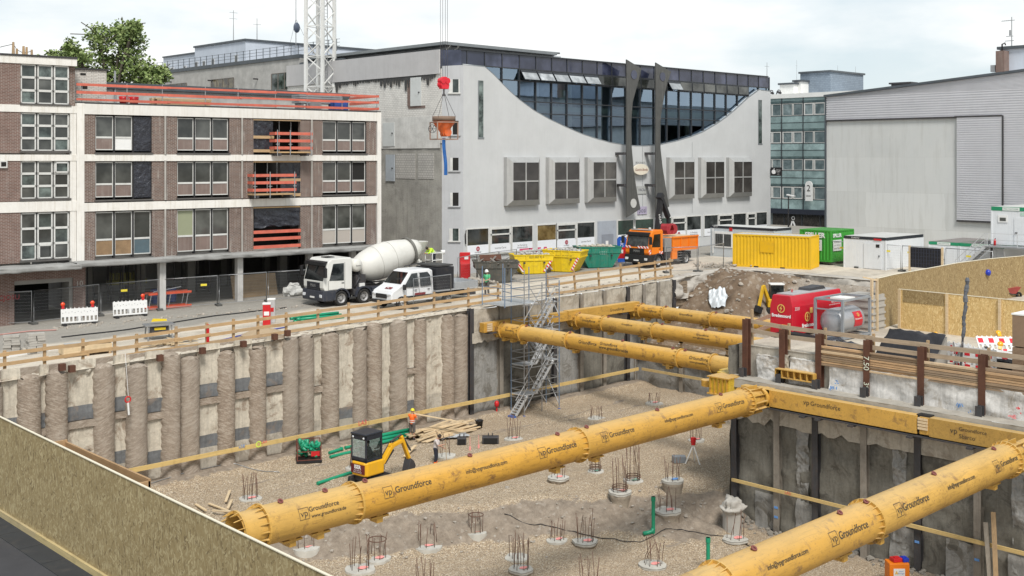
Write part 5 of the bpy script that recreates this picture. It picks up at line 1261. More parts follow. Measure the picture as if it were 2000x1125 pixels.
# the two blades
BLD=dirty('blade_steel',(.10,.10,.095),.5,.2,.6,9,.05,.3,.3,(.2,.2,.19),.3); EDG=plain('pale_edge',(.50,.55,.58),.4)
y67=66.9
for bl,hole_t,disc_b in (([(1224,116),(1253,134),(1247,158),(1241,180),(1236,199),(1234,222),(1233,244),(1234,289),(1238,334),(1244,375),(1251,408),(1224,425)],(1238,146),(1237,397)),([(1281,122),(1311,140),(1303,164),(1298,185),(1294,207),(1291,226),(1290,244),(1290,289),(1294,326),(1300,364),(1307,403),(1281,425)],(1294,150),(1293,396))):
    P=[pB(x,y,y67) for x,y in bl]; m=MB(); m.prism([(p.x,p.z) for p in P],-1.1,-.98,'xz'); B_=m.build('blade',BLD,wb)
    m=MB();
    for k in range(1,10):
        p,q=P[k],P[k+1]; m.hexa([(p.x,-1.13,p.z),(q.x,-1.13,q.z),(q.x+.16,-.96,q.z),(p.x+.16,-.96,p.z)],[(p.x,-1.13,p.z+.001),(p.x,-.9,p.z),(q.x+.16,-.9,q.z),(p.x+.16,-.9,p.z+.001)]) if False else m.quad((p.x,-1.12,p.z),(q.x,-1.12,q.z),(q.x+.2,-.95,q.z),(p.x+.2,-.95,p.z))
    m.build('edge_strip',EDG,B_)
    for (x,y),rad,mt in ((disc_b,.42,dirty('disc_grey',(.52,.52,.5),.7,.1)),(hole_t,.42,FASC)):
        c=pB(x,y,y67); m=MB(); m.lathe([(0,0),(rad,0),(rad,.03),(0,.03)],24,Matrix.Translation((c.x,-1.11,c.z))@Matrix.Rotation(PI/2,4,'X'),False); m.build('disc',mt,B_)
    for py in (300,362):
        c=pB(bl[0][0]-3,py,y67); m=MB(); m.box(c.x-.12,-1.05,c.z-.12,c.x+.3,0,c.z+.12); m.build('bracket',DKSTEEL,B_)
# shop signs between the blades
c=pB(1254,331,67.5); m=MB(); m.lathe([(0,-.06),(.97,-.06),(1,0),(.97,.06),(0,.06)],32,Matrix.Translation((c.x,-.35,c.z))@Matrix.Rotation(PI/2,4,'X')@Matrix.Diagonal((1.12,.52,1,1)),False); S_=m.build('oval_sign',dirty('cream_sign',(.72,.66,.55),.5,.1),wb)
text('Gustha Bandu',.55,plain('brown_script',(.22,.05,.03),.6),S_,(c.x,-.43,c.z-.02),FRONT,width=1.8,shear=.3)
text('BRAUHAUS',.3,BLACKT,S_,(c.x-.1,-.4,c.z+.62),FRONT,width=1.4)
for px,py,s_,mt in ((1254,371,'VACAs',plain('grey_panel_sign',(.40,.41,.40),.5)),(1255,411,'posi',plain('lilac_panel_sign',(.42,.38,.50),.5))):
    c=pB(px,py,67.9); m=MB(); m.box(c.x-.68,-.08,c.z-.36,c.x+.68,-.02,c.z+.36); S_=m.build('panel_sign',mt,wb); text(s_,.5,plain('dark_sign_ink',(.1,.1,.14),.6),S_,(c.x,-.09,c.z),FRONT,width=1.05)
# ground floor glazing
SHOPG=glassdark('shop_glass',(.03,.035,.035),.04,1,.8,(.10,.11,.11)); WARM=glassdark('warm_shop_glass',(.16,.11,.04),.06,1,.9,(.24,.18,.08)); GRN=glassdark('green_shop_glass',(.025,.06,.045),.05,1,.8,(.06,.12,.09))
BAN=plain('white_banner',(.74,.76,.80),.6)
panes=[(912,953,'s',0),(957,996,'f',0),(1000,1039,'s',0),(1049,1085,'w',1),(1087,1124,'f',1),(1127,1160,'s',1),(1206,1236,'g',2),(1240,1275,'g',2),(1286,1310,'g',3),(1312,1338,'f',3),(1341,1368,'s',3),(1375,1401,'s',4),(1403,1430,'f',4),(1432,1456,'s',4),(1459,1475,'f',5),(1477,1497,'s',5)]
for k,(p0,p1,ty,gp) in enumerate(panes):
    x0,x1=pB(p0,460).x,pB(p1,460).x; zt,zm,zb=4.05,2.75,2.03
    m=MB()
    for (a,b,c,d) in ((x0-.1,x0,zb,zt),(x1,x1+.1,zb,zt),(x0-.1,x1+.1,zt,zt+.1)): m.box(a,-.07,c,b,.03,d)
    if ty=='f':
        m.box(x0,-.1,zt-.6,x1,.02,zt-.48); m.box(x0,-.1,zt-.12,x1,.02,zt); m.box(x0,-.1,zm,x0+.12,.02,zt-.12);m.box(x1-.12,-.1,zm,x1,.02,zt-.12)
    W=m.build('shop_window',WFRAME,wb)
    m=MB(); m.box(x0,-.03,zm,x1,.0,zt); m.build('pane',{'w':WARM,'g':GRN}.get(ty,SHOPG),W)
    m=MB(); m.box(x0-.02,-.05,zb,x1+.02,-.035,zm); B_=m.build('banner',BAN,W)
    xc=(x0+x1)/2; zc=(zm+zb)/2
    if k in (0,4,9):
        m=MB(); m.lathe([(.1,0),(.19,0),(.19,.012),(.1,.012)],18,Matrix.Translation((xc,-.055,zc+.05))@Matrix.Rotation(PI/2,4,'X'),False,True); m.box(xc-.04,-.065,zc-.02,xc+.04,-.055,zc+.12); m.build('emblem',plain('dark_red_print',(.35,.02,.04),.6),B_)
        text('LAURENZ',.1,BLACKT,B_,(xc,-.056,zc-.24),FRONT,width=.7)
    elif k in (1,5,8,11): text('Laurenz Carré',.22,BLACKT,B_,(xc,-.056,zc),FRONT,width=1.25)
    elif k in (2,6,10): text('by Gerchgroup\nlaurenz-carre.de',.2,BLACKT,B_,(xc,-.056,zc),FRONT,width=1.2)
for p0,p1 in ((1167,1203),):
    x0,x1=pB(p0,480).x,pB(p1,480).x; m=MB(); m.box(x0,-.06,1.0,x1,.0,4.1); D=m.build('side_door',dirty('blue_grey_panel',(.34,.37,.42),.6,.1),wb); m=MB(); m.box(x0+.5,-.09,.8,x1-.45,-.06,2.9); D2=m.build('door_leaf',dirty('door_grey',(.24,.26,.3),.5,.1),D); m=MB(); m.box(x0+1.0,-.11,1.6,x0+1.35,-.09,2.3); m.build('notice',WHITEPL,D2)
text('TMA',1.15,plain('magenta_outline',(.55,.06,.14),.8),wb,(pB(1046,497).x-.06,-.06,1.37),FRONT,name='graffiti',width=3.9,bold=.1)
text('TMA',1.05,plain('graffiti_white',(.75,.72,.74),.8),wb,(pB(1047,497).x,-.075,1.4),FRONT,name='graffiti',width=3.4,bold=.02)
text('INUI NOUS',.6,BLACKT,wb,(pB(1103,487).x,-.06,1.45),FRONT,name='graffiti',width=2.7)
text('XnX',.5,plain('pale_magenta',(.5,.2,.3),.8),wb,(pB(1008,501).x,-.06,1.3),FRONT,name='graffiti',width=.9); text('SGK',.5,plain('grey_spray',(.25,.25,.26),.8),wb,(pB(990,503).x,-.06,1.25),FRONT,name='graffiti',width=1.0)
m=MB(); m.tube([(pB(909,448).x,-.1,4.0),(pB(907,452).x,-.12,3.7),(pB(908,475).x,-.1,2.9)],.05,6); m.build('cable_duct',DKSTEEL,wb)
# black projecting shop sign with a fruit emblem
p=atA(1501,335,103.3); sg=thing('projecting_sign','black projecting shop sign with white fruit emblem at the plaster building corner','sign',(103.25,67.9,p.z))
m=MB(); m.box(-.08,-1.35,-.45,.08,0,.45); m.build('sign_box',plain('sign_black',(.01,.01,.012),.4),sg,bev=.01)
m=MB(); ap=[]
for k in range(28):
    a=2*PI*k/28; r=.24*(1+.08*math.cos(2*a+.3)-.10*math.exp(-((a-PI/2)/.35)**2)-.06*math.exp(-((a-3*PI/2)/.3)**2));
    x,z=r*math.cos(a),r*math.sin(a)*1.05
    if math.hypot(x-.27,z-.03)<.13: d=math.hypot(x-.27,z-.03); x,z=.27+(x-.27)/d*.13,.03+(z-.03)/d*.13
    ap.append((-.42-x,z-.03))
m.prism([(q[0],q[1]) for q in ap],-.10,-.085,'yz'); m.obox((-.1,-.46,.27),(.02,.07,.16),(R(35),0,0)); m.build('emblem',WHITET,sg)
text('Solution\nExpert',.19,WHITET,sg,(-.09,-.98,.08),(PI/2,0,-PI/2),width=.55); text('GSV',.1,WHITET,sg,(-.09,-.98,-.28),(PI/2,0,-PI/2),width=.22)
antenna('thin antenna on the far roof right of the plaster building',1556,158,117,160,1)
antenna('very thin rod antenna at the right end of the plaster building roof',1498,150,122,80,1)
# ------------------------------------------------------------------ glass office building at the end of the side street
TEAL=glassdark('teal_spandrel',(.36,.50,.50),.15,.4,.5,(.42,.56,.56)); TEALD=glassdark('dark_teal_strip',(.10,.16,.165),.1,.5,.6,(.16,.23,.23)); OFG=glassdark('office_glass',(.16,.22,.235),.05,.9,.7,(.30,.37,.38))
gb=thing('glass_office','teal glass office building closing the side street behind the yellow container','building',(128,85,0))
m=MB(); m.box(.12,-22,0,16,9,18); m.build('wall',dirty('glass_core',(.2,.24,.25),.6),gb)
m=MB(); m.box(-.15,-22,17.68,16,9,18.25); m.build('parapet',WHITEP,gb)
rows=[(15.38,16.94),(11.78,13.28),(8.26,9.68),(4.53,6.09)]
gB=lambda px: atA(px,300,128).y-85
for (z0,z1) in rows:
    m=MB(); m.box(-.0,-22,z1+.08,.12,9,z1+.36); m.build('dark_strip',TEALD,gb)
    m=MB(); m.box(-.02,-22,z1+.36,.12,9,z1+1.15); m.build('spandrel',TEAL,gb)
    zl=max([q[1]+1.21 for q in rows if q[1]<z0],default=z0-1.35); m=MB(); m.box(-.02,-22,zl,.12,9,z0-.08); m.build('spandrel',TEAL,gb)
cols=[(1490,1508,0),(1509,1526,1),(1529,1548,0),(1550,1568,1),(1571,1589,1),(1591,1612,0)]
for ri,(z0,z1) in enumerate(rows):
    for ci,(p0,p1,fr) in enumerate(cols):
        b1,b0=gB(p0),gB(p1); fr=(ri+ci+fr)%2
        m=MB(); w2=.12 if fr else .05
        for (c,d,e,f) in ((b0-.02,b0+w2,z0,z1),(b1-w2,b1+.02,z0,z1),(b0+w2,b1-w2,z0,z0+w2),(b0+w2,b1-w2,z1-w2,z1)): m.box(-.08,c,e,.1,d,f)
        W=m.build('window',WFRAME,gb); m=MB(); m.box(-.03,b0,z0,.1,b1,z1); m.build('pane',OFG,W)
m=MB()
for px in (1527,1569,1612.5): b=gB(px); m.box(-.1,b-.04,3.2,.0,b+.04,17.7)
for z0,z1 in rows: m.box(-.05,-22,z1+1.15,-.0,9,z1+1.2)
m.build('mullion',FRM,gb)
m=MB(); m.box(-.3,-22,2.55,.1,9,3.2); m.build('shop_fascia',plain('navy_fascia',(.015,.02,.035),.4),gb)
for p0,p1 in ((1509,1531),(1533,1565),(1568,1601),(1604,1618)):
    b1,b0=gB(p0),gB(p1); m=MB(); m.box(.02,b0,.3,.1,b1,2.55); W=m.build('shop_window',glassdark('shop_black',(.012,.012,.012),.05,1,2,(.05,.045,.04)),gb); m=MB(); m.box(-.05,b0-.12,.1,.1,b0,2.55); m.build('frame',FRM,W)
m=MB(); m.lathe([(.18,0),(.26,0),(.26,.03),(.18,.03)],14,Matrix.Translation((-.0,gB(1549),2.0))@Matrix.Rotation(PI/2,4,'Y'),False,True); m.obox((-.02,gB(1546),1.2),(.03,.2,.9),(.3,0,0)); m.obox((-.02,gB(1551),1.3),(.03,.2,.7),(-.4,0,0)); m.build('window_graphic',WHITET,gb)
# rooftop structures beyond
SHN=brick('blue_grey_shingle',(.23,.28,.34),(.19,.235,.29),(.14,.17,.21),1,.5,.25,.02,.0)
def box_thing(name,label,cat,px0,px1,py0,pyb,b_or_a,depth,mat,roof=None,lip=.2):
    p0=atA(px0,py0,b_or_a); p1=atA(px1,pyb,b_or_a); wd=p0.y-p1.y
    t=thing(name,label,cat,(b_or_a,p1.y,p1.z)); h=p0.z-p1.z
    m=MB(); m.box(0,0,-3,depth,wd,h); m.build('wall',mat,t); m=MB(); m.box(-lip,-lip,h,depth+lip,wd+lip,h+.25); m.build('roof',roof or METR,t); return t,h,wd
box_thing('shingled_plant_room','blue grey shingled rooftop box beyond the glass office','roof structure',1563,1622,144,190,140,9,SHN)
box_thing('roof_shed','small white rooftop shed left of the shingled box','roof structure',1551,1564,160,190,138,5,WHITEP)
box_thing('roof_hut','pale low rooftop hut with dark window left of the white shed','roof structure',1523,1550,166,190,137,5,WHITEP)
m=MB()
for k in range(3): m.tube([(0,k*1.2,0),(0,k*1.2+.2,.7),(.5,k*1.2+.8,.8),(.4,k*1.2+1.1,.1)],.07,6); m.obox((.2,k*1.2+.5,.4),(.5,.5,.3),(.3,.2,0))
p=atA(1526,186,134); o=m.build('roof_ducts',DKSTEEL,None,p); tag(o,'tangled dark ducts on the glass office roof edge','ducts')
for k,(px,py,pb) in enumerate(((1610,143,133),(1636,147,128),(1671,150,130))):
    pass
antenna('rod antenna on the shingled rooftop box, left one',1611,144,136,139,0)
antenna('rod antenna on the shingled rooftop box, middle one',1636,147,128,138,0)
antenna('rod antenna on the shingled rooftop box, right one',1671,152,130,137,0)
# street lamp at the corner and oval hanging sign
sl_=G(1510,460,1.0); t=thing('street_lamp','grey street lamp with flat white head at the plaster building corner','street lamp',(104.6,66.6,1.0)); zt=H-(383-310)/F_*(104.6*CU+66.6*SU)-1
m=MB(); m.cyl((0,0,0),(0,0,zt),.09,.06,8); m.build('pole',DKSTEEL,t); m=MB(); m.obox((.0,-.3,zt+.05),(.35,.95,.16),(R(10),0,0)); m.build('lamp_head',WHITEPL,t,bev=.04)
p=atA(1567,374,126); t=thing('hanging_sign','white upright rounded hanging sign with black figure on the glass office','sign',(127.6,p.y,p.z)); m=MB(); m.prism([(-.5,-1.25),(.5,-1.25),(.5,.9),(.35,1.2),(.0,1.33),(-.35,1.2),(-.5,.9)],-.12,.05,'yz'); m.build('panel',WHITEPL,t)
text('2',1.3,BLACKT,t,(-.14,0,.35),(PI/2,0,-PI/2),width=.5); text('DEAN',.3,BLACKT,t,(-.14,0,-.6),(PI/2,0,-PI/2),width=.7)
# ------------------------------------------------------------------ windowless grey hall on the right
CORR=dirty('corrugated_silver',(.63,.63,.66),.5,.06,.5,20,0,.25,.1,(.35,.35,.36),.08,.4,0); SLAB=dirty('smooth_render',(.56,.57,.565),.9,.12,.25,9,.12,0,.35,(.38,.37,.33),.4,.3,0)
nt_=NT('patched_render'); x,y,z=nt_.sep(); bt=nt_.n.new('ShaderNodeTexBrick'); nt_.lk(nt_.comb(nt_.math('ADD',y,nt_.math('MULTIPLY',nt_.noise(.5,3),.5)),z,0),bt.inputs['Vector'])
bt.inputs['Color1'].default_value=(.50,.51,.505,1); bt.inputs['Color2'].default_value=(.58,.59,.585,1); bt.inputs['Mortar'].default_value=(.47,.475,.465,1); bt.inputs['Scale'].default_value=1; bt.inputs['Brick Width'].default_value=3.9; bt.inputs['Row Height'].default_value=3.3; bt.inputs['Mortar Size'].default_value=.03; bt.inputs['Mortar Smooth'].default_value=1
c_=nt_.mix(nt_.math('MULTIPLY',nt_.ramp(nt_.noise(.35,6,.7),[(.4,0),(.65,1)]),.35),bt.outputs['Color'],(.60,.60,.58)); c_=nt_.mix(nt_.math('MULTIPLY',nt_.ramp(nt_.noise(1,5,.7,nt_.mapp((2,2,.18))),[(.5,0),(.7,1)]),.35),c_,(.36,.355,.33)); nt_.color(c_); nt_.setp(.9); SLAB=nt_.m
hl=thing('grey_hall','windowless grey hall with corrugated cladding above pale render on the right','building',(98,58.14,0))
E_=lambda px,py: atA(px,py,98)
def corr(m,b0,b1,z0,z1f,x,pitch=.22,d=.07):
    "horizontal ribs; z1f gives the top at a given y"
    zt=max(z1f(b0),z1f(b1)); z=z0; k=0
    while z<zt:
        za,zb_,zc,zd=z,z+pitch*.55,z+pitch*.6,z+pitch*.95
        for (p,q,xa,xb) in ((za,zb_,x-d,x-d),(zb_,zc,x-d,x),(zc,zd,x,x),(zd,z+pitch,x,x-d)):
            if p>=z1f(b0) and p>=z1f(b1): continue
            m.quad((xa,b0,min(p,z1f(b0))),(xa,b1,min(p,z1f(b1))),(xb,b1,min(q,z1f(b1))),(xb,b0,min(q,z1f(b0))))
        z+=pitch
roofz=lambda y: 15.74+(-y)*(17.18-15.74)/(58.14-39.25)
m=MB(); corr(m,-36,0,13.45,roofz,0); m.build('upper_cladding',CORR,hl,fix=False)
b1,b2=E_(1870,230).y-58.14,E_(1958,230).y-58.14
m=MB(); corr(m,b2,b1,4.3,lambda y:13.4,-.1,.2); m.build('lower_cladding',CORR,hl,fix=False)
m=MB(); corr(m,-36,b2-.12,4.3,lambda y:13.45,-.0,.2); m.build('side_cladding',CORR,hl,fix=False)
m=MB(); m.box(.02,-36,0,20,-.0,13.5); m.build('wall',SLAB,hl)
m=MB()
m.quad((.02,-36,13.4),(.02,0,13.4),(.02,0,15.74),(.02,-36,roofz(-36))); m.quad((0.02,0,0),(20,0,0),(20,0,15.74),(.02,0,15.74)); m.quad((.02,-36,roofz(-36)),(.02,0,15.74),(20,0,15.74),(20,-36,roofz(-36))); m.build('gable',SLAB,hl,fix=False)
m=MB(); m.bar((-.1,.15,15.85),(-.1,-36,roofz(-36)+.1),.35,.22); m.bar((-.06,.05,0),(-.06,.05,15.8),.14,.14); m.build('roof_edge',METR,hl)
m=MB(); m.box(-.16,b1-.3,13.36,.05,0,13.52); m.box(-.2,b2,13.4,.05,b1+.2,13.55); m.box(-.18,b2-.12,4.3,.05,b2+.0,13.5); m.box(-.2,-36,4.15,.05,b1,4.32); m.build('flashing',DKSTEEL,hl)
text_=None
p=E_(1748,150); m=MB(); m.box(1,p.y-58.14-.9,15.8,2.2,p.y-58.14+.9,16.75); m.box(.9,p.y-58.14-1.1,16.75,2.3,p.y-58.14+1.1,16.9); m.build('roof_vent',DKSTEEL,hl)
t=thing('brick_chimney','red brick chimney stack on the hall roof beside the pale panel box','chimney',(99,E_(1952,120).y,17.1)); m=MB(); m.box(0,0,-.5,1.0,.75,2.1); m.build('stack',BR2,t); m=MB(); m.tube([(.5,.4,2.1),(.5,.4,2.7),(.5,.15,2.8),(.5,.1,2.6)],.07,6); m.build('flue',DKSTEEL,t); m=MB(); m.box(.2,.9,.3,.7,1.3,.9); m.cyl((.4,.8,-.3),(.4,.8,.3),.06,n=6); m.build('vent_box',STEEL,t)
box_thing('roof_panel_box','pale blue panelled rooftop box behind the chimney at the right edge','roof structure',1953,2150,97,143,100,8,PH)
p=atB(1975,97,41); t=thing('antenna','branched aerial mast above the pale panel box at top right','antenna',atA(1976,97,101)); m=MB(); m.cyl((0,0,0),(0,0,2.9),.05,.04,6); m.build('mast',STEEL,t); m=MB();
for z,l in ((2.6,.9),(1.2,.5),(.8,.6)): m.bar((0,-l*.3,z),(0,l,z),.05,.05)
for q in range(4): m.bar((-.2,.2+.18*q,2.6),(.2,.2+.18*q,2.6),.03,.03)
m.obox((0,.15,1.5),(.05,.15,.5)); m.build('aerial',STEEL,t)
# ------------------------------------------------------------------ timber guard fences
def guard_fence(label,pts,b,hgt,lean=0,rails=(.12,.55,1.0)):
    x0=pts[0]; t=thing('guard_fence',label,'fence',(x0,b,zg(x0,b)))
    o=Vector(t.location); rr=random.Random(int(x0*10))
    for k,x in enumerate(pts):
        z=zg(x,b)-o.z; m=MB(); l=lean*rr.uniform(.6,1.3); m.bar((x-x0+l,.06,z-.4),(x-x0-l,.06,z+hgt+rr.uniform(-.03,.12)),.13,.1,(0,1,0)); m.build('post',WOODP,t)
    for r in rails:
        for k in range(len(pts)-1):
            xa,xb=pts[k]-x0,pts[k+1]-x0; za,zb=zg(pts[k],b)-o.z,zg(pts[k+1],b)-o.z
            m=MB(); m.bar((xa-.15,-.03-.03*(k%2),za+r+.08+rr.uniform(-.03,.03)),(xb+.15,-.03-.03*(k%2),zb+r+.08+rr.uniform(-.03,.03)),.035,.17); m.build('board',WOODF,t)
    return t
FB=54.05
P1=[10.9,12.8,14.8,16.9]+[atB(p,650,FB).x for p in (10,88,163,225,268,345,405,457,505,560,622,682,740,792,849,916,974)]
guard_fence('long timber guard fence with three boards along the street edge above the pile wall',P1,FB,1.22)
m=MB(); x=atB(405,640,FB).x; m.box(x-.08,FB-.06,zg(x,FB)-.2,x+.08,FB-.04,zg(x,FB)+1.2); o=m.build('red_tape',REDPL); tag(o,'red painted board nailed to a fence post, left of the red post box','board')
P2=[atB(p,560,53.5).x for p in (1072,1125,1172,1215,1252,1282,1312)]
guard_fence('leaning timber guard fence right of the stair tower in front of the skips',P2,53.55,1.5,.1,(.1,.72,1.25))
# fence on the low end wall
t=thing('guard_fence','low timber guard fence on top of the end wall below the far struts','fence',(64.2,52,-4.4))
for px in (1262,1330,1420,1508,1560):
    p=atA(px,690,64.2); m=MB(); m.bar((0,p.y-52,-.2),(0,p.y-52,1.5),.12,.1); m.build('post',WOODP,t)
for z in (.15,.6,1.1):
    for k,(p0,p1) in enumerate(((1250,1335),(1328,1425),(1418,1512),(1505,1580))):
        m=MB(); m.bar((-.07,atA(p0,690,64.2).y-52,z+.02*k),(-.07,atA(p1,690,64.2).y-52,z-.05*k),.04,.2); m.build('board',WOODY,t)
# fence of the platform edge
rt=thing('platform_fence','timber board fence behind the rusty uprights of the right platform','fence',(46.66,25,.6))
pf_=[ups[k]-25 for k in range(len(ups))]
for z in (1.08,.66):
    for k in range(len(pf_)-1):
        m=MB(); m.bar((-.03-.025*(k%2),pf_[k]+.2,z+rr.uniform(-.03,.03)+(.12 if k==0 else 0)),(-.03-.025*(k%2),pf_[k+1]-.2,z+rr.uniform(-.03,.03)),.04,.2 if z>.2 else .24); m.build('board',wood('grey_brown_board',(.40,.31,.22),.3,1),rt)
for k in (0,1,2,3,4,5):
    m=MB(); m.bar((.12,pf_[k]-.1,.0),(.12,pf_[k]-.1,(1.75 if k==0 else 1.28)),.1,.12); m.build('post',WOODP,rt)
for z in (.95,.45):
    m=MB(); m.bar((0,pf_[0]+.2,z),(4.3,8.1,z+.1),.04,.2); m.build('return_board',wood('reddish_board',(.34,.2,.13),.3,0),rt)
t=thing('guard_fence','timber guard fence behind the generator beside the tall board hoarding','fence',(57.4,32.2,.6))
for x in (0,2.2,4.4): m=MB(); m.bar((x,0,-.2),(x,0,1.4),.12,.1); m.build('post',WOODP,t)
for z in (.15,.65,1.15): m=MB(); m.bar((-.3,-.07,z),(4.7,-.07,z+.05),.04,.2); m.build('board',WOODF,t)
# ------------------------------------------------------------------ mesh site fences
MESHM=mesh_alpha('wire_mesh',(.42,.43,.44),(.06,.2),.0042)
SIGY=plain('yellow_tag',(.75,.62,.05),.6)
def mesh_panel(label,p0,p1,h=2.0,group=None,tagp=None,feet=True):
    p0=Vector(p0);p1=Vector(p1); d=p1-p0; L=math.hypot(d.x,d.y)
    t=thing('mesh_fence_panel',label,'mesh fence',p0,math.atan2(d.y,d.x),group); s=d.z/L
    m=MB(); m.tube([(.06,0,0),(.06,0,h),(L-.06,0,h+d.z),(L-.06,0,d.z)],.036,6); m.bar((.06,0,.15),(L-.06,0,.15+d.z),.03,.03); m.build('frame',STEEL,t)
    m=MB(); m.quad((.06,0,.15),(L-.06,0,.15+d.z),(L-.06,0,h+d.z),(.06,0,h)); m.build('wire_mesh',MESHM,t,fix=False)
    if feet:
        m=MB(); m.box(-.15,-.38,-.02,.2,.38,.13); m.build('foot_block',dirty('foot_rubber',(.09,.09,.085),.9,.2),t,bev=.02)
    if tagp is not None: m=MB(); m.box(L*tagp-.2,-.04,h*.72,L*tagp+.2,-.03,h*.72+.14); m.build('tag_plate',SIGY,t)
    return t
fp=[(-170,645),(-60,640),(64,633),(195,617),(311,606),(426,597),(522,589),(610,583)]
lab=['leftmost, cut by the picture edge','before the garage opening','left of the two white barriers','behind the two white barriers','left of the orange trestle','between the two pale columns','right of the second pale column','behind the mixer truck cab']
for k in range(len(fp)-1):
    mesh_panel('mesh fence panel before the brick building, '+lab[k],G(*fp[k]),G(*fp[k+1]),2.0,None,(None,None,None,.4,.75,None,.9)[k])
FP=[('wire mesh site fence panel left of the red collection bin',(893,556),(932,548)),('wire mesh site fence panel between the red collection bin and the dark skip',(932,548),(975,541)),('wire mesh site fence panel behind the dark open skip',(975,541),(1010,536))]
for l,a,b in FP: mesh_panel(l,G(*a),G(*b))
mesh_panel('wire mesh site fence panel beside the orange truck',G(1300,533),G(1363,531)); mesh_panel('wire mesh site fence panel left of the yellow container',G(1363,531),G(1414,523))
fp=[(1599,516),(1676,523),(1761,530),(1846,536),(1940,545)]; lab=['before the green container','before the white store container','beside the black screen','below the site stairs']
for k in range(4): mesh_panel('wire mesh site fence panel '+lab[k],G(*fp[k]),G(*fp[k+1]),2.0,None,(.6,.7,.2,.5)[k])
mesh_panel('wire mesh site fence panel beside the white pickup at the fence',G(806,603),G(882,592),1.9)
# black screen on the fence
p0,p1=G(1771,531)+Vector((-.5,-.5,0)),G(1834,536)+Vector((-.5,-.5,0)); d=p1-p0; L=math.hypot(d.x,d.y)
t=thing('black_screen','black screen between two pale posts in front of the white store container','screen',p0,math.atan2(d.y,d.x))
m=MB(); m.box(.05,-.03,.45,L-.05,.02,2.0); m.build('panel',dirty('black_panel',(.012,.013,.018),.5,.2),t)
m=MB()
for k in range(12): m.box(.05+k*L/12,-.045,.5,.08+k*L/12,-.03,1.95)
for k in range(6): m.box(.06,-.042,.5+k*.27,L-.06,-.032,.52+k*.27)
m.build('grid',plain('dark_blue_line',(.03,.035,.06),.5),t)
for x in (0,L): m=MB(); m.box(x-.07,-.08,0,x+.07,.05,2.1); m.build('post',PALE,t)
# ------------------------------------------------------------------ hoardings
OSBF=osb('osb_foreground',(.15,.108,.055),(.31,.238,.118),(.44,.365,.21),'yz')
OSBR=osb('osb_side',(.16,.105,.045),(.27,.19,.088),(.38,.29,.15),'xz'); OSBL=osb('osb_light',(.42,.26,.09),(.60,.41,.17),(.74,.56,.28),'yz')
q0=G(0,1000); q1=G(180,1125); aH=(q0.x+q1.x)/2
zt0=atA(0,815,aH).z; zt1=atA(640,1125,aH).z
t=thing('board_hoarding','large olive brown chipboard hoarding across the bottom left corner','hoarding',(aH,30,-.6))
zb=zg(aH,30)-(-.6);
bs=[50,47.5,45,42.5,40,37.5,35,32.5,30,27.5,25,22.5,20,17.5,15,12.5,10]
def ht(b):
    k=(b-atA(640,1125,aH).y)/(atA(0,815,aH).y-atA(640,1125,aH).y); return zt1+(zt0-zt1)*k+.6
for k in range(len(bs)-1):
    b1,b0=bs[k],bs[k+1]; m=MB(); m.hexa([(0,b0-30+.004,-.1),(.025,b0-30+.004,-.1),(.025,b1-30,-.1),(0,b1-30,-.1)],[(0,b0-30+.004,ht(b0)),(.025,b0-30+.004,ht(b0)),(.025,b1-30,ht(b1)),(0,b1-30,ht(b1))]); m.build('board_panel',OSBF,t)
m=MB(); m.bar((.01,20,ht(50)+.012),(.01,-20,ht(10)+.012),.06,.02); m.build('top_trim',plain('pale_trim',(.72,.66,.52),.7),t)
for k in range(7):
    b1=46-k*5; m=MB(); m.box(-.08,b1-5-30+.02,0,-.005,b1-30,.2); m.build('base_batten',wood('base_batten_wood',(.50,.40,.20),.25,1),t)
m=MB()
for k in range(len(bs)): b=bs[k]-30; m.box(.03,b-.05,-.2,.13,b+.05,ht(bs[k])-.05)
m.box(.14,-20,1.9,.2,20,2.05); m.build('back_frame',WOODP,t)
m=MB(); b=atA(290,945,aH+.7).y
zz=ht(b)-.02
m.box(.05,b-30,zz-.9,.75,b-30+.06,zz-.25); m.box(.7,b-30,zz-.9,.76,b-30+5.0,zz-.2); m.box(.05,b-30+5,zz-.9,.76,b-30+5.06,zz-.15); m.build('side_ledge',wood('orange_brown_board',(.42,.26,.13),.2,1),t)
# right, curved run
tp=[(1712,545),(1745,537),(1800,527),(1870,514),(1930,506),(2000,500),(2100,489)]
pts=[G(x,y,3.35) for x,y in tp]; o=pts[0]
t=thing('board_hoarding','tall tan chipboard hoarding curving back from its corner post at right','hoarding',(o.x,o.y,.55))
for k in range(len(pts)-1):
    a,b=pts[k],pts[k+1]; d=b-a; m=MB(); L=math.hypot(d.x,d.y)
    m.box(0,0,-.3,L,.03,2.8); m.build('board_panel',OSBR,t,(a.x-o.x,a.y-o.y,0),(0,0,math.atan2(d.y,d.x)))
    m=MB(); m.box(0,-.02,2.8,L,.05,2.83); m.build('top_trim',MATS['pale_trim'],t,(a.x-o.x,a.y-o.y,0),(0,0,math.atan2(d.y,d.x)))
m=MB(); m.box(-.12,-.12,-.4,0,0,2.85); m.build('corner_post',PALE,t); m=MB(); m.box(-.45,.0,-.4,-.33,.12,2.8); m.build('corner_post',PALE,t)
m=MB(); m.bar((-.1,-.1,2.75),(-.55,.5,2.9),.05,.08); m.build('brace',PALE,t)
h0=G(1755,565,2.7); h1=G(2000,588.5,2.7); d=h1-h0; L=math.hypot(d.x,d.y)+3
t=thing('board_hoarding','lower bright yellow chipboard hoarding with pale battens in front of the tall tan one','hoarding',(h0.x,h0.y,.6),math.atan2(d.y,d.x))
OSBL2=osb('osb_bright',(.42,.26,.09),(.60,.41,.17),(.74,.56,.28),'xz')
for k in range(5): m=MB(); m.box(k*L/5,.02,-.05,(k+1)*L/5-.01,.05,2.1); m.build('board_panel',OSBL2,t)
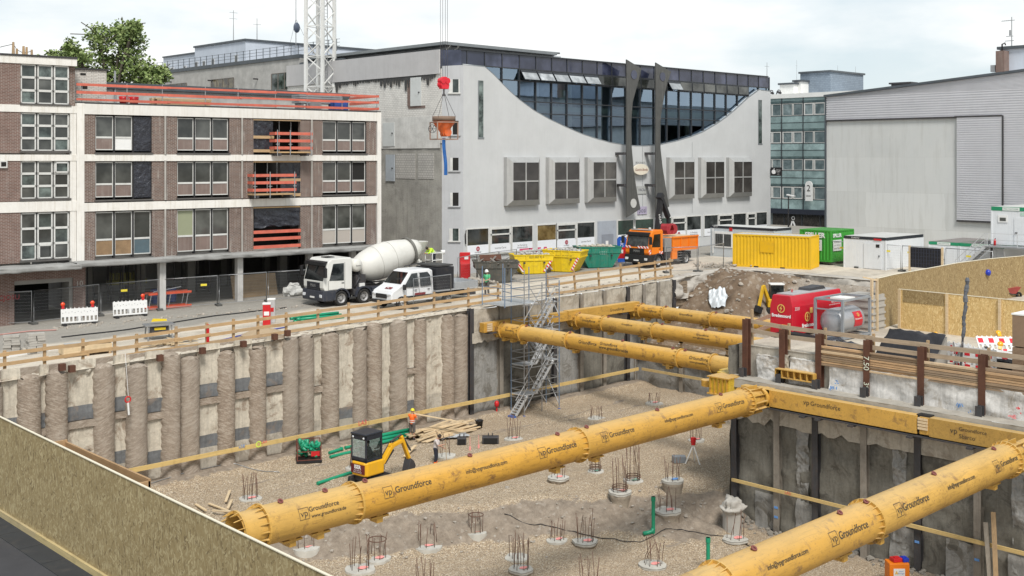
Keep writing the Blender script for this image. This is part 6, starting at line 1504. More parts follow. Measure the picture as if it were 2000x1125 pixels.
m=MB(); m.box(.25,.0,1.45,2.6,.02,2.08); m.build('patch_panel',OSBR,t)
for px in (1757,1850,1953):
    p=G(px,570,2.7); x=(p.x-h0.x)*math.cos(math.atan2(d.y,d.x))+(p.y-h0.y)*math.sin(math.atan2(d.y,d.x)); a_,b_,c_=ray(px,570)
    # distance along the run where the pixel column crosses it
    u=Vector((d.x,d.y)).normalized(); det=a_*(-u.y)-b_*(-u.x); tt=(h0.x*(-u.y)-h0.y*(-u.x))/det; P=Vector((a_*tt,b_*tt))-Vector((h0.x,h0.y)); x=P.dot(u)
    m=MB(); m.box(x-.07,-.07,-.05,x+.07,.0,2.12); m.build('batten',PALE,t)
m=MB(); m.box(0,0,2.1,L,.07,2.13); m.build('top_trim',MATS['pale_trim'],t)
pp=G(1928,532,2.0);
# blue helmet hung on the tall hoarding
a_,b_,c_=ray(1928,532); A_,B_=pts[3],pts[4]; dd=B_-A_; det=a_*(-dd.y)-b_*(-dd.x); tt=(A_.x*(-dd.y)-A_.y*(-dd.x))/det
hp=Vector((a_*tt,b_*tt,H+c_*tt)); m=MB(); m.lathe([(.19,0),(.17,.1),(.11,.17),(0,.2)],16); m.lathe([(.0,-.005),(.23,-.0),(.19,.02)],16); o=m.build('blue_helmet',plain('cobalt_plastic',(.015,.04,.42),.35),None,hp+Vector((-.04,-.06,0)),(R(60),0,R(-20))); tag(o,'blue helmet hung on the tall tan chipboard hoarding','helmet')
# ------------------------------------------------------------------ containers and site offices
def ribbed(m,L,W,h,z0=.15,pitch=.28,d=.045):
    "corrugated steel box walls"
    def run(p,q,nrm):
        p=Vector(p);q=Vector(q);n_=int((q-p).length/pitch); nrm=Vector(nrm)
        pr=[]
        for k in range(n_):
            for f,o_ in ((0,0),(.35,0),(.5,1),(.85,1)): pr.append(p+(q-p)*((k+f)/n_)-nrm*d*o_)
        pr.append(q)
        for k in range(len(pr)-1): m.quad(pr[k]+Vector((0,0,z0)),pr[k+1]+Vector((0,0,z0)),pr[k+1]+Vector((0,0,h-.1)),pr[k]+Vector((0,0,h-.1)))
    run((.1,0,0),(L-.1,0,0),(0,-1,0)); run((L,.1,0),(L,W-.1,0),(1,0,0)); run((L-.1,W,0),(.1,W,0),(0,1,0)); run((0,W-.1,0),(0,.1,0),(-1,0,0))
def container(name,label,p0,rot,L,W,h,mat,roofm,frame=None):
    t=thing(name,label,'container',p0,rot)
    m=MB(); ribbed(m,L,W,h); m.build('wall',mat,t,fix=False)
    m=MB(); f=.12
    for x in (0,L-f):
        for y in (-.02,W-f+.02): m.box(x,y,0,x+f,y+f,h)
    for y in (-.02,W-f+.02): m.box(f,y,0,L-f,y+f,.16); m.box(f,y,h-.12,L-f,y+f,h)
    for x in (0,L-f): m.box(x,f-.02,0,x+f,W-f+.02,.16); m.box(x,f-.02,h-.12,x+f,W-f+.02,h)
    m.build('frame',frame or mat,t)
    m=MB()
    n_=int(L/.28)
    for k in range(n_): m.box(f+k*(L-2*f)/n_,.1,h-.05,f+(k+.55)*(L-2*f)/n_,W-.1,h-.01)
    m.box(f,.08,h-.1,L-f,W-.08,h-.05); m.build('roof',roofm,t)
    return t
YC=dirty('container_yellow',(.72,.44,.012),.5,.12,.8,14,.03,0,.18,(.4,.25,.06),.15,.4,0); GC=dirty('container_green',(.05,.32,.04),.5,.12,.8,14,.03,0,.15,(.05,.15,.04),.15,.4,0)
GREYR=dirty('roof_grey_dust',(.55,.55,.53),.8,.15)
c0=G(1431,520); c1=G(1583,527); d=c1-c0; L=math.hypot(d.x,d.y)
yc=container('shipping_container','yellow corrugated shipping container at the edge of the earth bank','%s' and (c0.x,c0.y,zg(c0.x,c0.y)),math.atan2(d.y,d.x),L,2.4,2.68,YC,GREYR)
m=MB(); m.box(L*.36,-.035,1.25,L*.54,-.022,2.2); m.build('painted_patch',dirty('patch_yellow',(.74,.42,.005),.5,.05),yc)
m=MB(); m.box(L*.28,-.03,.02,L*.34,.1,.12); m.build('fork_pocket',BLACK,yc); m=MB(); m.box(L*.62,-.03,.02,L*.68,.1,.12); m.build('fork_pocket',BLACK,yc)
g0=G(1605,519); zgc=1.25
gc=container('shipping_container','green corrugated container with white lettering behind the yellow one',(g0.x+.55,g0.y-.5,zgc),0,3.7,2.9,2.6,GC,dirty('green_roof',(.10,.33,.09),.7,.2))
def board_on(t,side,x,z,wd,hh):
    m=MB()
    if side=='y': m.box(x-wd/2,-.05,z-hh/2,x+wd/2,-.03,z+hh/2)
    else: m.box(-.05,x-wd/2,z-hh/2,-.03,x+wd/2,z+hh/2)
    return m.build('sign_board',WHITEPL,t)
text('SPILLER',.5,WHITET,gc,(.95,-.045,2.15),FRONT,width=1.35,bold=.02); text('SPILLER',.5,WHITET,gc,(-.045,1.45,2.15),(PI/2,0,-PI/2),width=1.9,bold=.02)
for sd,x in (('y',.95),('x',1.45)):
    b_=board_on(gc,sd,x,1.35,1.3,.9)
    for q,(tx,s_) in enumerate((('ROHBAU',.2),('0221 / 98 76 50',.15),('BAUSTELLE',.15))):
        if sd=='y': text(tx,s_,BLACKT,b_,(x,-.055,1.62-q*.27),FRONT,width=.95)
        else: text(tx,s_,BLACKT,b_,(-.055,x,1.62-q*.27),(PI/2,0,-PI/2),width=.95)
m=MB(); m.box(.9,.3,-.5,1.4,2.2,0); m.build('support_block',CONC,gc); m=MB(); m.box(2.4,.3,-.5,2.9,2.2,0); m.build('support_block',CONC,gc)
OFC=dirty('office_grey',(.50,.54,.57),.5,.08,.6,10,.02,0,.15,(.3,.3,.3),.1,.4,0); OFW=dirty('office_white',(.68,.70,.72),.5,.06,.6,10,.02,0,.12,(.35,.35,.35),.1,.4,0); NAVY=plain('navy_band',(.018,.022,.03),.5); GRNB=plain('green_band',(.01,.24,.11),.5)
def office(name,label,p0,rot,L,W,h,mat,band,bandh=.2,roof=None,grooves=True):
    t=thing(name,label,'site cabin',p0,rot)
    m=MB(); m.box(0,0,0,L,W,h-bandh); m.build('wall',mat,t)
    if grooves:
        m=MB()
        for k in range(int(L/.25)): m.box(k*.25+.02,-.008,.1,k*.25+.24,-.0,h-bandh)
        for k in range(int(W/.25)): m.box(-.008,k*.25+.02,.1,0,k*.25+.24,h-bandh)
        m.build('cladding',mat,t)
    m=MB(); m.box(-.03,-.03,h-bandh,L+.03,W+.03,h); m.build('roof_band',band,t)
    m=MB(); m.box(.06,.06,h,L-.06,W-.06,h+.02); m.build('roof',roof or GREYR,t)
    m=MB()
    for x in (0,L):
        for y in (0,W): m.box(x-.05,y-.05,0,x+.05,y+.05,h-bandh)
    m.build('corner_post',mat,t)
    return t
o0=G(1389,500); oc=office('office_cabin','grey site office cabin with shuttered window left of the yellow container',(o0.x,o0.y,zg(o0.x,o0.y)),-PI/2,6.6,2.6,2.75,OFC,NAVY)
def cwin(t,x,z,wd,hh,bars=True,y=-.02):
    m=MB()
    for (a,b,c,d_) in ((x-wd/2-.1,x-wd/2,z-hh/2,z+hh/2),(x+wd/2,x+wd/2+.1,z-hh/2,z+hh/2),(x-wd/2-.1,x+wd/2+.1,z+hh/2,z+hh/2+.22),(x-wd/2-.1,x+wd/2+.1,z-hh/2-.1,z-hh/2),(x-.05,x+.05,z-hh/2,z+hh/2)): m.box(a,y-.05,c,b,y+.02,d_)
    W=m.build('window',WHITEPL,t); m=MB(); m.box(x-wd/2,y-.02,z-hh/2,x+wd/2,y+.01,z+hh/2); m.build('pane',GL1,W)
    if bars:
        m=MB()
        for k in range(9): m.box(x-wd/2+k*wd/8-.012,y-.07,z-hh/2,x-wd/2+k*wd/8+.012,y-.05,z+hh/2)
        m.build('bars',STEEL,W)
cwin(oc,1.35,1.5,1.7,1.1); cwin(oc,4.3,1.55,1.5,.9)
m=MB(); m.box(2.0,-.06,2.35,2.3,-.0,2.65); m.build('red_plate',REDPL,oc); m=MB(); m.cyl((.25,-.08,.3),(.25,-.08,2.5),.05,n=8); m.build('downpipe',WHITEPL,oc)
text('UBM 220',.12,WHITET,oc,(.5,-.04,2.66),FRONT,width=.5)
wc0=G(1730,528); wcb=office('store_cabin','pale store cabin with a single door and dark roof band before the grey hall',(wc0.x,wc0.y,zg(wc0.x,wc0.y)),0,6.2,3.6,2.55,OFW,NAVY,.22)
m=MB(); m.box(-.06,.35,.05,-.02,1.85,2.05); D=m.build('door',OFW,wcb); m=MB(); m.box(-.12,.5,1.0,-.06,.56,1.15); m.build('handle',DKSTEEL,D); m=MB(); m.box(-.08,.5,1.75,-.06,.8,2.0); m.build('sticker',BLACK,D)
m=MB(); m.box(-.06,.35,2.3,-.02,1.0,2.45); m.build('red_plate',REDPL,wcb); text('Container',.1,WHITET,wcb,(-.04,2.6,2.44),(PI/2,0,-PI/2),width=.7)
# green banded offices stacked at the right
aO=88; bO=lambda px: atA(px,470,aO).y
zO=.6
for nm,p0,p1,lab in (('office_cabin',1815,1873,'white cabin with green roof band, left one under the landing'),('office_cabin',1875,1960,'white cabin with green roof band, behind the steel stairs')):
    b1,b0=bO(p0),bO(p1); t=office(nm,lab,(aO,b1,zO),-PI/2,b1-b0,6,2.42,OFW,GRNB,.24,dirty('brown_roof',(.24,.22,.21),.9))
    L=b1-b0; m=MB(); m.box(L*.28,-.05,2.2,L*.72,-.032,2.4); m.build('name_plate',WHITEPL,t); text('SÄBU CONTAINER',.12,GRNB,t,(L*.5,-.055,2.3),FRONT,width=L*.38)
    m=MB(); m.box(L*.45,-.04,.0,L*.85,-.012,2.05); D=m.build('door',OFW,t); m=MB(); m.box(L*.5,-.1,1.0,L*.54,-.04,1.05); m.build('handle',DKSTEEL,D)
b1=bO(1937); t=office('office_cabin','white cabin with green roof band on the upper level at the right edge',(aO,b1,3.06),-PI/2,6,6,2.95,OFW,GRNB,.3);
m=MB(); m.box(.85,-.05,2.68,2.15,-.032,2.92); m.build('name_plate',WHITEPL,t); text('SÄBU CONTAINER',.14,GRNB,t,(1.5,-.055,2.8),FRONT,width=1.15)
m=MB(); m.box(1.75,-.05,.05,3.1,-.012,2.15); D=m.build('door',OFW,t); m=MB(); m.box(1.83,-.12,.95,2.0,-.05,1.02); m.build('handle',DKSTEEL,D)
m=MB(); m.box(.5,-.06,1.75,1.25,-.01,2.3); W=m.build('window',WHITEPL,t); m=MB(); m.box(.65,-.075,1.86,1.12,-.06,2.12); m.build('pane',GL1,W)
m=MB(); m.box(2.2,-.03,2.3,2.7,-.012,2.55); m.build('exit_sign',plain('pale_green_sign',(.45,.6,.52),.6),t)
# stairs and landing
st=thing('site_stairs','grey steel stairs and railed landing leading to the upper white cabin','stairs',(aO-1.2,bO(1925),0))
o=Vector(st.location); bL=lambda px: atA(px,480,aO-1.2).y-o.y
m=MB(); m.box(-.2,bL(2080),2.92,1.15,bL(1926),3.02); m.build('landing',STEEL,st)
b0,b1=bL(1926),bL(1868); m=MB()
for s_ in (-.15,.85): m.bar((s_,b0,3.0),(s_,b1,.75),.06,.24)
m.build('stringer',dirty('pale_galvanised',(.58,.59,.60),.5,.1,2,20,.02,.3),st)
m=MB()
for k in range(13): f=k/13; m.box(-.12,b0+(b1-b0)*f-.0,3.0-2.25*f-.05,.82,b0+(b1-b0)*f+.25,3.0-2.25*f)
m.build('tread',STEEL,st)
m=MB()
for s_ in (-.2,):
    for zz in (.5,1.0): m.bar((s_,b0,3.0+zz),(s_,b1,.75+zz),.04,.04); m.bar((s_,b0,3.0+zz),(s_,bL(2080),3.0+zz),.04,.04)
    for f in (0,.33,.66,1): m.bar((s_,b0+(b1-b0)*f,3.0-2.25*f),(s_,b0+(b1-b0)*f,4.0-2.25*f),.04,.04)
    for px in (1930,1989,2040): m.bar((s_,bL(px),3.0),(s_,bL(px),4.0),.05,.05)
m.build('railing',MATS['pale_galvanised'],st)
m=MB(); m.box(.2,bL(2075),0.6,.35,bL(2070),2.92);m.box(.2,bL(1932),0.6,.35,bL(1935),2.92); m.build('support',DKSTEEL,st)
m=MB(); m.box(-2.2,bL(2070),2.1,-.5,bL(1945),2.16)
for px in (1950,2040):
    for x in (-2.1,-.6): m.cyl((x,bL(px),.6),(x,bL(px),2.1),.04,n=6)
p=m.build('shelter',STEEL,None,o); tag(p,'flat grey metal shelter roof on thin legs below the landing','shelter')
p=atA(1982,478,aO-1.35); t=thing('fire_extinguisher','red fire extinguisher on the landing beside the upper cabin','extinguisher',(aO-.35,atA(1943,468,aO-.35).y,3.02)); m=MB(); m.lathe([(0,0),(.09,0),(.09,.38),(.05,.46),(.03,.5),(0,.5)],12); m.build('bottle',REDPL,t); m=MB(); m.tube([(0,0,.5),(.1,0,.55),(.14,0,.3)],.02,5); m.build('hose',BLACK,t)
# ------------------------------------------------------------------ things on the right platform
ZP=.6
gl=G(1553,660,ZP)
GZ=.75
gen=thing('generator','large red mobile generator with white lettering on the right platform','generator',(49.95,31.55,GZ))
gL,gW=4.9,1.35; gH=H-(579-310)/F_*(49.95*CU+31.55*SU)-GZ
RG=dirty('generator_red',(.50,.006,.022),.35,.1,1,18,.02,0,.08,(.2,.1,.1),.08,.5,0)
m=MB(); ch=.32
m.prism([(0,0),(gW,0),(gW,gH*.72),(gW-ch*.5,gH),(ch*.5,gH),(0,gH*.72)],0,gL,'yz'); m.build('body',RG,gen,bev=.03)
m=MB(); m.box(.3,.2,gH,gL-.3,gW-.2,gH+.05); m.build('roof_plate',dirty('grey_roof_plate',(.42,.41,.41),.5),gen)
m=MB(); m.prism([(2.4,.02),(4.0,.02),(3.8,.2),(2.5,.14)],.5,1.2,'xz'); m.build('exhaust_cover',DKSTEEL,gen,(0,0,gH+.03))
m=MB(); m.lathe([(.06+.02*math.cos(q*PI/3),.02*math.sin(q*PI/3)) for q in range(6)],12,Matrix.Translation((1.2,.8,gH+.12))@Matrix.Rotation(PI/2,4,'X'),True,True); m.build('lifting_ring',REDPL,gen)
m=MB(); m.box(-.05,.1,-.3,gL+.05,gW-.1,0); m.build('skid',DKSTEEL,gen)
GOLD=plain('golden_print',(.72,.45,.12),.5)
def bolt_logo(t,loc,rot,s=.3):
    m=MB(); m.lathe([(s*.78,0),(s,0),(s,.012),(s*.78,.012)],22,Matrix(),False,True);
    m.prism([(s*.25,s*.85),(-s*.35,-.05*s),(-s*.0,-.05*s),(-s*.25,-s*.85),(s*.35,s*.12),(s*.0,s*.12)],0,.02,'xy'); return m.build('bolt_emblem',GOLD,t,loc,rot,fix=False)
bolt_logo(gen,(-.02,gW*.5,gH*.66),(PI/2,0,-PI/2),.22); text('Bredenoord',.3,WHITET,gen,(-.015,gW*.5,gH*.47),(PI/2,0,-PI/2),width=1.12,bold=.012)
bolt_logo(gen,(1.35,-.02,gH*.42),FRONT,.25); text('Bredenoord',.3,WHITET,gen,(1.5,-.015,gH*.2),FRONT,width=1.3,bold=.012)
text('3331',.24,WHITET,gen,(.42,-.015,gH*.66),FRONT,width=.42); text('0900-2733366\nwww.bredenoord.com',.2,WHITET,gen,(gL-.85,-.012,gH*.66),FRONT,width=1.1)
m=MB(); m.box(1.62,-.02,gH*.5,1.85,0,gH*.64); m.build('warning_plate',GOLD,gen); m=MB(); m.box(gL*.62,-.025,gH*.12,gL*.62+.9,0,gH*.5); m.build('control_panel',dirty('orange_panel',(.75,.2,.02),.4),gen)
m=MB(); m.box(-.015,.25,.28,0,.65,.5); m.build('yellow_labels',GOLD,gen); m=MB(); m.lathe([(0,0),(.14,0),(.14,.01),(0,.01)],16,Matrix.Translation((-.02,.45,.12))@Matrix.Rotation(-PI/2,4,'Y'),False); m.build('round_label',plain('pale_blue_label',(.5,.68,.75),.5),gen)
# tank in a frame
tk=thing('fuel_tank','silver fuel tank lying in an open grey steel frame right of the generator','tank',(51.1,29.4,ZP)); tL,tW,tH=2.7,1.55,2.0
m=MB()
for x in (0,tL):
    for y in (0,tW): m.bar((x,y,0),(x,y,tH),.12,.12)
for z in (.1,tH):
    for y in (0,tW): m.bar((0,y,z),(tL,y,z),.1,.1)
    for x in (0,tL): m.bar((x,0,z),(x,tW,z),.1,.1)
m.bar((0,0,tH*.75),(0,tW,tH*.75),.06,.06); m.build('frame',dirty('grey_frame_paint',(.27,.29,.31),.5),tk)
m=MB(); r=.68; m.lathe([(0,0),(r*.6,.02),(r*.92,.12),(r,.3),(r,tL-.5),(r*.92,tL-.32),(r*.6,tL-.22),(0,tL-.2)],28,Matrix.Translation((.1,tW/2,.85))@Matrix.Rotation(PI/2,4,'Y')); m.build('vessel',dirty('silver_tank',(.40,.41,.43),.35,.12,1,20,.02,.4,.15),tk)
m=MB();
for k in range(6):
    a0,a1=R(-25+k*11),R(-25+(k+1)*11); q=lambda a,x:(x,tW/2-math.cos(a)*(r+.012),.85+math.sin(a)*(r+.012)); m.quad(q(a0,1.35),q(a0,2.15),q(a1,2.15),q(a1,1.35))
S_=m.build('red_placard',RG,tk,fix=False)
me_=text('Bredenoord',.2,WHITET,S_,(1.75,0,0),wrap=(r+.02,R(8)),width=.65); me_.location=(0,tW/2,.85); bolt_logo(S_,(1.75,tW/2-math.cos(R(25))*(r+.02),.85+math.sin(R(25))*(r+.02)),(PI/2-R(25),0,0),.1)
m=MB(); m.box(.9,tW*.25,tH-.06,1.9,tW*.8,tH+.02); m.build('top_box',WHITEP,tk)
# black hoses at the generator
m=MB(); m.tube([(49.6,32.4,.7),(50.0,31.7,.85),(50.3,30.8,.72),(50.0,30.0,.7),(49.4,29.4,.72)],.14,8); o=m.build('black_hose',BLACK); tag(o,'thick black hose on the ground in front of the red generator','hose')
m=MB(); m.blob((49.3,28.9,.75),.5,3,(1.5,1,.5),3,.3,2); m.blob((48.9,27.8,.72),.5,8,(1.2,1.3,.45),3,.35,2); o=m.build('black_tarp_heap',SHEET); tag(o,'heap of black sheeting on the platform below the silver tank','tarp')
m=MB(); m.box(55.0,29.9,ZP,56.3,31.4,2.5)
for k in range(5): m.box(54.95,29.85,.75+k*.36,56.35,31.45,.85+k*.36)
o=m.build('block_pallet',CONC); tag(o,'tall stack of grey blocks between the silver tank and the tall hoarding','block stack')
# dark netting draped over material
c=[G(1738,641,2.0),G(1848,654,2.0),G(1822,712,.75),G(1708,692,.75)]
m=MB()
def drp(u,v):
    p=c[0]*(1-u)*(1-v)+c[1]*u*(1-v)+c[2]*u*v+c[3]*(1-u)*v
    p=p+Vector((0,0,.10*noise.fractal(Vector((u*4,v*3,2)),.9,2.1,4)+.18*math.sin(v*PI)*math.sin(u*PI)))
    return p
m.grid(drp,30,24); o=m.build('dark_netting',dirty('dark_net_fabric',(.035,.036,.042),.8,.3,1.5,30,.3,0,0,(.08,.08,.085),.3),fix=False); tag(o,'sheet of dark netting draped over material on the right platform','netting')
m=MB(); m.hexa([p+Vector((.35,.1,-p.z+.6)) for p in (c[3],c[2],c[1],c[0])],[Vector((c[3].x+.6,c[3].y+.1,.65)),Vector((c[2].x+.6,c[2].y+.2,.65)),Vector((c[1].x+.1,c[1].y,1.9)),Vector((c[0].x+.1,c[0].y,1.9))]); o=m.build('covered_pile',CONC); tag(o,'pile of material hidden under the dark netting on the platform','pile')
# red and white barriers
WB=plain('barrier_white',(.74,.74,.73),.45); RB=plain('barrier_red',(.65,.015,.03),.45); LAMPY=plain('amber_lens',(.85,.42,.02),.25); LAMPR=plain('red_lens',(.75,.07,.02),.25)
def barrier(label,loc,rot,tilt=(0,0),red=True,lamp=None,grp=None,L=1.9):
    t=thing('barrier',label,'barrier',loc,rot,grp); t.rotation_euler=(tilt[0],tilt[1],rot)
    m=MB(); m.box(0,-.03,.15,L,.03,.24); m.box(0,-.03,.52,L,.03,.62); m.box(0,-.03,.9,L,.03,1.0); m.box(0,-.03,.62,L,.02,.9)
    n_=9
    for k in range(n_+1):
        x=k*L/n_; m.box(max(0,x-.05),-.03,.24,min(L,x+.05),.03,.52)
    m.box(L*.42,-.03,.24,L*.58,.03,.52)
    for k in range(n_): m.box((k+.3)*L/n_,-.025,1.0,(k+.3)*L/n_+.05,.025,1.06)
    if red:
        m.cur=1
        for k in range(4): m.box(L*(k/4+.03),-.04,.62,L*(k/4+.15),-.022,.9); m.box(L*(k/4+.03),-.04,.14,L*(k/4+.15),-.031,.24)
    m.build('panel',[WB,RB],t)
    if not red:
        m=MB()
        for k in range(12): m.lathe([(0,0),(.018,0),(.018,.01),(0,.01)],6,Matrix.Translation((.1+k*L/12,-.045,.76+.06*(k%2)))@Matrix.Rotation(PI/2,4,'X'),False)
        m.build('rivet',DKSTEEL,t)
    for x in (.2,L-.2): m=MB(); m.box(x-.1,-.35,-.02,x+.1,.35,.12); m.build('foot',BLACK,t)
    for lx in lamp or []:
        m=MB(); m.lathe([(0,-.05),(.11,-.05),(.13,0),(.11,.05),(0,.05)],18,Matrix.Translation((lx,0,1.28))@Matrix.Rotation(PI/2,4,'X')); q=m.build('warning_lamp',LAMPY if red else LAMPR,t); m=MB(); m.box(lx-.08,-.06,1.02,lx+.08,.06,1.17); m.build('battery_case',LAMPY if red else REDPL,q)
    return t
w1,w2=G(119,637),G(197,630); d=w2-w1; barrier('white slatted barrier with two red lamps before the brick pillar',w1,math.atan2(d.y,d.x),(R(-4),0),False,[.12,1.8],'white barriers on the street',2.1)
w1,w2=G(221,622),G(293,615); d=w2-w1; barrier('white slatted barrier with one red lamp left of the orange trestle',w1,math.atan2(d.y,d.x),(R(-6),0),False,[1.85],'white barriers on the street',2.1)
vd=-PI/2
for lab,px,py,rot,tl,lp,zz in (('red and white barrier standing behind the second board, below the slanted pole',1812,708,vd+.05,(R(-5),0),[.3],0),('red and white barrier right of the slanted pole',1862,718,vd,(R(3),0),[],0),('red and white barrier leaning steeply left of the cardboard stack',1928,722,vd+.5,(R(-28),R(10)),[.4],0),('red and white barrier lying tilted with two amber lamps beside the cardboard stack',1915,690,vd+.7,(R(-50),0),[1.1],.15)):
    p=G(px,py,ZP+zz); barrier(lab,p,rot,tl,True,lp,'red and white barriers on the platform')
for k,(px,py) in enumerate(((1892,712),(1955,722),(1975,726))):
    p=G(px,py,ZP); m=MB(); m.obox((0,0,.12),(.8,.42,.13),(0,R(8*k),R(30*k)));m.obox((.05,0,.26),(.75,.4,.12),(0,R(-5),R(25+30*k)));m.obox((0,.05,.4),(.75,.4,.12),(R(4),0,R(10))); o=m.build('rubber_foot_stack',RUBBER,None,p,bev=.02); tag(o,'stack of black rubber barrier feet, '+('under the slanted pole','left of the cardboard stack','against the cardboard stack')[k],'barrier feet')
# wrapped slanted pole
pa_,pb_=G(1876,722,ZP),None; pt=Vector(pa_)+Vector((0,0,0)); Yp=pa_.x*CU+pa_.y*SU
def at_depth(px,py,Y): X=(px-1000)/F_*Y; return Vector((X*SU+Y*CU,-X*CU+Y*SU,H-(py-310)/F_*Y))
t=thing('wrapped_pole','slanted steel pole with ragged grey foam wrapping in front of the yellow hoarding','pole',pa_); top=at_depth(1889,542,Yp+.3)-pa_
m=MB(); m.cyl((0,0,0),top,.05,n=8); m.build('pole',DKSTEEL,t)
m=MB(); pts_=[top*f+Vector((.02*math.sin(f*30),.02*math.cos(f*23),0)) for f in [k/26 for k in range(9,27)]]
for k in range(len(pts_)-1): m.cyl(pts_[k],pts_[k+1],.06+.05*abs(math.sin(k*2.1))*(1.1 if k>8 else .4),.06+.04*abs(math.sin(k*1.3+1)),n=7)
m.build('foam_wrap',dirty('grey_foam',(.13,.14,.16),.9,.4,3,12,.4),t)
p=G(1870,720,ZP); m=MB(); m.cyl((0,0,0),at_depth(1862,668,Yp)-p,.03,n=6); m.cyl((0,.2,0),at_depth(1880,668,Yp)-p,.03,n=6); o=m.build('lance_pair',STEEL,None,p); tag(o,'two thin grey rods leaning on the red and white barriers','rods')
# cardboard stack
CARD=dirty('brown_cardboard',(.34,.235,.155),.8,.1,1,14,.05,0,0,(.2,.15,.1),.1)
for k,(zz,hh,lab) in enumerate(((ZP,1.35,'lower'),(ZP+1.4,1.3,'upper'))):
    p=G(1977,742,ZP); t=thing('cardboard_crate',lab+' brown ribbed cardboard crate of the stack at the right edge','crate',(p.x,p.y-2.2,zz)); m=MB(); m.box(0,0,.0,1.4,2.2,hh); m.build('box',CARD,t)
    m=MB()
    for q in range(26): m.box(-.012,0.01,.03+q*hh/26,0,2.19,.03+(q+.5)*hh/26)
    m.build('ribbing',CARD,t)
    if k: m=MB(); m.box(-.03,-.03,hh,1.43,2.23,hh+.06); m.build('lid',WHITEP,t)
# wheelbarrow
p=G(1972,584,ZP); wbw=thing('wheelbarrow','red wheelbarrow at the foot of the tall tan hoarding','wheelbarrow',(p.x,p.y,.62),R(-35))
m=MB(); m.hexa([(-.35,-.25,.35),(.3,-.25,.35),(.3,.25,.35),(-.35,.25,.35)],[(-.6,-.36,.7),(.6,-.36,.78),(.6,.36,.78),(-.6,.36,.7)]); m.build('tray',dirty('faded_red',(.38,.07,.06),.6),wbw)
m=MB();
for s_ in (-.27,.27): m.tube([(.6,s_*.3,.25),(0,s_,.33),(-1.0,s_*1.2,.6)],.025,6); m.tube([(-.25,s_,.4),(-.3,s_*1.1,.0),(-.1,s_*1.1,0)],.02,5)
m.build('handle_frame',DKSTEEL,wbw); m=MB(); m.lathe([(.1,-.05),(.2,-.05),(.22,0),(.2,.05),(.1,.05)],16,Matrix.Translation((.65,0,.22))@Matrix.Rotation(PI/2,4,'X'),True,True); m.build('wheel',RUBBER,wbw)
# ------------------------------------------------------------------ vehicles
TW=dirty('truck_white',(.66,.66,.63),.35,.07,.9,14,.02,0,.12,(.3,.28,.25),.12,.5,0); DRUMW=dirty('drum_white',(.62,.61,.57),.5,.08,.6,10,.02,0,.1,(.36,.33,.29),.28,.4,0)
NAVYP=dirty('navy_plastic',(.035,.04,.055),.5,.15,2,20,.02,0,.1,(.2,.17,.14),.25,.4,0); ORT=dirty('truck_orange',(.80,.20,.012),.35,.07,1,14,.02,0,.1,(.3,.2,.12),.12,.5,0)
WSC=glassdark('windscreen',(.015,.018,.02),.03,1,1.5,(.06,.07,.07)); LENS=plain('headlight_lens',(.65,.67,.7),.15)
RIM=dirty('rim_grey',(.38,.38,.38),.5,.2,4,20,.02,.3,0,(.15,.12,.1),.3)
def wheel(t,x,y,r,w,name='wheel',dual=False):
    sg=1 if y>0 else -1
    m=MB(); m.lathe([(r*.62,-w/2),(r*.93,-w/2),(r,-w*.34),(r,w*.34),(r*.93,w/2),(r*.62,w/2)],28,Matrix.Translation((x,y,r))@Matrix.Rotation(PI/2,4,'X'),True,True); T=m.build('wheel',RUBBER,t)
    m=MB(); yo=y+sg*w*.5
    m.lathe([(r*.63,w*.02),(r*.58,-.03),(r*.45,-.1 if not dual else -.18),(r*.2,-.1 if not dual else -.18),(r*.2,-.02 if not dual else -.08),(0,-.02 if not dual else -.08)],20,Matrix.Translation((x,yo,r))@Matrix.Rotation(-sg*PI/2,4,'X'),False)
    m.build('rim',RIM,T)
    m=MB()
    for k in range(8):
        a=2*PI*k/8; m.obox((x+math.cos(a)*r*.35,yo-sg*.08,r+math.sin(a)*r*.35),(r*.1,.03,r*.1))
    m.build('wheel_nuts',DKSTEEL,T)
    return T
def fender(t,x,y0,y1,r,R_,mat):
    m=MB(); n_=12
    for k in range(n_):
        a0,a1=PI*k/n_,PI*(k+1)/n_
        P=lambda a,q,y:(x+math.cos(a)*q,y,r+math.sin(a)*q)
        m.hexa([P(a0,R_,y0),P(a1,R_,y0),P(a1,R_,y1),P(a0,R_,y1)],[P(a0,R_+.09,y0),P(a1,R_+.09,y0),P(a1,R_+.09,y1),P(a0,R_+.09,y1)])
    return m.build('mudguard',mat,t)
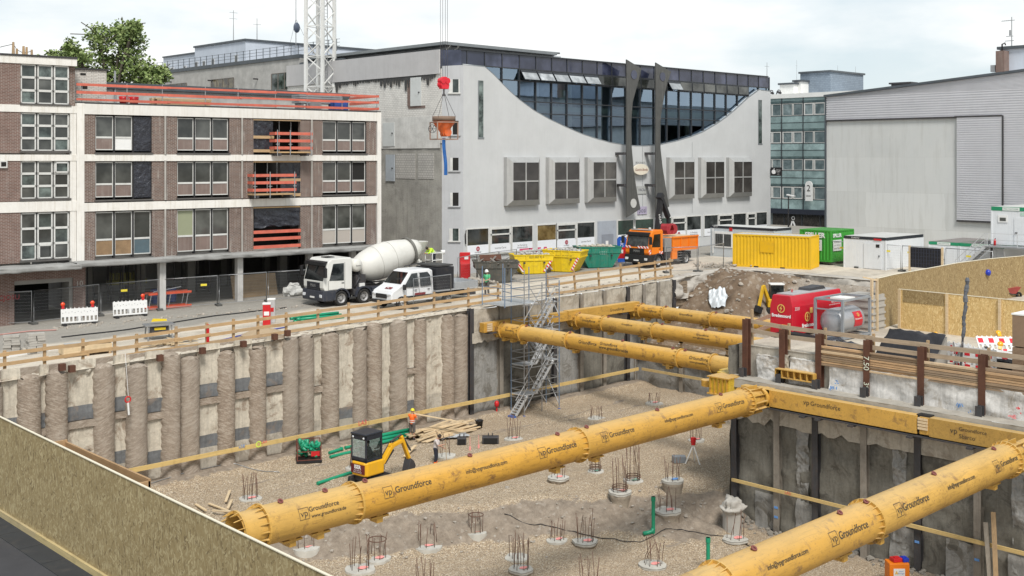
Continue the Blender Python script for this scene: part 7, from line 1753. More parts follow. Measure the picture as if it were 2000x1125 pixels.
def cab(t,mat,zf=.5,zt=3.05,L=2.15,w=1.22,dark=NAVYP):
    prof=[(-L,zf+.55),(-.1,zf+.55),(.0,zf+.75),(.0,zf+1.15),(-.32,zt-.25),(-.62,zt),(-L+.1,zt+.04),(-L,zt-.1)]
    m=MB(); m.prism(prof,-w,w,'xz'); B_=m.build('cab',mat,t,bev=.05)
    # windscreen on the raked front
    m=MB(); f=lambda q: (0.0+(-.32)*q+.012, zf+1.15+(zt-.25-zf-1.15)*q)
    a,b=f(.04),f(.93); m.quad((a[0],-w+.1,a[1]),(a[0],w-.1,a[1]),(b[0],w-.16,b[1]),(b[0],-w+.16,b[1])); m.build('windscreen',WSC,B_,fix=False)
    m=MB(); m.box(-.05,-w+.05,zt-.42,.12-.3,w-.05,zt-.2); m.obox((-.2,0,zt-.2),(.28,w*1.9,.06),(0,R(15),0)); m.build('sun_visor',BLACK,B_)
    m=MB(); m.box(-.02,-w*.62,zf+.58,.03,w*.62,zf+1.08)
    m.build('grille',BLACK,B_); m=MB()
    for k in range(4): m.box(.03,-w*.58,zf+.63+k*.12,.045,w*.58,zf+.67+k*.12)
    m.build('grille_bar',dark,B_)
    m=MB(); m.prism([(-.95,zf-.1),(.06,zf-.12),(.1,zf+.1),(.06,zf+.56),(-.95,zf+.56)],-w-.02,w+.02,'xz'); m.build('bumper',dark,t,bev=.04)
    for s_ in (-1,1):
        m=MB(); m.obox((.085,s_*w*.8,zf+.22),(.06,.32,.2),(0,0,-s_*.15)); m.build('headlight',LENS,t,bev=.02)
        # side window, door line, handle
        m=MB(); y=s_*(w+.012); m.quad((-.42,y,zf+1.2),(-.72,y,zt-.32),(-1.55,y,zt-.3),(-1.55,y,zf+1.15)); m.build('side_window',WSC,B_,fix=False)
        m=MB(); y=s_*(w+.008)
        for (p,q) in (((-.35,zf+.6),(-.35,zf+1.2)),((-1.62,zf+.6),(-1.62,zt-.25)),((-.35,zf+.6),(-1.62,zf+.6))): m.bar((p[0],y,p[1]),(q[0],y,q[1]),.015,.015)
        m.box(-1.56,y-.02,zf+.98,-1.38,y+.02,zf+1.03); m.build('door_line',BLACK,B_)
        m=MB(); m.obox((.02,s_*(w+.22),zf+1.75),(.16,.24,.62),(0,0,0)); m.box(-.1,s_*(w+.0),zf+2.05,.0,s_*(w+.2),zf+2.1); m.build('mirror',BLACK,t,bev=.03)
    m=MB(); m.box(.1,-.26,zf+.05,.115,.26,zf+.16); m.build('number_plate',WHITEPL,t)
    return B_
ga=G(619,606); zz=ga.z
mx=thing('mixer_truck','white concrete mixer truck with large drum parked before the brick building','mixer truck',(41.6,61.05+1.25,zs(43)),PI+R(-1.5))
cb_=cab(mx,TW,.5,3.1,2.2)
text('MAN',.26,RIM,cb_,(.05,0,1.36),(PI/2,0,PI/2),width=.6);
m=MB(); m.obox((-1.1,0,3.14),(.6,.7,.06)); m.build('roof_hatch',BLACK,cb_)
m=MB(); m.box(-9.0,-.45,.75,-.6,-.15,1.05); m.box(-9.0,.15,.75,-.6,.45,1.05); m.box(-3.6,-1.1,.62,-2.4,1.1,1.0); m.build('chassis',DKSTEEL,mx)
for x in (-1.35,-3.15,-6.1,-7.45):
    for s_ in (-1,1): wheel(mx,x,s_*1.06,.5,.34,dual=x<-4)
for x in (-1.35,-3.15):
    for s_ in (-1,1): fender(mx,x,s_*.8,s_*1.27,.5,.58,NAVYP)
for s_ in (-1,1):
    m=MB(); m.box(-5.45,s_*.7,.5,-3.85,s_*1.2,1.05); m.build('side_tank',NAVYP,mx,bev=.06); m=MB(); m.box(-8.6,s_*1.02,1.05,-5.3,s_*1.2,1.12); m.build('rear_mudguard',NAVYP,mx)
# drum
c0=Vector((-3.35,0,2.15)); c1=Vector((-8.55,0,3.35)); ax_=(c1-c0).normalized(); Ld=(c1-c0).length
Mx=Matrix.Translation(c0)@ax_.to_track_quat('Z','Y').to_matrix().to_4x4()
m=MB(); m.lathe([(0,-.02),(.62,0),(.78,.12),(1.03,.75),(1.18,1.5),(1.22,2.1),(1.2,2.7),(1.06,3.6),(.86,4.5),(.72,5.0),(.58,Ld),(.50,Ld),(.6,Ld-.6)],44,Mx); m.build('drum',DRUMW,mx)
m=MB()
for z,r in ((1.5,1.185),(2.7,1.205)): m.lathe([(r,z-.012),(r+.012,z-.01),(r+.012,z+.01),(r,z+.012)],44,Mx)
m.build('weld_seam',dirty('seam_grey',(.45,.44,.41),.6),mx)
m=MB(); m.lathe([(.95,4.38),(1.0,4.38),(1.0,4.56),(.9,4.56)],40,Mx); m.build('drum_ring',dirty('dark_ring',(.16,.155,.14),.6),mx)
m=MB(); m.lathe([(0,Ld-.3),(.5,Ld-.25)],24,Mx); m.build('drum_mouth',DARKIN,mx)
m=MB(); m.lathe([(0,-1.05),(.3,-1.03),(.42,-.9),(.42,.9),(.3,1.03),(0,1.05)],26,Matrix.Translation((-2.75,.1,2.55))@Matrix.Rotation(PI/2,4,'X')); m.build('water_tank',DRUMW,mx)
text('Stetter',.2,BLACKT,mx,(-2.75,1.16,2.55),(PI/2,0,PI),width=.4)
m=MB(); m.box(-3.5,-.9,1.0,-2.7,.9,1.9); m.bar((-3.0,.8,1.0),(-3.0,.8,2.5),.12,.12); m.bar((-3.3,.6,1.0),(-3.0,.9,1.9),.1,.1); m.tube([(-2.6,.9,1.1),(-2.9,1.0,1.7),(-3.3,.7,1.4),(-3.5,.9,1.1)],.06,6); m.obox((-3.2,1.0,1.15),(.4,.1,.3)); m.cyl((-3.4,-.2,2.0),(-3.2,-.2,2.1),.45); m.build('drive_unit',DKSTEEL,mx)
m=MB(); m.box(-3.3,.98,1.05,-2.9,1.1,1.35); m.build('tool_box',WHITEP,mx)
m=MB(); m.bar((-8.3,-.6,1.0),(-8.3,-.45,2.6),.14,.14); m.bar((-8.3,.6,1.0),(-8.3,.45,2.6),.14,.14); m.box(-8.45,-.6,2.3,-8.2,.6,2.5); m.build('rear_stand',TW,mx)
m=MB()
def chute(u,v): # curved half pipe from mouth down
    a=-1.2+2.4*u; p=Vector((-8.7-.75*v,.55*v**2+.35*v,2.75-1.55*v**.8)); return p+Vector((0,math.sin(a)*.28,-math.cos(a)*.2))
m.grid(chute,8,12); m.build('chute',dirty('chute_white',(.5,.5,.47),.6,.2),mx);
m=MB(); m.lathe([(.35,0),(.6,.55),(.62,.6),(.5,.55),(.3,.02)],14,Matrix.Translation((-8.75,0,3.2)),False); m.build('hopper',DRUMW,mx)
m=MB(); PLX,PLY=-9.15,.75
m.box(PLX-.45,PLY-.05,1.95,PLX+.45,PLY+.75,2.0)
for x in (PLX-.45,PLX+.45):
    for y in (PLY-.05,PLY+.75): m.bar((x,y,1.1),(x,y,3.05),.05,.05)
for z in (2.55,3.05): m.bar((PLX-.45,PLY+.75,z),(PLX+.45,PLY+.75,z),.05,.05); m.bar((PLX-.45,PLY,z),(PLX-.45,PLY+.75,z),.05,.05); m.bar((PLX+.45,PLY,z),(PLX+.45,PLY+.75,z),.05,.05)
for z in (1.15,1.5): m.bar((PLX-.45,PLY+.75,z),(PLX+.45,PLY+.75,z),.05,.05)
m.build('service_platform',WHITEP,mx)
m=MB(); m.lathe([(0,0),(.14,0),(.17,.3),(0,.3)],12,Matrix.Translation((PLX-.7,PLY+.5,2.9))); m.bar((PLX-.45,PLY+.5,3.0),(PLX-.85,PLY+.5,3.0),.04,.04); o=m.build('plastic_pail',WHITEPL,mx)
mxM=lambda x,y,z: Vector(mx.location)+Matrix.Rotation(mx.rotation_euler.z,3,'Z')@Vector((x,y,z))
# white crew cab pickup with flat bed
pg=G(790,606)
pk=thing('pickup_truck','white crew cab pickup with grey flat bed and black box behind the timber fence','pickup truck',(43.55,56.55+1.0,zs(46)),PI+R(1))
def van_body():
    # side profile, closed, hull of a crew cab van
    prof=[(-3.55,.55),(-3.55,2.3),(-3.3,2.42),(-1.95,2.42),(-1.65,2.34),(-.82,1.5),(-.15,1.18),(-.02,.95),(0,.55),(-.1,.42),(-3.4,.42)]
    m=MB(); n_=len(prof); w0=1.0
    def tap(z): return w0-max(0,(z-1.3))*.16
    vs=[(x,-tap(z),z) for x,z in prof]+[(x,tap(z),z) for x,z in prof]
    m.add(vs,[tuple(range(n_)),tuple(reversed(range(n_,2*n_)))]+[(i,i+n_,(i+1)%n_+n_,(i+1)%n_) for i in range(n_)]); return m,tap
m,tap=van_body(); B_=m.build('body',dirty('van_white',(.70,.71,.72),.3,.05,.8,12,.02,0,.08,(.3,.28,.25),.08,.5,0),pk,bev=.06)
m=MB(); ZW=lambda x: 1.5+(2.34-1.5)*((-.82-x)/(.83));
a,b=-.9,-1.58; m.quad((a+.025,-.86,ZW(a)+.01),(a+.025,.86,ZW(a)+.01),(b+.025,.76,ZW(b)+.01),(b+.025,-.76,ZW(b)+.01)); m.build('windscreen',WSC,B_,fix=False)
for s_ in (-1,1):
    def q(x,z): return (x,s_*(tap(z)+.012),z)
    m=MB(); m.quad(q(-1.02,1.38),q(-1.75,2.2),q(-2.25,2.22),q(-2.25,1.34)); m.build('side_window',WSC,B_,fix=False)
    m=MB(); m.quad(q(-2.4,1.34),q(-2.4,2.22),q(-3.1,2.22),q(-3.3,2.0),q(-3.3,1.34)); m.build('side_window',WSC,B_,fix=False)
    m=MB()
    for x in (-1.2,-2.32,-3.4): m.bar(q(x,.6),q(x,1.3 if x>-2 else 2.25),.015,.015)
    for x in (-2.1,-3.2): m.bar(q(x,1.15),q(x+.2,1.15),.04,.04)
    m.bar(q(-.9,.75),q(-3.4,.75),.03,.1); m.build('trim',BLACK,B_)
    m=MB(); m.obox((-.95,s_*1.15,1.4),(.14,.22,.34)); m.build('mirror',BLACK,pk,bev=.03)
    m=MB(); m.obox((-.12,s_*.75,1.02),(.34,.34,.16),(0,R(25),s_*.2)); m.build('headlight',LENS,pk,bev=.03)
    wheel(pk,-.85,s_*.88,.34,.24); wheel(pk,-4.75,s_*.88,.34,.26)
    fender(pk,-.85,s_*.8,s_*1.012,.34,.40,BLACK)
m=MB(); m.box(-.2,-.9,.4,.08,.9,.62); m.box(.0,-.55,.72,.05,.55,1.0); m.build('bumper',BLACK,pk,bev=.04)
m=MB(); m.obox((-.42,.22,1.335),(.22,.62,.012),(0,R(25.5),0)); S_=m.build('bonnet_sticker',dirty('dark_red_sticker',(.22,.03,.035),.5),pk); text('ISER',.15,WHITET,S_,(-.40,.22,1.355),(R(0),R(25.5),PI/2),width=.45)
m=MB(); m.obox((-2.35,1.02,.88),(.9,.01,.14)); m.build('door_sticker',MATS['dark_red_sticker'],pk)
m=MB(); m.box(-7.3,-.4,.5,-3.4,-.2,.7); m.box(-7.3,.2,.5,-3.4,.4,.7); m.box(-7.3,-.95,.42,-6.2,.95,.6); m.build('chassis',DKSTEEL,pk)
ALU=dirty('aluminium_board',(.50,.52,.54),.4,.1,1,16,.02,.4,.1)
m=MB(); m.box(-7.4,-1.05,.88,-3.7,1.05,.98)
m.build('bed_floor',ALU,pk)
for s_ in (-1,1):
    m=MB(); m.box(-7.4,s_*1.05,.98,-5.3,s_*1.01,1.38)
    for k in range(4): m.box(-7.4,s_*1.05,1.0+k*.1,-5.3,s_*1.065,1.06+k*.1)
    m.build('side_board',ALU,pk)
m=MB(); m.box(-7.4,-1.05,.98,-7.36,1.05,1.38); m.build('tail_board',ALU,pk)
m=MB(); m.box(-5.25,-1.04,.99,-3.72,1.04,2.45); m.build('cargo_box',dirty('black_box_paint',(.022,.023,.028),.45,.15),pk,bev=.02)
m=MB(); m.bar((-2.6,-.9,2.5),(-5.0,-.9,2.72),.06,.06); m.box(-5.2,-1,2.5,-3.8,1,2.6); m.build('roof_rack',dirty('dusty_black',(.06,.06,.06),.6),pk)
# orange truck with crane
ot=thing('crane_truck','orange tipper truck with folded black loading crane and red grapple','truck',(71.6,58.75+1.22,zs(74)),PI+R(2))
cb_=cab(ot,ORT,.5,3.05,1.95,1.22,BLACK)
text('MAN',.26,RIM,cb_,(.05,0,1.36),(PI/2,0,PI/2),width=.6)
WR=NT('white_red_stripes'); x,y,z=WR.sep(); f=WR.math('FRACT',WR.math('MULTIPLY',WR.math('ADD',y,WR.math('ADD',x,z)),3.2)); WR.color(WR.mix(WR.math('GREATER_THAN',f,.5),(.75,.74,.72),(.62,.03,.03))); WR.setp(.4); WRM=WR.m
for y0,y1 in ((-1.18,-.62),(.1,1.18)): m=MB(); m.box(.0,y0,1.6,.04,y1,1.78); m.build('warning_stripe',WRM,cb_)
m=MB(); m.box(-.28,1.225,1.15,-.02,1.245,1.5); m.build('warning_stripe',WRM,cb_); m=MB(); m.box(-1.9,1.225,1.1,-1.45,1.245,1.3); m.build('warning_stripe',WRM,cb_)
m=MB(); m.lathe([(0,0),(.12,0),(.1,.18),(0,.2)],12,Matrix.Translation((-.7,.8,3.1))); m.lathe([(0,0),(.12,0),(.1,.18),(0,.2)],12,Matrix.Translation((-.7,-.8,3.1))); m.box(-.9,-1,3.06,-.5,1,3.12); m.build('beacon_bar',dirty('beacon_mix',(.5,.5,.48),.4),cb_)
m=MB(); m.box(-7,-.45,.7,-.6,-.15,1.0); m.box(-7,.15,.7,-.6,.45,1.0); m.build('chassis',DKSTEEL,ot)
for x in (-1.3,-5.2):
    for s_ in (-1,1): wheel(ot,x,s_*1.05,.5,.34,dual=x<-4); fender(ot,x,s_*.8,s_*1.26,.5,.58,NAVYP if x>-4 else BLACK)
m=MB(); m.hexa([(-6.9,-1.15,1.25),(-3.3,-1.15,1.25),(-3.3,1.15,1.25),(-6.9,1.15,1.25)],[(-6.95,-1.22,2.35),(-3.25,-1.22,2.35),(-3.25,1.22,2.35),(-6.95,1.22,2.35)]); m.build('tipper_body',ORT,ot,bev=.03)
m=MB();
for s_ in (-1,1): m.box(-6.95,s_*1.2,2.3,-3.2,s_*1.3,2.42); m.box(-6.9,s_*1.19,1.22,-3.3,s_*1.26,1.34)
for k in range(4): m.box(-6.9+k*1.2,1.16,1.3,-6.82+k*1.2,1.27,2.35)
m.build('body_rib',ORT,ot)
m=MB(); m.box(-6.85,-1.1,2.3,-3.35,1.1,2.37); m.build('load',PALE,ot)
m=MB(); m.box(-3.1,-1.15,1.0,-2.15,1.15,1.6); m.box(-3.0,.5,.6,-2.2,1.2,1.1); m.box(-2.9,-.3,1.6,-2.4,.3,2.6); m.build('crane_base',DKSTEEL,ot)
m=MB(); m.box(-3.9,.75,.55,-3.2,1.24,1.25); m.build('side_locker',ORT,ot); m=MB(); m.box(-3.15,.3,1.2,-2.2,1.2,2.3); m.build('valve_block',dirty('dirty_grey',(.25,.25,.25),.6),ot)
CRB=dirty('crane_black',(.02,.02,.023),.45,.15,2,20,.02,0,0,(.15,.13,.1),.1)
el=Vector((-3.1,.1,5.75)); b0_=Vector((-2.55,.1,2.5)); tip=Vector((-4.15,.1,4.0))
m=MB(); m.cyl((-2.65,.1,1.6),(-2.65,.1,2.7),.26,n=12); m.bar(b0_,el,.36,.34,(0,1,0)); m.build('boom',CRB,ot); m=MB(); m.bar(el,tip,.3,.4,(0,1,0)); m.bar(el+Vector((-.1,0,-.1)),el+Vector((.2,0,.15)),.5,.5,(0,1,0)); m.bar(tip,tip+Vector((-.05,0,-.5)),.22,.22); m.build('jib',CRB,ot)
m=MB(); m.cyl(b0_+Vector((-.4,0,.6)),el+Vector((-.1,0,-.9)),.1,n=10); m.cyl(b0_+Vector((-.25,0,.6)),el+Vector((-.35,0,-.5)),.06,n=10); m.build('ram',DKSTEEL,ot); text('HIAB',.3,WHITET,ot,(-2.78,.285,3.9),(PI/2,R(75),PI),width=.8)
gp=tip+Vector((-.05,0,-.55))
m=MB(); m.cyl(gp,gp+Vector((0,0,-.35)),.12,n=10); m.build('rotator',DKSTEEL,ot)
m=MB()
for s_ in (-1,1): m.prism([(s_*.06,-.35),(s_*.35,-.25),(s_*.68,-.45),(s_*.78,-.8),(s_*.6,-1.12),(s_*.1,-1.15),(s_*.3,-.8)],-.42,.42,'xz')
m.v=[(x+gp.x,y+gp.y,z+gp.z+.25) for x,y,z in m.v]; m.build('grapple',dirty('grapple_red',(.36,.03,.04),.5,.2),ot,bev=.03)
m=MB();
for k in range(5): m.box(-4.6,.95,.35+k*.22,-4.15,1.25,.38+k*.22)
m.bar((-4.6,1.1,.3),(-4.6,1.1,1.4),.04,.04);m.bar((-4.15,1.1,.3),(-4.15,1.1,1.4),.04,.04); m.build('side_guard',STEEL,ot)
# ------------------------------------------------------------------ skips
def skip(label,px,py,rot,L,W,hh,mat,seed,lettering=None,stripes=True,heap=True,dx=0,dy=0):
    p=G(px,py); t=thing('skip',label,'skip',(p.x+dx,p.y+dy,p.z),rot)
    b=L*.22
    lo=[(-L/2+b,-W/2+.12,.05),(L/2-b,-W/2+.12,.05),(L/2-b,W/2-.12,.05),(-L/2+b,W/2-.12,.05)]; mid=[(-L/2+.1,-W/2,hh*.72),(L/2-.1,-W/2,hh*.72),(L/2-.1,W/2,hh*.72),(-L/2+.1,W/2,hh*.72)]; hi=[(-L/2,-W/2,hh),(L/2,-W/2,hh*.98),(L/2,W/2,hh*.98),(-L/2,W/2,hh)]
    m=MB(); o_=len(m.v)
    m.add(lo+mid+hi,[(3,2,1,0)]+[(k,(k+1)%4,(k+1)%4+4,k+4) for k in range(4)]+[(k+4,(k+1)%4+4,(k+1)%4+8,k+8) for k in range(4)])
    ins=.06; hi2=[(x*(1-ins),y*(1-ins),z) for x,y,z in hi]; lo2=[(x*.9,y*.9,.15) for x,y,z in lo]
    m.add(hi+hi2+lo2,[(k,(k+1)%4,(k+1)%4+4,k+4) for k in range(4)]+[(k+4,k+8,(k+1)%4+8,(k+1)%4+4) for k in range(4)]+[(8,9,10,11)])
    m.build('body',mat,t,fix=False)
    m=MB()
    for k in range(4): a,c=Vector(mid[k]),Vector(mid[(k+1)%4]); m.bar(a,c,.1,.08)
    for k in range(4): a,c=Vector(hi[k]),Vector(hi[(k+1)%4]); m.bar(a,c,.09,.07)
    for x in (-L/2+b+.35,0,L/2-b-.35):
        for s_ in (-1,1): m.bar((x,s_*(W/2-.13),.06),(x*1.15,s_*(W/2+.02),hh),.1,.08)
    m.build('rim_and_ribs',mat,t)
    m=MB()
    for s_ in (-1,1):
        for x in (-L*.25,L*.25): m.cyl((x,s_*W/2,hh*.6),(x,s_*(W/2+.22),hh*.6),.07,n=10)
    m.build('lifting_lug',DKSTEEL,t)
    if stripes:
        m=MB()
        for s_ in (-1,1):
            x0=s_*(L/2-b*.95); x1=s_*(L/2-.12); m.add([(x0,-W/2+.06,.2),(x0-s_*.22,-W/2+.06,.2),(x1-s_*.22,-W/2-.03,hh*.7),(x1,-W/2-.03,hh*.7)],[(0,1,2,3)])
        m.build('warning_stripe',WRM,t,fix=False)
    if heap:
        m=MB(); r_=random.Random(seed)
        m.grid(lambda u,v:(-L*.46+L*.92*u,-W*.46+W*.92*v,hh*.86+.22*math.sin(PI*u)*math.sin(PI*v)+.12*noise.noise(Vector((u*5,v*4,seed)))),14,10)
        for k in range(90):
            x=r_.uniform(-.42,.42)*L; y=r_.uniform(-.4,.4)*W; m.blob((x,y,hh*.9+.2*(1-(2*x/L)**2)+r_.uniform(-.05,.1)),r_.uniform(.05,.17),k+seed,(1,.8,.6),1,.3)
        o=m.build('rubble_load',heap,t); o['kind']='stuff'
    if lettering:
        for tx,x,z,wd,mt in lettering: text(tx,.2,mt,t,(x,-W/2-.02,z),FRONT,width=wd)
    return t
SKY_=dirty('skip_yellow',(.74,.53,.015),.5,.15,1,12,.04,0,.2,(.2,.13,.06),.4,.4,0); SKG=dirty('skip_green',(.015,.19,.13),.5,.2,1,12,.04,0,.25,(.16,.14,.1),.4,.4,0); SKD=dirty('skip_grimy',(.085,.085,.075),.7,.3,1,9,.1,0,.3,(.2,.14,.09),.5,.4,0)
RL1=dirty('grey_rubble',(.46,.45,.43),.95,.3,2,10,.3); RL2=dirty('pale_rubble',(.50,.45,.37),.95,.3,2,10,.3)
skip('yellow skip of grey rubble with red white stripes, nearest the stair tower',1048,536,R(-30),3.3,1.75,1.55,SKY_,1,[('0221 9322 92-0',.2,1.35,1.2,BLACKT)],True,RL1,.3,.9)
skip('taller yellow skip heaped with grey rubble, left of the green skip',1112,533,R(-66),3.3,1.9,1.75,SKY_,2,[('Tel. 0221/932 209 92',0,1.3,1.8,BLACKT)],True,RL1,.7,1.1)
skip('green skip heaped with pale rubble before the plaster building',1178,524,R(-30),3.7,1.9,1.75,SKG,3,[('0221',.2,1.25,.6,plain('faded_print',(.35,.5,.45),.7))],False,RL2,.4,1.0)
sk=skip('grimy dark open skip full of timber and scrap, leftmost of the row',978,553,R(-38),3.4,1.9,1.6,SKD,4,None,False,None,.3,.9)
m=MB(); r_=random.Random(21)
for k in range(40): m.obox((r_.uniform(-1.4,1.4),r_.uniform(-.7,.7),1.1+r_.uniform(0,.5)),(r_.uniform(.5,1.6),.12,.04),(r_.uniform(-.5,.5),r_.uniform(-.5,.5),r_.uniform(0,3)))
o=m.build('scrap_load',dirty('scrap_mix',(.22,.20,.18),.9,.4),sk); o['kind']='stuff'
m=MB(); m.obox((-.3,.9,1.75),(1.7,.08,.5),(R(-30),0,.2)); m.build('rusty_flap',RUST,sk)
# red collection bin
p=G(916,547); t=thing('collection_bin','tall red collection bin with a lower red box in front at the plaster building corner','bin',(p.x,p.y+.5,p.z),R(-38))
m=MB(); m.prism([(-.45,0),(.45,0),(.45,1.95),(-.45,2.15)],-.4,.4,'yz'); m.build('cabinet',REDPL,t,bev=.03); m=MB(); m.prism([(-.5,0),(.1,0),(.1,1.45),(-.5,1.3)],-.38,.38,'yz');
m.v=[(x,y-.5,z) for x,y,z in m.v]; m.build('front_box',REDPL,t,bev=.03); m=MB(); m.box(-.05,-.48,1.6,.25,-.452,1.85); m.build('notice',WHITEPL,t)
# red board sign and blue upright board between green skip and orange truck
p=G(1214,515); t=thing('board_sign','red A-board with white square on legs beside the green skip','sign',p,R(-40)); m=MB(); m.prism([(-.45,.45),(.45,.45),(.35,1.4),(-.35,1.4)],-.03,.03,'xz'); m.build('board',REDPL,t); m=MB(); m.box(-.13,-.05,.9,.13,-.031,1.2); m.build('white_square',WHITEPL,t); m=MB()
for x in (-.35,.35): m.bar((x,0,0),(x,0,.5),.05,.05)
m.build('leg',STEEL,t)
p=G(1222,513); t=thing('banner_board','blue upright board with white lettering left of the orange truck','board',(p.x+.2,p.y+.6,p.z),R(-40)); m=MB(); m.prism([(-.42,0),(.42,0),(.42,2.0),(.25,2.2),(-.25,2.2),(-.42,2.0)],-.06,.06,'xz'); m.build('board',plain('royal_blue',(.01,.09,.42),.5),t); text('O2 DOM',.5,WHITET,t,(0,-.07,1.15),(PI/2,-PI/2,0),width=1.4)
# red post box, pump, street clutter
for k,(px,py,hh,mt,lab) in enumerate(((521,636,1.25,REDPL,'red box with white lid and label at the timber fence, front one of two'),(530,630,1.35,dirty('grey_box_paint',(.5,.5,.5),.5),'grey and red box behind the red box at the timber fence'))):
    p=G(px,py); t=thing('post_box',lab,'box',p,R(-35)); m=MB(); m.box(-.22,-.2,0,.22,.2,hh); m.build('cabinet',mt,t,bev=.02); m=MB(); m.box(-.24,-.22,hh,.24,.22,hh+.1); m.build('lid',WHITEP,t,bev=.02); m=MB(); m.box(-.15,-.215,hh*.5,.15,-.2,hh*.68); m.build('label_plate',WHITEPL if k==0 else REDPL,t)
def pipes(label,p0,d,n,L,r,z=None,seed=1,cat='pipe bundle'):
    t=thing('pipe_bundle',label,cat,p0,math.atan2(d.y,d.x)); r_=random.Random(seed)
    row,layer=0,0; per=max(3,n//2)
    for k in range(n):
        layer=k//per; row=k%per; m=MB(); x0=r_.uniform(-.15,.25); y=(row+.5*layer)*r*2.15+r_.uniform(-.02,.02); zz=r+layer*r*1.8; a=r_.uniform(-.02,.02)
        m.lathe([(r,0),(r,L),(r*.86,L),(r*.86,0)],12,Matrix.Translation((x0,y,zz))@Matrix.Rotation(a,4,'Z')@Matrix.Rotation(PI/2,4,'Y'),True,True); m.lathe([(r*1.22,0),(r*1.22,.22),(r,.24),(r,.0)],12,Matrix.Translation((x0,y,zz))@Matrix.Rotation(a,4,'Z')@Matrix.Rotation(PI/2,4,'Y'),True,True); m.build('pipe',GREENP,t)
    return t
a_=G(580,632); b_=G(664,622); pipes('bundle of green plastic pipes lying on the street behind the timber fence',a_,b_-a_,9,(b_-a_).length,.085,seed=2)
for k,(px,py,n_) in enumerate(((22,688,7),(70,690,8))):
    p=G(px,py); t=thing('paver_stack','stack of grey concrete pavers, '+('cut by the left picture edge' if k==0 else 'taller one right of the other stack'),'paver stack',p,R(-20+15*k)); r_=random.Random(k);
    m=MB()
    for q in range(n_):
        for j in range(4):
            if q>n_-3 and j>1: continue
            m.obox((r_.uniform(-.05,.05)+(j%2)*.42-.2,r_.uniform(-.05,.05)+(j//2)*.42,.07+q*.13),(.4,.4,.12),(0,0,r_.uniform(-.12,.12)))
    m.build('paver',CONC,t);
p=G(168,693); t=thing('pallet_load','timber pallet load under a pale sheet by the left timber fence','pallet',p,R(-8)); m=MB(); m.box(-1.2,-.4,.14,1.2,.6,.55)
m.build('plank_load',PALE,t); m=MB()
for x in (-1.1,0,1.1): m=MB(); m.box(x-.06,-.4,0,x+.06,.6,.14); m.build('bearer',WOODP,t)
m=MB(); m.grid(lambda u,v:(-1.0+2.3*u,-.35+.95*v,.6+.06*noise.noise(Vector((u*4,v*3,1)))),12,8); m.build('sheet',dirty('pale_sheet',(.45,.46,.45),.5,.15),t)
p=G(310,662); t=thing('table_saw','grey table saw with yellow guard standing on the street','table saw',p,R(-15)); m=MB(); m.box(-.8,-.5,.78,.8,.5,.84); m.build('table',STEEL,t); m=MB(); m.box(-.45,-.35,.3,.45,.35,.78); m.build('motor_housing',DKSTEEL,t); m=MB()
for x in (-.6,.6):
    for y in (-.4,.4): m.bar((x*1.1,y*1.1,0),(x,y,.78),.07,.07)
m.build('leg',STEEL,t); m=MB(); m.prism([(-.4,.98),(.45,.98),(.4,1.08),(-.3,1.14)],-.05,.05,'xz'); m.build('blade_guard',plain('saw_yellow',(.75,.55,.02),.5),t); m=MB(); m.box(-.3,-.37,.55,.3,-.352,.68); m.build('yellow_panel',MATS['saw_yellow'],t)
m=MB(); r_=random.Random(8);
for k in range(46): m.obox((r_.gauss(0,.9),r_.gauss(0,.35),.04+r_.random()*.2),(r_.uniform(.4,1.5),.07,.035),(r_.uniform(-.15,.15),r_.uniform(-.15,.15),r_.gauss(.1,.5)))
o=m.build('timber_offcuts',PALE,None,G(318,675),(0,0,R(5))); tag(o,'heap of pale timber offcuts lying behind the left timber fence','timber offcuts',None,'stuff')
m=MB(); m.grid(lambda u,v:((u-.5)*2.6,(v-.5)*1.2,.35*max(0,math.sin(PI*u)*math.sin(PI*v))+.03*noise.noise(Vector((u*6,v*6,1)))),20,14); o=m.build('sand_heap',dirty('sand',(.42,.32,.21),.95,.15,1,20,.3),None,G(512,652)); tag(o,'small heap of brown sand behind the timber fence, left of the red box','sand heap')
for k,(pts_,mt,lab) in enumerate((([(0,700),(60,690),(110,682)],WHITEPL,'white plastic barrier board lying behind the far left timber fence'),([(330,688),(420,668),(500,650),(560,640)],plain('blue_hose_thin',(.06,.08,.35),.5),'thin blue hose along the timber fence'),([(120,660),(250,645),(420,618),(560,602)],BLACK,'black cable lying along the gutter'),([(0,655),(60,648),(110,646)],plain('pink_hose',(.5,.25,.22),.6),'faded pink hose on the street at the left edge'))):
    P=[G(x,y)+Vector((0,0,.05)) for x,y in pts_]; m=MB()
    if k==0: m.bar(P[0],P[2],.3,.12)
    else:
        Q=[]
        for i in range(len(P)-1):
            for q in range(6): f=q/6; v=P[i].lerp(P[i+1],f); Q.append(v+Vector((0,.12*noise.noise(Vector((i+f,k,0))*2),0)))
        m.tube(Q+[P[-1]],.035,5)
    o=m.build(('barrier_board','hose','cable','hose')[k],mt); tag(o,lab,('board','hose','cable','hose')[k])
m=MB();
for k in range(14):
    a=G(1290+k*0,500);
p=G(1292,498)
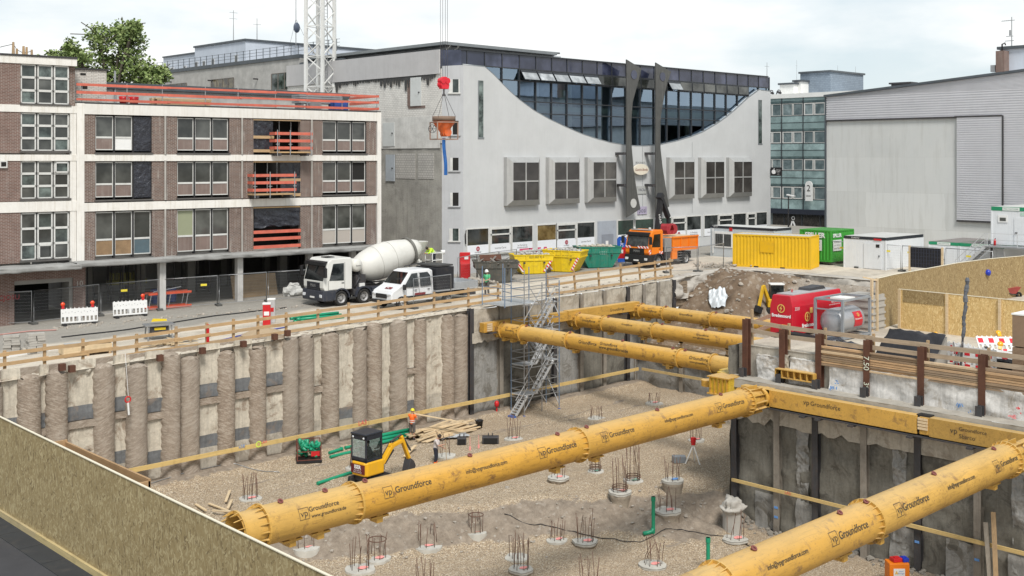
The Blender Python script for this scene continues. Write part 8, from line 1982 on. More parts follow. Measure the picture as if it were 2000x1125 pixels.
# white tarp and litter on the earth bank, mini loader behind the generator
def on_bank(px,py):
    a,b,c=ray(px,py); t=70
    for _ in range(120):
        t2=(earth_z(a*t,b*t)-H)/c; t=.7*t+.3*t2
    return Vector((a*t,b*t,H+c*t))
p=on_bank(1402,572); m=MB()
def tarp(u,v):
    r=1.15*(1+.25*noise.noise(Vector((math.cos(u*2*PI)*1.5,math.sin(u*2*PI)*1.5,4))))*v; x,y=r*.42*math.cos(u*2*PI)+r*.3*math.sin(u*2*PI),r*.95*math.sin(u*2*PI)
    return (x,y,earth_z(p.x+x,p.y+y)-p.z+.22+.3*(1-v)+.5*abs(noise.noise(Vector((x*2.1,y*2.1,5))))+.16*noise.noise(Vector((x*5,y*5,2))))
m.grid(tarp,48,18); o=m.build('crumpled_tarp',dirty('white_tarp',(.66,.70,.73),.45,.1,3,12,.2,0,0,(.25,.2,.16),.2),None,p,fix=False); tag(o,'crumpled white tarpaulin lying on the brown earth mound','tarp')
p=Vector((71.5,46.6,0)); p.z=earth_z(p.x,p.y)-.1; zt=at_depth(1510,553,p.x*CU+p.y*SU).z
t=thing('compact_excavator','small yellow excavator with white cab roof half hidden behind the red generator','excavator',(p.x,p.y,p.z),R(-45)); hh=min(2.7,max(1.8,zt-p.z))
m=MB(); m.box(-.7,-.6,.5,.7,.6,1.1); m.build('house',dirty('digger_yellow',(.70,.42,.02),.45),t,bev=.05); m=MB(); m.box(-.45,-.5,1.1,.5,.35,hh-.08); m.build('cab',WSC,t,bev=.05); m=MB(); m.box(-.5,-.55,hh-.1,.55,.4,hh); m.build('cab_roof',WHITEPL,t,bev=.03)
m=MB(); m.bar((-.6,-.45,.9),(-1.1,-.9,hh-.1),.2,.25); m.bar((-1.1,-.9,hh-.1),(-1.5,-1.3,.6),.16,.2); m.build('boom',MATS['digger_yellow'],t); m=MB(); m.obox((-1.55,-1.35,.45),(.5,.4,.5),(0,.4,.5)); m.build('bucket',BLACK,t,bev=.04)
m=MB()
for s_ in (-1,1): m.box(-.8,s_*.35,0,.8,s_*.7,.5)
m.build('track',RUBBER,t,bev=.12)
# ------------------------------------------------------------------ things in the pit
def GP(px,py):
    a,b,c=ray(px,py); z=-6.6
    for _ in range(40):
        t=(z-H)/c; z=.6*z+.4*floor_z(a*t,b*t)[0]
    t=(z-H)/c; return Vector((a*t,b*t,z))
REB=dirty('rusty_rebar',(.15,.085,.06),.8,.3,3,20,.1); CAPC=dirty('pile_head_concrete',(.50,.48,.43),.9,.2,1.6,14,.4,0,0,(.25,.21,.17),.35)
MUDC=mat_panel('muddy_stem',(.34,.29,.23),(.2,.155,.12)); PINKS=plain('pink_spray',(.85,.33,.30),.8); GRS=plain('green_spray',(.35,.70,.55),.8)
def pile_head(label,px,py,r=.6,hb=1.0,n=8,ring=0,stem=0,spread=.05,spray=PINKS,bend=.12,rr_=.62):
    r*=.9; stem*=.75; p=GP(px,py); sd=px*7+py; p.z=min(floor_z(p.x+dx_*r,p.y+dy_*r)[0] for dx_ in (-1,0,1) for dy_ in (-1,0,1))*.5+.5*p.z+.05; r_=random.Random(sd)
    t=thing('pile_head',label,'pile head',(p.x,p.y,p.z-.12),0,'cut off pile heads with rebar in the pit')
    m=MB(); zt=.16+stem
    prof=[(r*1.1 if not stem else r*.95,-.6)]
    if stem: prof+=[(r*.9,-.1),(r*.8,stem*.35),(r*.92,stem*.8),(r*.98,zt-.05),(r*.9,zt)]
    else: prof+=[(r*1.02,.02),(r,.1),(r*.98,zt)]
    m.cur=1 if stem else 0; m.lathe(prof,40); m.cur=0; m.lathe([(r*.99,zt-.1),(r*.98,zt-.02)],40); m.lathe([(r*.98,zt),(r*.7,zt+.01),(r*.4,zt+.015),(0,zt+.02)],40,None,False); m.v=[(x*(1+.16*noise.noise(Vector((x*1.8,y*1.8,sd)))+.06*noise.noise(Vector((x*5,y*5,z*4+sd)))),y*(1+.16*noise.noise(Vector((x*1.8,y*1.8,sd)))+.06*noise.noise(Vector((x*5,y*5,z*4+sd+9)))),z+.05*noise.noise(Vector((x*3,y*3,sd)))-.03*abs(noise.noise(Vector((x*7,y*7,sd))))) for x,y,z in m.v]
    m.build('concrete_head',[CAPC,MUDC],t)
    if hb:
        for k in range(n):
            a=2*PI*k/n+r_.uniform(-.2,.2); q=r*rr_; h_=hb*r_.uniform(.75,1.15); dx,dy=r_.gauss(0,bend)*h_,r_.gauss(0,bend)*h_; bx_=Vector((math.cos(a)*q,math.sin(a)*q,zt-.1))
            pts_=[bx_,bx_+Vector((dx*.25,dy*.25,h_*.5)),bx_+Vector((dx,dy,h_+.1))]
            if r_.random()<.25: pts_.append(pts_[-1]+Vector((r_.uniform(-.2,.2),r_.uniform(-.2,.2),-.02)))
            m=MB(); m.tube(pts_,.0145,5); m.build('rebar',REB,t)
    if ring:
        m=MB(); zr=zt+(hb*.82 if ring==1 else .14 if ring==2 else hb*.3)
        for q in range(2 if ring!=1 else 1): m.lathe([(r*rr_*1.08+.022*math.cos(k*PI/3),zr+q*.1+.022*math.sin(k*PI/3)) for k in range(6)],26,Matrix(),True,True)
        m.build('ring_bar',REB,t)
    if spray:
        m=MB(); m.lathe([(0,0),(r*.33,0)],9,Matrix.Translation((r*.1,-r*.15,zt+.035))@Matrix.Diagonal((1.2,.8,1,1)),False)
        for v in range(len(m.v)): x,y,z=m.v[v]; m.v[v]=(x*(1+.5*noise.noise(Vector((x*9,y*9,sd)))),y*(1+.5*noise.noise(Vector((y*9,x*9,sd)))),z+.012)
        m.build('spray_mark',spray,t,fix=False)
    return t
HEADS=[('pile head with slim bars in front of the pile wall, leftmost of all',489,975,.62,1.15,10,0,0,.05,PINKS),
('pile head at the foot of the stair tower ladder',1003,857,.62,1.25,7,0,0,.05,PINKS),
('pile head with short bars between the stair tower and the far corner',1165,818,.66,.75,9,0,0,.05,None),
('farthest pile head, with thin bars, before the low end wall',1277,788,.64,.7,8,0,0,.05,PINKS),
('pile head left of the red tripod under the strut flange',1359,860,.55,.95,8,0,0,.05,PINKS),
('pile head with a bar ring near its foot just under the middle strut',1163,922,.5,1.2,8,2,0,.05,GRS),
('pile head with a tall curved cage of bars right of the ringed one',1237,940,.58,1.9,10,2,0,.05,GRS),
('pile head on an exposed stem beside the tall curved cage',1314,958,.62,1.1,8,0,.7,.05,BLUEM),
('tall caged pile head on a muddy stem in the middle of the soil bank',1211,980,.62,1.5,9,2,.75,.05,PINKS),
('pile head half covered at the brink below the middle strut',1090,940,.6,.7,5,0,.2,.05,PINKS),
('pile head with two bent bars and a white sheet behind the shovelling man',868,890,.65,1.3,5,0,0,.05,None),
('pile head with a hanging stone bag left of the mini digger',695,915,.6,1.2,7,0,0,.05,None),
('pale pile head just below the middle strut near the left hoarding',597,1060,.68,.55,6,0,0,.05,PINKS),
('pile head with long straight bars, front one of the left pair',703,1113,.72,1.35,8,0,0,.05,PINKS),
('pile head with a high bar ring, rear one of the left pair',737,1092,.66,1.0,7,1,0,.05,PINKS),
('wide pale pile head alone below the middle strut',835,1062,.78,1.05,8,0,0,.05,PINKS),
('pile head with a full ring cage at the foot of the soil bank',930,1028,.55,.95,8,1,0,.05,PINKS),
('pile head left of the one with hooked bars in the lower gravel',1088,1056,.55,.85,7,0,0,.05,PINKS),
('pile head with hooked bars in the middle of the lower gravel',1143,1066,.66,1.2,9,0,.2,.05,PINKS),
('pale pile head behind the bottom pair of bars',1010,1090,.6,1.0,6,0,0,.05,None),
('pile head with crossing bars at the bottom centre',1018,1118,.58,1.35,9,0,.15,.05,PINKS),
('pile head on a short muddy stem beside the green standpipe',1304,1003,.68,1.0,7,0,.35,.05,PINKS),
('pile head with bare rods before the corner stub of the right wall',1436,1056,.66,1.1,6,0,.1,.05,PINKS),
('pile head with splayed bent bars at the bottom right of centre',1275,1108,.68,1.1,9,0,.1,.05,PINKS),
('pile head cut by the bottom edge, left of centre',830,1150,.6,1.2,8,0,0,.05,None),
('pile head cut by the bottom edge, right of centre',1150,1155,.6,1.3,8,0,0,.05,None)]
for h_ in HEADS: pile_head(*h_,bend=.22 if 'splayed' in h_[0] or 'bent' in h_[0] else .07)
# broken concrete stub at the wall corner
p=GP(1430,1036); m=MB(); m.lathe([(.46,-.5),(.44,.3),(.43,.8)]+[(.43+.1*math.sin(k*.4),.85+k*.075) for k in range(9)]+[(.3,1.5),(.12,1.55),(0,1.52)],56)
for v in range(len(m.v)): x,y,z=m.v[v]; c=sm(.75,1.0,z)*.5*noise.fractal(Vector((x*2.6,y*2.6,z*2.6)),.8,2.2,5)+.05*noise.noise(Vector((x*4,y*4,z*3))); m.v[v]=(x*(1+c),y*(1+c),z+c*.3)
o=m.build('concrete_stub',CONC,None,p); tag(o,'broken concrete pile stub at the corner of the dark right wall','pile stub')
# green standpipes
for px0,py0,py1,lab in ((1276,1040,970,'green standpipe with elbow foot beside the soil bank'),(1383,1112,1050,'green standpipe straight out of the gravel near the bottom strut')):
    p=GP(px0,py0); Y=p.x*CU+p.y*SU; h_=at_depth(px0,py1,Y).z-p.z; t=thing('standpipe',lab,'pipe',p); m=MB(); m.cyl((0,0,-.2),(0,0,h_),.085,n=12); m.cyl((0,0,h_-.2),(0,0,h_),.105,n=12); m.build('pipe',GREENP,t)
    if 'elbow' in lab: m=MB(); m.tube([(0,0,.2),(-.05,.02,.06),(-.2,.1,.02),(-.45,.22,0)],.1,8); m.build('elbow',GREENP,t)
# tripod with level, case
p=GP(1354,905); t=thing('survey_tripod','red survey level on a white tripod near the right pit wall','tripod',p); m=MB()
for k in range(3): a=2*PI*k/3+.5; m.bar((math.cos(a)*.45,math.sin(a)*.45,0),(0,0,1.0),.05,.05)
m.build('leg',WHITEP,t); m=MB(); m.cyl((0,0,1.0),(0,0,1.1),.12,n=12); m.obox((0,0,1.25),(.22,.2,.28)); m.cyl((-.13,0,1.27),(.2,0,1.27),.06,n=10); m.build('level',REDPL,t,bev=.015)
p=GP(1326,903); m=MB(); m.box(-.35,-.2,0,.35,.2,.36); m.box(-.36,-.21,.25,.36,.21,.29); o=m.build('tool_case',dirty('case_grey',(.22,.24,.26),.5),None,p,(0,0,R(-42)),bev=.03); tag(o,'closed grey case on the gravel left of the red survey level','case')
# digger buckets lying about
for px,py,w2,lab in ((902,868,.26,'narrow black digger bucket lying on the gravel'),(958,866,.48,'wide black digger bucket lying on the gravel')):
    p=GP(px,py); t=thing('digger_bucket',lab,'bucket',p,R(-43)); m=MB(); m.prism([(-.2,0),(.22,.02),(.28,.35),(.1,.45),(-.22,.4)],-w2,w2,'yz'); m.build('shell',DKSTEEL,t,bev=.03); m=MB(); m.box(-w2*.8,-.235,.06,w2*.8,-.21,.34); m.build('opening',DARKIN,t); m=MB()
    for x in (-.12,.12): m.box(x-.03,-.05,.4,x+.03,.12,.58)
    m.build('lug',DKSTEEL,t)
# pipes in the pit
a_,b_=GP(706,876),GP(800,856); pipes('bundle of green pipes on the gravel at the foot of the pile wall',a_,b_-a_,9,(b_-a_).length,.1,seed=5)
for k,(x0,y0,x1,y1,lab) in enumerate(((620,948,700,922,'long green pipe lying in front of the mini digger'),(645,896,712,880,'green pipe behind the mini digger, front one of two'),(674,878,735,866,'green pipe behind the mini digger, rear one of two'),(643,888,668,880,'short green pipe with collar right of the wire cage'))):
    a_,b_=GP(x0,y0),GP(x1,y1); m=MB(); m.cyl(a_+Vector((0,0,.1)),b_+Vector((0,0,.1)),.09,n=12); d=(b_-a_); m.cyl(a_+Vector((0,0,.1))+d*.9,b_+Vector((0,0,.1)),.115,n=12); o=m.build('green_pipe',GREENP); tag(o,lab,'pipe')
# wire cage with fittings
p=GP(603,900); t=thing('mesh_crate','rusty steel crate on a pallet full of green pipe fittings','crate',p,R(-30)); cw,cd,chh=1.25,.85,1.0
m=MB()
for x in (-cw/2,cw/2):
    for y in (-cd/2,cd/2): m.bar((x,y,.1),(x,y,chh+.1),.05,.05)
for z in (.15,.6):
    for y in (-cd/2,cd/2): m.bar((-cw/2,y,z),(cw/2,y,z),.04,.04)
    for x in (-cw/2,cw/2): m.bar((x,-cd/2,z),(x,cd/2,z),.04,.04)
m.bar((-cw/2,cd/2,chh+.1),(cw/2,cd/2,chh+.1),.04,.04)
m.build('frame',dirty('crate_rust',(.16,.05,.035),.7),t); m=MB(); m.box(-cw/2-.05,-cd/2-.05,.0,cw/2+.05,cd/2+.05,.12); m.build('base',BLACK,t)
r_=random.Random(3)
for k in range(34):
    c=Vector((r_.uniform(-.5,.5),r_.uniform(-.32,.32),r_.uniform(.2,.95))); e=Vector((r_.gauss(0,1),r_.gauss(0,1),r_.gauss(0,.6))).normalized()*.22; m=MB(); m.tube([c-e,c,c+e*.6+Vector((0,0,.15))],.085,8); m.build('fitting',GREENP,t)
m=MB(); m.box(.1,-cd/2-.04,.35,.55,-cd/2-.02,.6); m.build('red_label',REDPL,t)
# timber pile
p=GP(862,846); t=thing('lumber_pile','large loose pile of pale boards at the foot of the pile wall','timber pile',p,R(6)); r_=random.Random(14)
ba=[(GP(783,858),GP(935,826)),]
for k in range(46):
    m=MB(); f=r_.random(); ly=r_.uniform(-1.1,.9); z=.08+.5*(1-abs(ly)/1.2)*r_.random(); L_=r_.uniform(3.2,4.6); x=r_.uniform(-.6,.6); a=r_.gauss(.0,.09); m.obox((x,ly,z),(L_,.16,.045),(r_.uniform(-.1,.1),r_.uniform(-.03,.03),a)); m.build('plank',PALE,t)
m=MB(); m.grid(lambda u,v:((u-.5)*2.6,(v-.5)*1.0,.12+.12*noise.fractal(Vector((u*4,v*3,1)),.9,2,4)),24,14); o=m.build('grey_sheet',dirty('grey_plastic_film',(.42,.44,.46),.35,.2,2,12,.2),None,GP(872,855),(0,0,R(-20)),fix=False); tag(o,'crumpled grey plastic film on the gravel in front of the lumber pile','plastic film')
p=GP(936,836); t=thing('black_bucket','black bucket at the right end of the lumber pile','bucket',p); m=MB(); m.lathe([(0,.02),(.18,0),(.24,.45),(.26,.45),(.26,.48),(.22,.48),(.17,.04),(0,.04)],16); m.build('pail',BLACK,t); m=MB(); m.tube([(-.24,0,.46),(-.12,.05,.6),(.12,.05,.6),(.24,0,.46)],.012,5); m.build('handle',STEEL,t)
m=MB(); m.obox((0,0,.05),(1.6,.4,.06)); o=m.build('white_board',WHITEP,None,GP(918,838),(0,0,R(8))); tag(o,'white board lying on the gravel below the black bucket','board')
# short planks bottom left, loose stakes
m=None
for k,(x0,y0,x1,y1) in enumerate(((382,988,402,1002),(408,988,455,1008),(441,985,449,966),(445,1000,453,986),(415,1005,460,1012))):
    a_,b_=GP(x0,y0),GP(x1,y1); m=MB(); m.bar(a_+Vector((0,0,.08+.03*k)),b_+Vector((0,0,.12+.04*k)),.12,.05); o=m.build('short_plank',PALE); tag(o,'pale short planks scattered at the left end of the middle strut','plank','scattered short planks')
m=MB(); a_,b_=GP(790,895),GP(812,880); m.bar(a_+Vector((0,0,.1)),b_+Vector((0,0,.3)),.16,.05); o=m.build('short_plank',PALE); tag(o,'pale plank sticking up beside the mini digger bucket','plank')
for k,(px,py) in enumerate(((918,880),(935,876))):
    p=GP(px,py); m=MB(); m.cyl((0,0,0),(0,0,.75),.015,n=5); m.obox((0,0,.12),(.12,.02,.2)); o=m.build('survey_stake',PINKS,None,p); tag(o,'thin pink survey stake before the wide black bucket, '+('left one' if k==0 else 'right one'),'stake')
# red lamp on the wall, ring buoy marker
p=atB(966,786,52.8); m=MB(); m.lathe([(0,-.28),(.14,-.22),(.16,0),(.1,.12),(0,.16)],14); m.cyl((0,0,-1.1),(0,0,-.28),.05,n=8); o=m.build('red_lamp',REDPL,None,(p.x,52.6,p.z)); tag(o,'red bulbous lamp on a short post at the beam wall by the stair tower','lamp')
p=atB(249,780,52.6); t=thing('warning_tape_bundle','red and white rope bundle hanging on the pile wall at left','rope',(p.x,52.55,p.z)); m=MB(); m.lathe([(.14+.035*math.cos(k*PI/3),.035*math.sin(k*PI/3)) for k in range(6)],16,Matrix.Rotation(PI/2,4,'X'),True,True); m.build('coil',REDPL,t); m=MB(); m.cyl((0,0,-.15),(.05,0,-.75),.05,n=7); m.cyl((.02,0,.15),(0,.3,2.2),.012,n=5); m.build('tail',WHITEPL,t)
# cable over the gravel
for k,(pp_,lab,mt) in enumerate((([(985,1005),(1080,1030),(1150,1047),(1250,1060),(1330,1035),(1440,1055),(1480,1075)],'black cable snaking across the lower gravel','c'),([(1440,985),(1470,1015),(1520,1040),(1600,1060)],'black cable running from the concrete stub towards the near strut','c'),([(280,950),(360,925),(450,905),(560,925)],'grey measuring line along the foot of the pile wall','g'))):
    P=[GP(x,y)+Vector((0,0,.04)) for x,y in pp_]; Q=[]
    for i in range(len(P)-1):
        for q in range(8):
            v=P[i].lerp(P[i+1],q/8); v.z=floor_z(v.x,v.y)[0]+.035; Q.append(v)
    m=MB(); m.tube(Q,.02,5); o=m.build('cable',BLACK if mt=='c' else STEEL); tag(o,lab,'cable')
# orange battery box with red and blue packs
p=GP(1752,1140); t=thing('orange_cabinet','orange cabinet with a white label standing on the gravel at bottom right','cabinet',p,R(-43)); Y=p.x*CU+p.y*SU; h_=at_depth(1752,1096,Y).z-p.z
m=MB(); m.box(-.42,-.3,0,.42,.3,h_); m.build('body',dirty('cabinet_orange',(.78,.20,.01),.45,.1),t,bev=.03); m=MB(); m.box(-.25,-.315,h_*.45,.22,-.302,h_*.78); q=m.build('label_plate',WHITEPL,t); m=MB(); m.prism([(-.2,h_*.55),(-.06,h_*.55),(-.13,h_*.7)],-.325,-.317,'xz'); m.build('warning_triangle',GOLD,q); text('Rhein\nEnergie',.09,BLUEM,q,(.06,-.32,h_*.62),FRONT,width=.24)
for dx,mt,lab in ((-.05,REDPL,'red tool pack lying on the orange cabinet'),(.28,MATS['cobalt_plastic'],'blue tool pack on the right edge of the orange cabinet')):
    m=MB(); m.box(-.2 if dx<0 else -.12,-.18,0,.2 if dx<0 else .14,.16,.16); m.box(-.1,-.1,.16,.1,.08,.2); o=m.build('tool_pack',mt,None,p+Vector((math.cos(R(-43))*dx,math.sin(R(-43))*dx,h_+.004)),(0,0,R(-30)),bev=.03); tag(o,lab,'tool')
# ------------------------------------------------------------------ scaffold stair tower
sx0,sx1,sy0,sy1=50.0,53.2,51.15,52.35
sc_=thing('stair_tower','aluminium scaffold stair tower climbing from the gravel to the street','scaffold',(sx0,sy0,-6.5)); SL=sx1-sx0; SW=sy1-sy0
BLU=dirty('blue_grey_tube',(.20,.28,.40),.5,.2,2,20,.02,.4); ALUT=dirty('aluminium_tube',(.66,.68,.70),.35,.12,2,20,.02,.5,0,(.25,.25,.25),.15)
for x in (0,SL*.5,SL):
    for y in (0,SW):
        m=MB(); m.cyl((x,y,0),(x,y,9.2 if (x==0 or y==SW) else 8.3),.032,n=7)
        for z in range(1,9): m.cyl((x,y,z-.03),(x,y,z+.03),.055,n=7)
        m.build('standard',BLU if (x==SL or y==SW) else STEEL,sc_)
m=MB()
for z in (1.0,1.5,2.0,2.9,3.4,3.9,4.9,5.4,5.9,6.9,7.4,7.9,8.4):
    for y in (0,SW): m.bar((0,y,z),(SL,y,z),.045,.045)
    for x in (0,SL): m.bar((x,0,z),(x,SW,z),.045,.045)
m.build('ledger',STEEL,sc_)
m=MB()
for k,z in enumerate((.2,2.2,4.2,6.0)):
    for q in (((0,0,z),(SL*.5,0,z+1.9)),((SL*.5,SW,z+1.9),(SL,SW,z)),((SL,0,z),(SL,SW,z+1.8))): m=MB(); m.bar(*q,.04,.04); m.build('diagonal_brace',ALUT,sc_)
for z,xa,xb in ((1.15,.0,1.3),(3.05,0,1.2),(5.0,0,1.2),(6.95,0.0,1.3),(3.1,SL-.8,SL),(5.05,SL-.8,SL)):
    m=MB(); m.box(xa,.05,z,xb,SW-.05,z+.05)
    for q in range(4): m.box(xa,.05+q*SW/4,z+.05,xb,.05+(q+.85)*SW/4-.02,z+.06)
    m.build('deck',ALUT,sc_)
def flight(xa,za,xb,zb,y0,y1):
    m=MB()
    for y in (y0,y1): m.bar((xa,y,za),(xb,y,zb),.04,.16)
    n_=8
    for k in range(1,n_): f=k/n_; m.box(xa+(xb-xa)*f-.12,y0,za+(zb-za)*f-.02,xa+(xb-xa)*f+.12,y1,za+(zb-za)*f+.015)
    m.build('stair_flight',ALUT,sc_)
    m=MB()
    for dz in (.55,1.0): m.bar((xa,y0,za+dz),(xb,y0,zb+dz),.035,.035)
    m.build('handrail',ALUT,sc_)
flight(1.1,1.2,2.7,3.1,.05,.5); flight(1.1,3.1,2.7,5.05,.05,.5); flight(1.2,5.05,2.9,6.95,.05,.5); flight(-.75,.0,.3,1.15,.0,.5); flight(2.7,3.1,1.1,5.0,.65,1.1)
m=MB(); m.box(-1.6,.1,6.98,.4,2.2,7.03); m.box(.4,.8,7.0,1.6,2.6,7.05); m.build('street_landing',dirty('grey_deck',(.42,.43,.43),.6,.15,1,14,.05,.2),sc_)
m=MB()
for x,y in ((-1.6,.1),(-1.6,2.2),(.4,2.4)): m.cyl((x,y,6.9),(x,y,9.4),.032,n=7)
for z in (7.6,8.1): m.bar((-1.6,.1,z),(-1.6,2.2,z),.04,.04); m.bar((-1.6,.1,z),(0,0,z),.04,.04); m.bar((0,SW,z),(.4,2.4,z),.04,.04)
m.build('landing_rail',BLU,sc_)
m=MB();
for x in (0,SL):
    for y in (0,SW): m.lathe([(.09,0),(.09,.02),(.03,.03)],8,Matrix.Translation((x,y,-.1)))
m.box(-.95,-.02,-.1,-.7,.52,.02); m.build('base_plate',dirty('blue_base',(.06,.13,.40),.6),sc_)
# ------------------------------------------------------------------ mini digger
p=GP(719,945); ex=thing('mini_digger','yellow mini digger with dark cab digging a trench in the gravel','mini digger',(p.x,p.y,p.z-.02),R(2)); ex.scale=(1.13,)*3
DY=dirty('digger_orange_yellow',(.76,.40,.012),.4,.08,1,14,.02,0,.1,(.3,.2,.1),.15,.5,0)
# local x forward, y left
for s_ in (-1,1):
    m=MB(); m.prism([(-.75,.2),(-.65,.02),(.65,.02),(.78,.2),(.7,.4),(-.7,.4)],s_*.3,s_*.55,'xz'); T=m.build('track',RUBBER,ex,bev=.05)
    m=MB()
    for x in (-.55,-.2,.2,.55): m.cyl((x,s_*.56,.2),(x,s_*.52,.2),.11,n=12)
    m.build('roller',DKSTEEL,T)
m=MB(); m.box(-.5,-.35,.25,.5,.35,.5); m.obox((.95,0,.2),(.08,1.2,.32),(0,.2,0)); m.build('undercarriage',DKSTEEL,ex)
UR=R(6); up_=bpy.data.objects.new('upper_body',None); COL.objects.link(up_); up_.parent=None
upm=MB(); upm.prism([(-.62,-.35),(-.5,-.5),(.5,-.52),(.55,.5),(-.5,.5),(-.62,.35)],.5,1.12,'xy'); B_=upm.build('body',DY,ex,(0,0,0),(0,0,UR),bev=.06); bpy.data.objects.remove(up_)
m=MB(); m.box(-.645,-.42,.62,-.615,.42,1.02); q=m.build('name_panel',dirty('dark_red_panel',(.14,.012,.018),.5),B_); text('ISER',.26,WHITET,q,(-.655,0,.9),(PI/2,0,-PI/2),width=.42,bold=.01); text('www.iser.de\n0221 55 44 33',.1,WHITET,q,(-.655,0,.72),(PI/2,0,-PI/2),width=.5)
m=MB(); zc0,zc1=1.1,2.28
for x in (-.52,.42):
    for y in (-.4,.46): m.box(x-.04,y-.04,zc0,x+.04,y+.04,zc1)
m.box(-.56,-.44,zc0,.46,.5,zc0+.12); m.box(-.56,-.44,zc1-.2,.46,.5,zc1); m.box(-.56,-.44,zc0,-.5,.5,zc0+.22); m.build('cab_frame',dirty('cab_dark',(.02,.024,.035),.4,.15),B_,bev=.02)
m=MB(); m.box(-.6,-.46,zc1,.5,.52,zc1+.09); m.build('cab_roof',MATS['cab_dark'],B_,bev=.04)
CG=seeglass('cab_glass',(.55,.62,.62),.02,.8)
m=MB(); m.quad((-.545,-.38,zc0+.2),(-.545,.44,zc0+.2),(-.545,.44,zc1-.18),(-.545,-.38,zc1-.18)); m.quad((-.5,-.425,zc0+.1),(.4,-.425,zc0+.1),(.4,-.425,zc1-.18),(-.5,-.425,zc1-.18)); m.quad((.44,-.4,zc0+.1),(.44,.46,zc0+.1),(.44,.46,zc1-.18),(.44,-.4,zc1-.18)); m.build('cab_window',CG,B_,fix=False)
m=MB();
for y in (-.3,.36): m=MB(); m.lathe([(0,0),(.05,0),(.05,.03),(0,.03)],10,Matrix.Translation((-.565,y,zc1-.1))@Matrix.Rotation(-PI/2,4,'Y')); m.build('work_lamp',LENS,B_)
m=MB(); m.box(-.25,-.2,1.12,.1,.25,1.25); m.box(-.3,-.2,1.2,-.2,.25,1.7); m.build('seat',BLACK,B_,bev=.04)
A=Vector((.6,-.25,.85)); Bm=Vector((1.2,-.25,1.5)); C_=Vector((1.9,-.25,1.62)); D_=Vector((2.35,-.25,.7))
m=MB(); m.bar(A,Bm,.17,.24,(0,1,0)); m.bar(Bm,C_,.16,.2,(0,1,0)); m.cyl(Bm+Vector((0,-.09,0)),Bm+Vector((0,.09,0)),.14,n=12); m.build('boom',DY,ex,(0,0,0),(0,0,UR),bev=.02)
m=MB(); m.bar(C_+Vector((-.08,0,.22)),D_,.14,.19,(0,1,0)); m.build('stick',DY,ex,(0,0,0),(0,0,UR),bev=.02)
m=MB(); m.cyl(A+Vector((.2,0,-.05)),Bm+Vector((.15,0,-.2)),.05,n=8); m.cyl(Bm+Vector((-.05,0,.2)),C_+Vector((-.05,0,.28)),.05,n=8); m.cyl(C_+Vector((.1,0,.1)),D_+Vector((.12,0,.35)),.045,n=8); m.tube([A+Vector((0,.08,.2)),Bm+Vector((-.1,.08,.1)),C_+Vector((-.2,.1,.2)),C_+Vector((.15,.1,-.2))],.02,5); m.build('hydraulic_ram',DKSTEEL,ex,(0,0,0),(0,0,UR))
m=MB(); m.prism([(2.3,.75),(2.5,.6),(2.62,.35),(2.5,.08),(2.22,.0),(2.1,.2),(2.2,.5)],-.45,-.05,'xz'); m.build('bucket',DKSTEEL,ex,(0,0,0),(0,0,UR),bev=.02)
m=MB(); m.obox((.55,-.25,.8),(.25,.2,.45)); m.build('swing_post',DKSTEEL,ex,(0,0,0),(0,0,UR))
# ------------------------------------------------------------------ people
def remesh(o,vx,it=4):
    m=o.modifiers.new('skin','REMESH'); m.mode='VOXEL'; m.voxel_size=vx; m.use_smooth_shade=True
    s=o.modifiers.new('smooth','SMOOTH'); s.iterations=it; s.factor=.5
def cap_(m,p0,p1,r0,r1,n=12):
    "tapered limb with round ends"
    p0=Vector(p0);p1=Vector(p1); d=p1-p0; L=d.length
    q=d.to_track_quat('Z','Y').to_matrix().to_4x4(); prof=[]
    for k in range(5): a=-PI/2+PI/2*k/4; prof.append((max(1e-4,r0*math.cos(a)),r0*math.sin(a)))
    for k in range(5): a=PI/2*k/4; prof.append((max(1e-4,r1*math.cos(a)),L+r1*math.sin(a)))
    m.lathe(prof,n,Matrix.Translation(p0)@q)
SKIN=plain('skin_tone',(.46,.26,.18),.55); HAIR=plain('dark_hair',(.03,.02,.015),.7)
def hand(m,w,d,side=1,curl=.9,n_=None):
    "palm, four fingers of different lengths and a thumb, curled round what is held"
    w=Vector(w); d=Vector(d).normalized(); up=Vector((0,0,1)) if abs(d.z)<.9 else Vector((1,0,0)); s=d.cross(up).normalized()*side; dn=s.cross(d).normalized()*side
    if n_ is not None: dn=Vector(n_)
    cap_(m,w,w+d*.085,.03,.034,8)
    for k,(o_,l) in enumerate(((-.03,.072),(-.01,.082),(.011,.077),(.031,.06))):
        b=w+d*.095+s*o_; m1=b+d*l*.5*math.cos(curl*.5)+dn*l*.5*math.sin(curl*.5); e=m1+d*l*.5*math.cos(curl*1.3)+dn*l*.5*math.sin(curl*1.3)
        cap_(m,b,m1,.0095,.009,7); cap_(m,m1,e,.009,.0075,7)
    b=w+d*.03-s*.035; q=b+d*.035-s*.03+dn*.015; cap_(m,b,q,.012,.011,7); cap_(m,q,q+d*.03+dn*.012,.0105,.008,7)
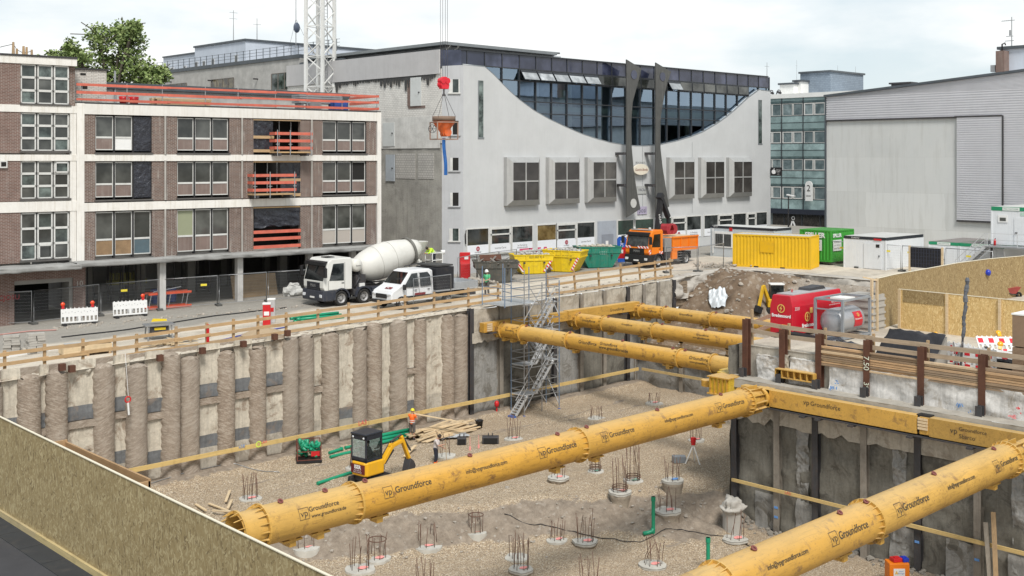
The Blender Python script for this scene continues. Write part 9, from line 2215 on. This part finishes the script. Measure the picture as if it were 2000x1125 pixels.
def person(label,loc,rotz,J,cl,hat=None,group=None,hairlen=0):
    """J: joints in the figure's own frame, x to its left, -y forward, z up"""
    t=thing('person',label,'person',loc,rotz,group); V=lambda k: Vector(J[k])
    m=MB(); pel,che,nec,hed=V('pel'),V('che'),V('nec'),V('hed')
    for s_ in 'LR':
        cap_(m,V('hip'+s_),V('kne'+s_),.085,.06); cap_(m,V('kne'+s_),V('ank'+s_),.057,.042)
        cap_(m,V('ank'+s_),V('toe'+s_),.045,.035)
        cap_(m,V('sho'+s_),V('elb'+s_),.052,.042); cap_(m,V('elb'+s_),V('wri'+s_),.041,.03)
        cap_(m,V('sho'+s_),che,.06,.1); d=V('wri'+s_)-V('elb'+s_)
        hand(m,V('wri'+s_),J.get('hd'+s_,d),1 if s_=='L' else -1,J.get('curl',1.0))
        cap_(m,V('hip'+s_),pel,.09,.11)
    cap_(m,pel,pel.lerp(che,.5),.13,.125); cap_(m,pel.lerp(che,.5),che,.125,.15); cap_(m,che,nec,.12,.062); cap_(m,nec,hed,.055,.058)
    fw=Vector(J.get('look',(0,-1,0))).normalized(); upv=(hed-nec).normalized(); sd=fw.cross(upv).normalized(); fw=upv.cross(sd).normalized()
    if fw.dot(Vector(J.get('look',(0,-1,0))))<0: fw=-fw
    hc=hed+upv*.075
    cap_(m,hc-upv*.02,hc+upv*.045,.082,.09,14); cap_(m,hc-upv*.075+fw*.035,hc-upv*.01+fw*.03,.05,.065,10)   # skull and jaw
    cap_(m,hc+fw*.085+upv*.015,hc+fw*.105-upv*.022,.011,.017,7)                                             # nose
    for q in (-1,1): cap_(m,hc+sd*q*.085-upv*.02,hc+sd*q*.09+upv*.025-fw*.01,.013,.016,7)                      # ears
    o=m.build('body',SKIN,t); remesh(o,.011,2)
    m=MB()
    for q in (-1,1): m.blob(hc+fw*.084+sd*q*.034+upv*.018,.0115,1,(1,1,1),1,0)
    m.build('eyes',plain('eye_dark',(.03,.02,.02),.3),t)
    m=MB(); cap_(m,hc+fw*.088-upv*.048-sd*.022,hc+fw*.088-upv*.048+sd*.022,.007,.007,6); m.build('mouth',plain('lip_tone',(.30,.11,.09),.5),t)
    # trousers
    m=MB(); tk=cl.get('trouser_to',1.0)
    for s_ in 'LR':
        a,b,c=V('hip'+s_),V('kne'+s_),V('ank'+s_); cap_(m,a,b,.108,.078)
        if tk>0: cap_(m,b,b.lerp(c,tk),.08,.068)
        else: cap_(m,b,b.lerp(c,.12),.088,.085)
        cap_(m,a,pel,.115,.14)
    cap_(m,pel,pel.lerp(che,.25),.145,.14); o=m.build('trousers',cl['trousers'],t); remesh(o,.016,2)
    if cl.get('gaiter'):
        m=MB()
        for s_ in 'LR': cap_(m,V('kne'+s_).lerp(V('ank'+s_),.62),V('ank'+s_),.078,.07)
        o=m.build('ankle_cover',cl['gaiter'],t); remesh(o,.016,2)
    m=MB()
    for s_ in 'LR': a,b=V('ank'+s_),V('toe'+s_); cap_(m,a+Vector((0,0,.02)),a.lerp(b,.1)-Vector((0,0,.03)),.06,.06); cap_(m,a.lerp(b,-.15)-Vector((0,0,.035)),b-Vector((0,0,.012)),.05,.046)
    o=m.build('boots',cl.get('boots',BLACK),t); remesh(o,.014,2)
    m=MB(); cap_(m,pel.lerp(che,.08),pel.lerp(che,.55),.155,.15); cap_(m,pel.lerp(che,.5),che,.15,.172); cap_(m,che,che.lerp(nec,.62),.145,.085)
    for s_ in 'LR':
        cap_(m,V('sho'+s_),che,.082,.13); k=cl.get('sleeve',.6); a,b=V('sho'+s_),V('elb'+s_)
        if k>0: cap_(m,a,a.lerp(b,min(1,k)),.078,.066)
        if k>1: cap_(m,b,b.lerp(V('wri'+s_),k-1),.06,.05)
    o=m.build('shirt',cl['shirt'],t); remesh(o,.016,2)
    if cl.get('stripe'):
        m=MB(); bk=(che-pel).normalized()
        for f in (.12,.42):
            c=pel.lerp(che,f+.05); q=bk.to_track_quat('Z','Y').to_matrix().to_4x4(); m.lathe([(.168,-.025),(.172,-.025),(.172,.025),(.168,.025)],20,Matrix.Translation(c)@q)
        m.build('reflective_stripe',cl['stripe'],t)
    M_=Matrix((( *sd,0),(*(-fw),0),(*upv,0),(0,0,0,1))).transposed(); M_.translation=hc
    if hat:
        m=MB(); m.lathe([(.118,.0),(.116,.05),(.098,.11),(.05,.145),(0,.152)],20,Matrix.Translation(upv*.03)@M_); m.lathe([(.112,.0),(.145,-.004),(.142,.006),(.112,.012)],20,Matrix.Translation(upv*.03-Vector(fw)*-.012)@M_); m.build('hard_hat',hat,t)
    else:
        m=MB(); m.lathe([(.1,-.03),(.104,.03),(.09,.1),(.05,.135),(0,.14)],18,Matrix.Translation(-Vector(fw)*.018)@M_); m.build('hair',HAIR,t)
    return t
def stand(**k):
    J=dict(pel=(0,0,.98),che=(0,.0,1.32),nec=(0,.01,1.5),hed=(0,-.01,1.58),hipL=(.1,0,.95),hipR=(-.1,0,.95),kneL=(.12,-.03,.52),kneR=(-.12,-.03,.52),ankL=(.13,.02,.1),ankR=(-.13,.02,.1),toeL=(.15,-.14,.045),toeR=(-.15,-.14,.045),
      shoL=(.19,0,1.42),shoR=(-.19,0,1.42),elbL=(.26,.03,1.14),elbR=(-.26,.03,1.14),wriL=(.25,-.1,.9),wriR=(-.25,-.1,.9)); J.update(k); return J
HIV=plain('hi_vis_orange',(.95,.16,.02),.6); HIY=plain('hi_vis_yellow',(.55,.85,.03),.6); REFL=plain('silver_stripe',(.6,.6,.58),.3); NAVYC=plain('navy_cloth',(.02,.022,.035),.9); GRYC=plain('grey_cloth',(.10,.09,.085),.9)
HATY=plain('yellow_hard_hat',(.75,.65,.03),.35); HATW=plain('white_hard_hat',(.78,.78,.77),.35)
away=math.atan2(CU,SU)   # heading of the view direction
# worker carrying a board, seen from behind
p=GP(805,859); FACE=lambda deg: away+PI/2+R(deg)  # rotz so that the figure (facing -y) looks along the view turned by deg
w1=person('worker in orange vest, dark shorts and yellow hard hat holding a board',(p.x,p.y,p.z),FACE(-25),stand(elbR=(-.25,-.12,1.2),wriR=(-.12,-.33,1.35),elbL=(.24,-.14,1.22),wriL=(.02,-.36,1.42),look=(-.2,-1,-.1)),dict(trousers=GRYC,trouser_to=0,shirt=HIV,sleeve=.35,stripe=REFL,boots=DKSTEEL),HATY)
d=Vector((GP(918,845)-p)); m=MB();
wl=Matrix.Rotation(w1.rotation_euler.z,3,'Z')@Vector((-.06,-.44,1.40)); wr_=p+wl
m.bar(wr_+Vector((-.25,.1,.08)),at_depth(915,827,p.x*CU+p.y*SU+.6),.2,.04,(0,0,1)); o=m.build('carried_board',PALE); tag(o,'pale board held by the worker in the orange vest, sloping down to the right','board')
# man with shovel
p=GP(851,911); w2=person('man in pale shirt, black trousers and orange gaiters leaning on a shovel',(p.x,p.y,p.z),FACE(-95),stand(che=(0,-.06,1.31),nec=(0,-.1,1.48),hed=(0,-.16,1.55),elbR=(-.24,-.2,1.18),wriR=(-.12,-.44,1.22),elbL=(.22,-.18,1.08),wriL=(-.02,-.46,1.0),shoL=(.19,-.06,1.41),shoR=(-.19,-.06,1.41),look=(0,-.75,-.65)),dict(trousers=NAVYC,shirt=plain('pale_tshirt',(.55,.50,.48),.9),sleeve=.7,gaiter=HIV,boots=HIV),None)
Rm=Matrix.Rotation(w2.rotation_euler.z,3,'Z'); a_=p+Rm@Vector((-.1,-.55,1.45)); b_=p+Rm@Vector((-.06,-.6,.18))
t=thing('shovel','shovel held upright by the man in the pale shirt','shovel',b_); m=MB(); m.cyl((0,0,.15),a_-b_,.018,n=7); m.bar((a_-b_)+Vector((-.06,0,0)),(a_-b_)+Vector((.06,0,0)),.03,.03); m.build('shaft',WOODP,t); m=MB(); m.grid(lambda u,v:((u-.5)*.24*(1-.35*(1-v)**3),.05*(2*u-1)**2,-.18+.36*v),6,6); m.build('blade',DKSTEEL,t)
# digger driver
p=Vector(ex.location); w3=person('driver sitting in the mini digger cab, seen from behind through the glass',p+Matrix.Rotation(R(2)+UR,3,'Z')@Vector((-.02,.03,.9)),R(2)+UR+PI/2,dict(pel=(0,.02,.55),che=(0,.05,.86),nec=(0,.03,1.03),hed=(0,-.0,1.10),hipL=(.1,-.0,.54),hipR=(-.1,-.0,.54),kneL=(.14,-.36,.55),kneR=(-.14,-.36,.55),ankL=(.14,-.36,.2),ankR=(-.14,-.36,.2),toeL=(.14,-.42,.16),toeR=(-.14,-.42,.16),shoL=(.19,.04,.96),shoR=(-.19,.04,.96),elbL=(.25,-.05,.72),elbR=(-.25,-.05,.72),wriL=(.2,-.24,.72),wriR=(-.2,-.24,.72),look=(0,-1,-.2)),dict(trousers=NAVYC,shirt=plain('dark_green_cloth',(.04,.06,.05),.9),sleeve=1.5),None)
# worker bending over the mixer hopper
pw_=mxM(PLX,PLY+.32,2.0)
w4=person('worker in yellow jacket and dark trousers bending over the mixer truck hopper',pw_,mx.rotation_euler.z+PI/2-R(10),stand(pel=(0,.05,.97),che=(0,-.2,1.22),nec=(0,-.36,1.32),hed=(0,-.43,1.34),shoL=(.19,-.27,1.31),shoR=(-.19,-.27,1.31),elbL=(.24,-.42,1.08),elbR=(-.24,-.42,1.08),wriL=(.16,-.58,1.02),wriR=(-.16,-.58,1.02),look=(0,-.6,-.8),kneL=(.12,.02,.52),kneR=(-.12,.06,.52)),dict(trousers=NAVYC,shirt=HIY,sleeve=1.7,stripe=REFL),None)
# man in green shirt on the street
p=G(951,578); w5=person('man in green shirt and white hard hat standing on the street by the dark skip',(p.x,p.y,p.z),FACE(150),stand(elbL=(.25,-.05,1.16),wriL=(.12,-.28,1.1),elbR=(-.26,0,1.15),wriR=(-.2,-.22,1.02),look=(.3,-1,0)),dict(trousers=GRYC,shirt=plain('green_tshirt',(.10,.45,.22),.9),sleeve=.55),HATW)
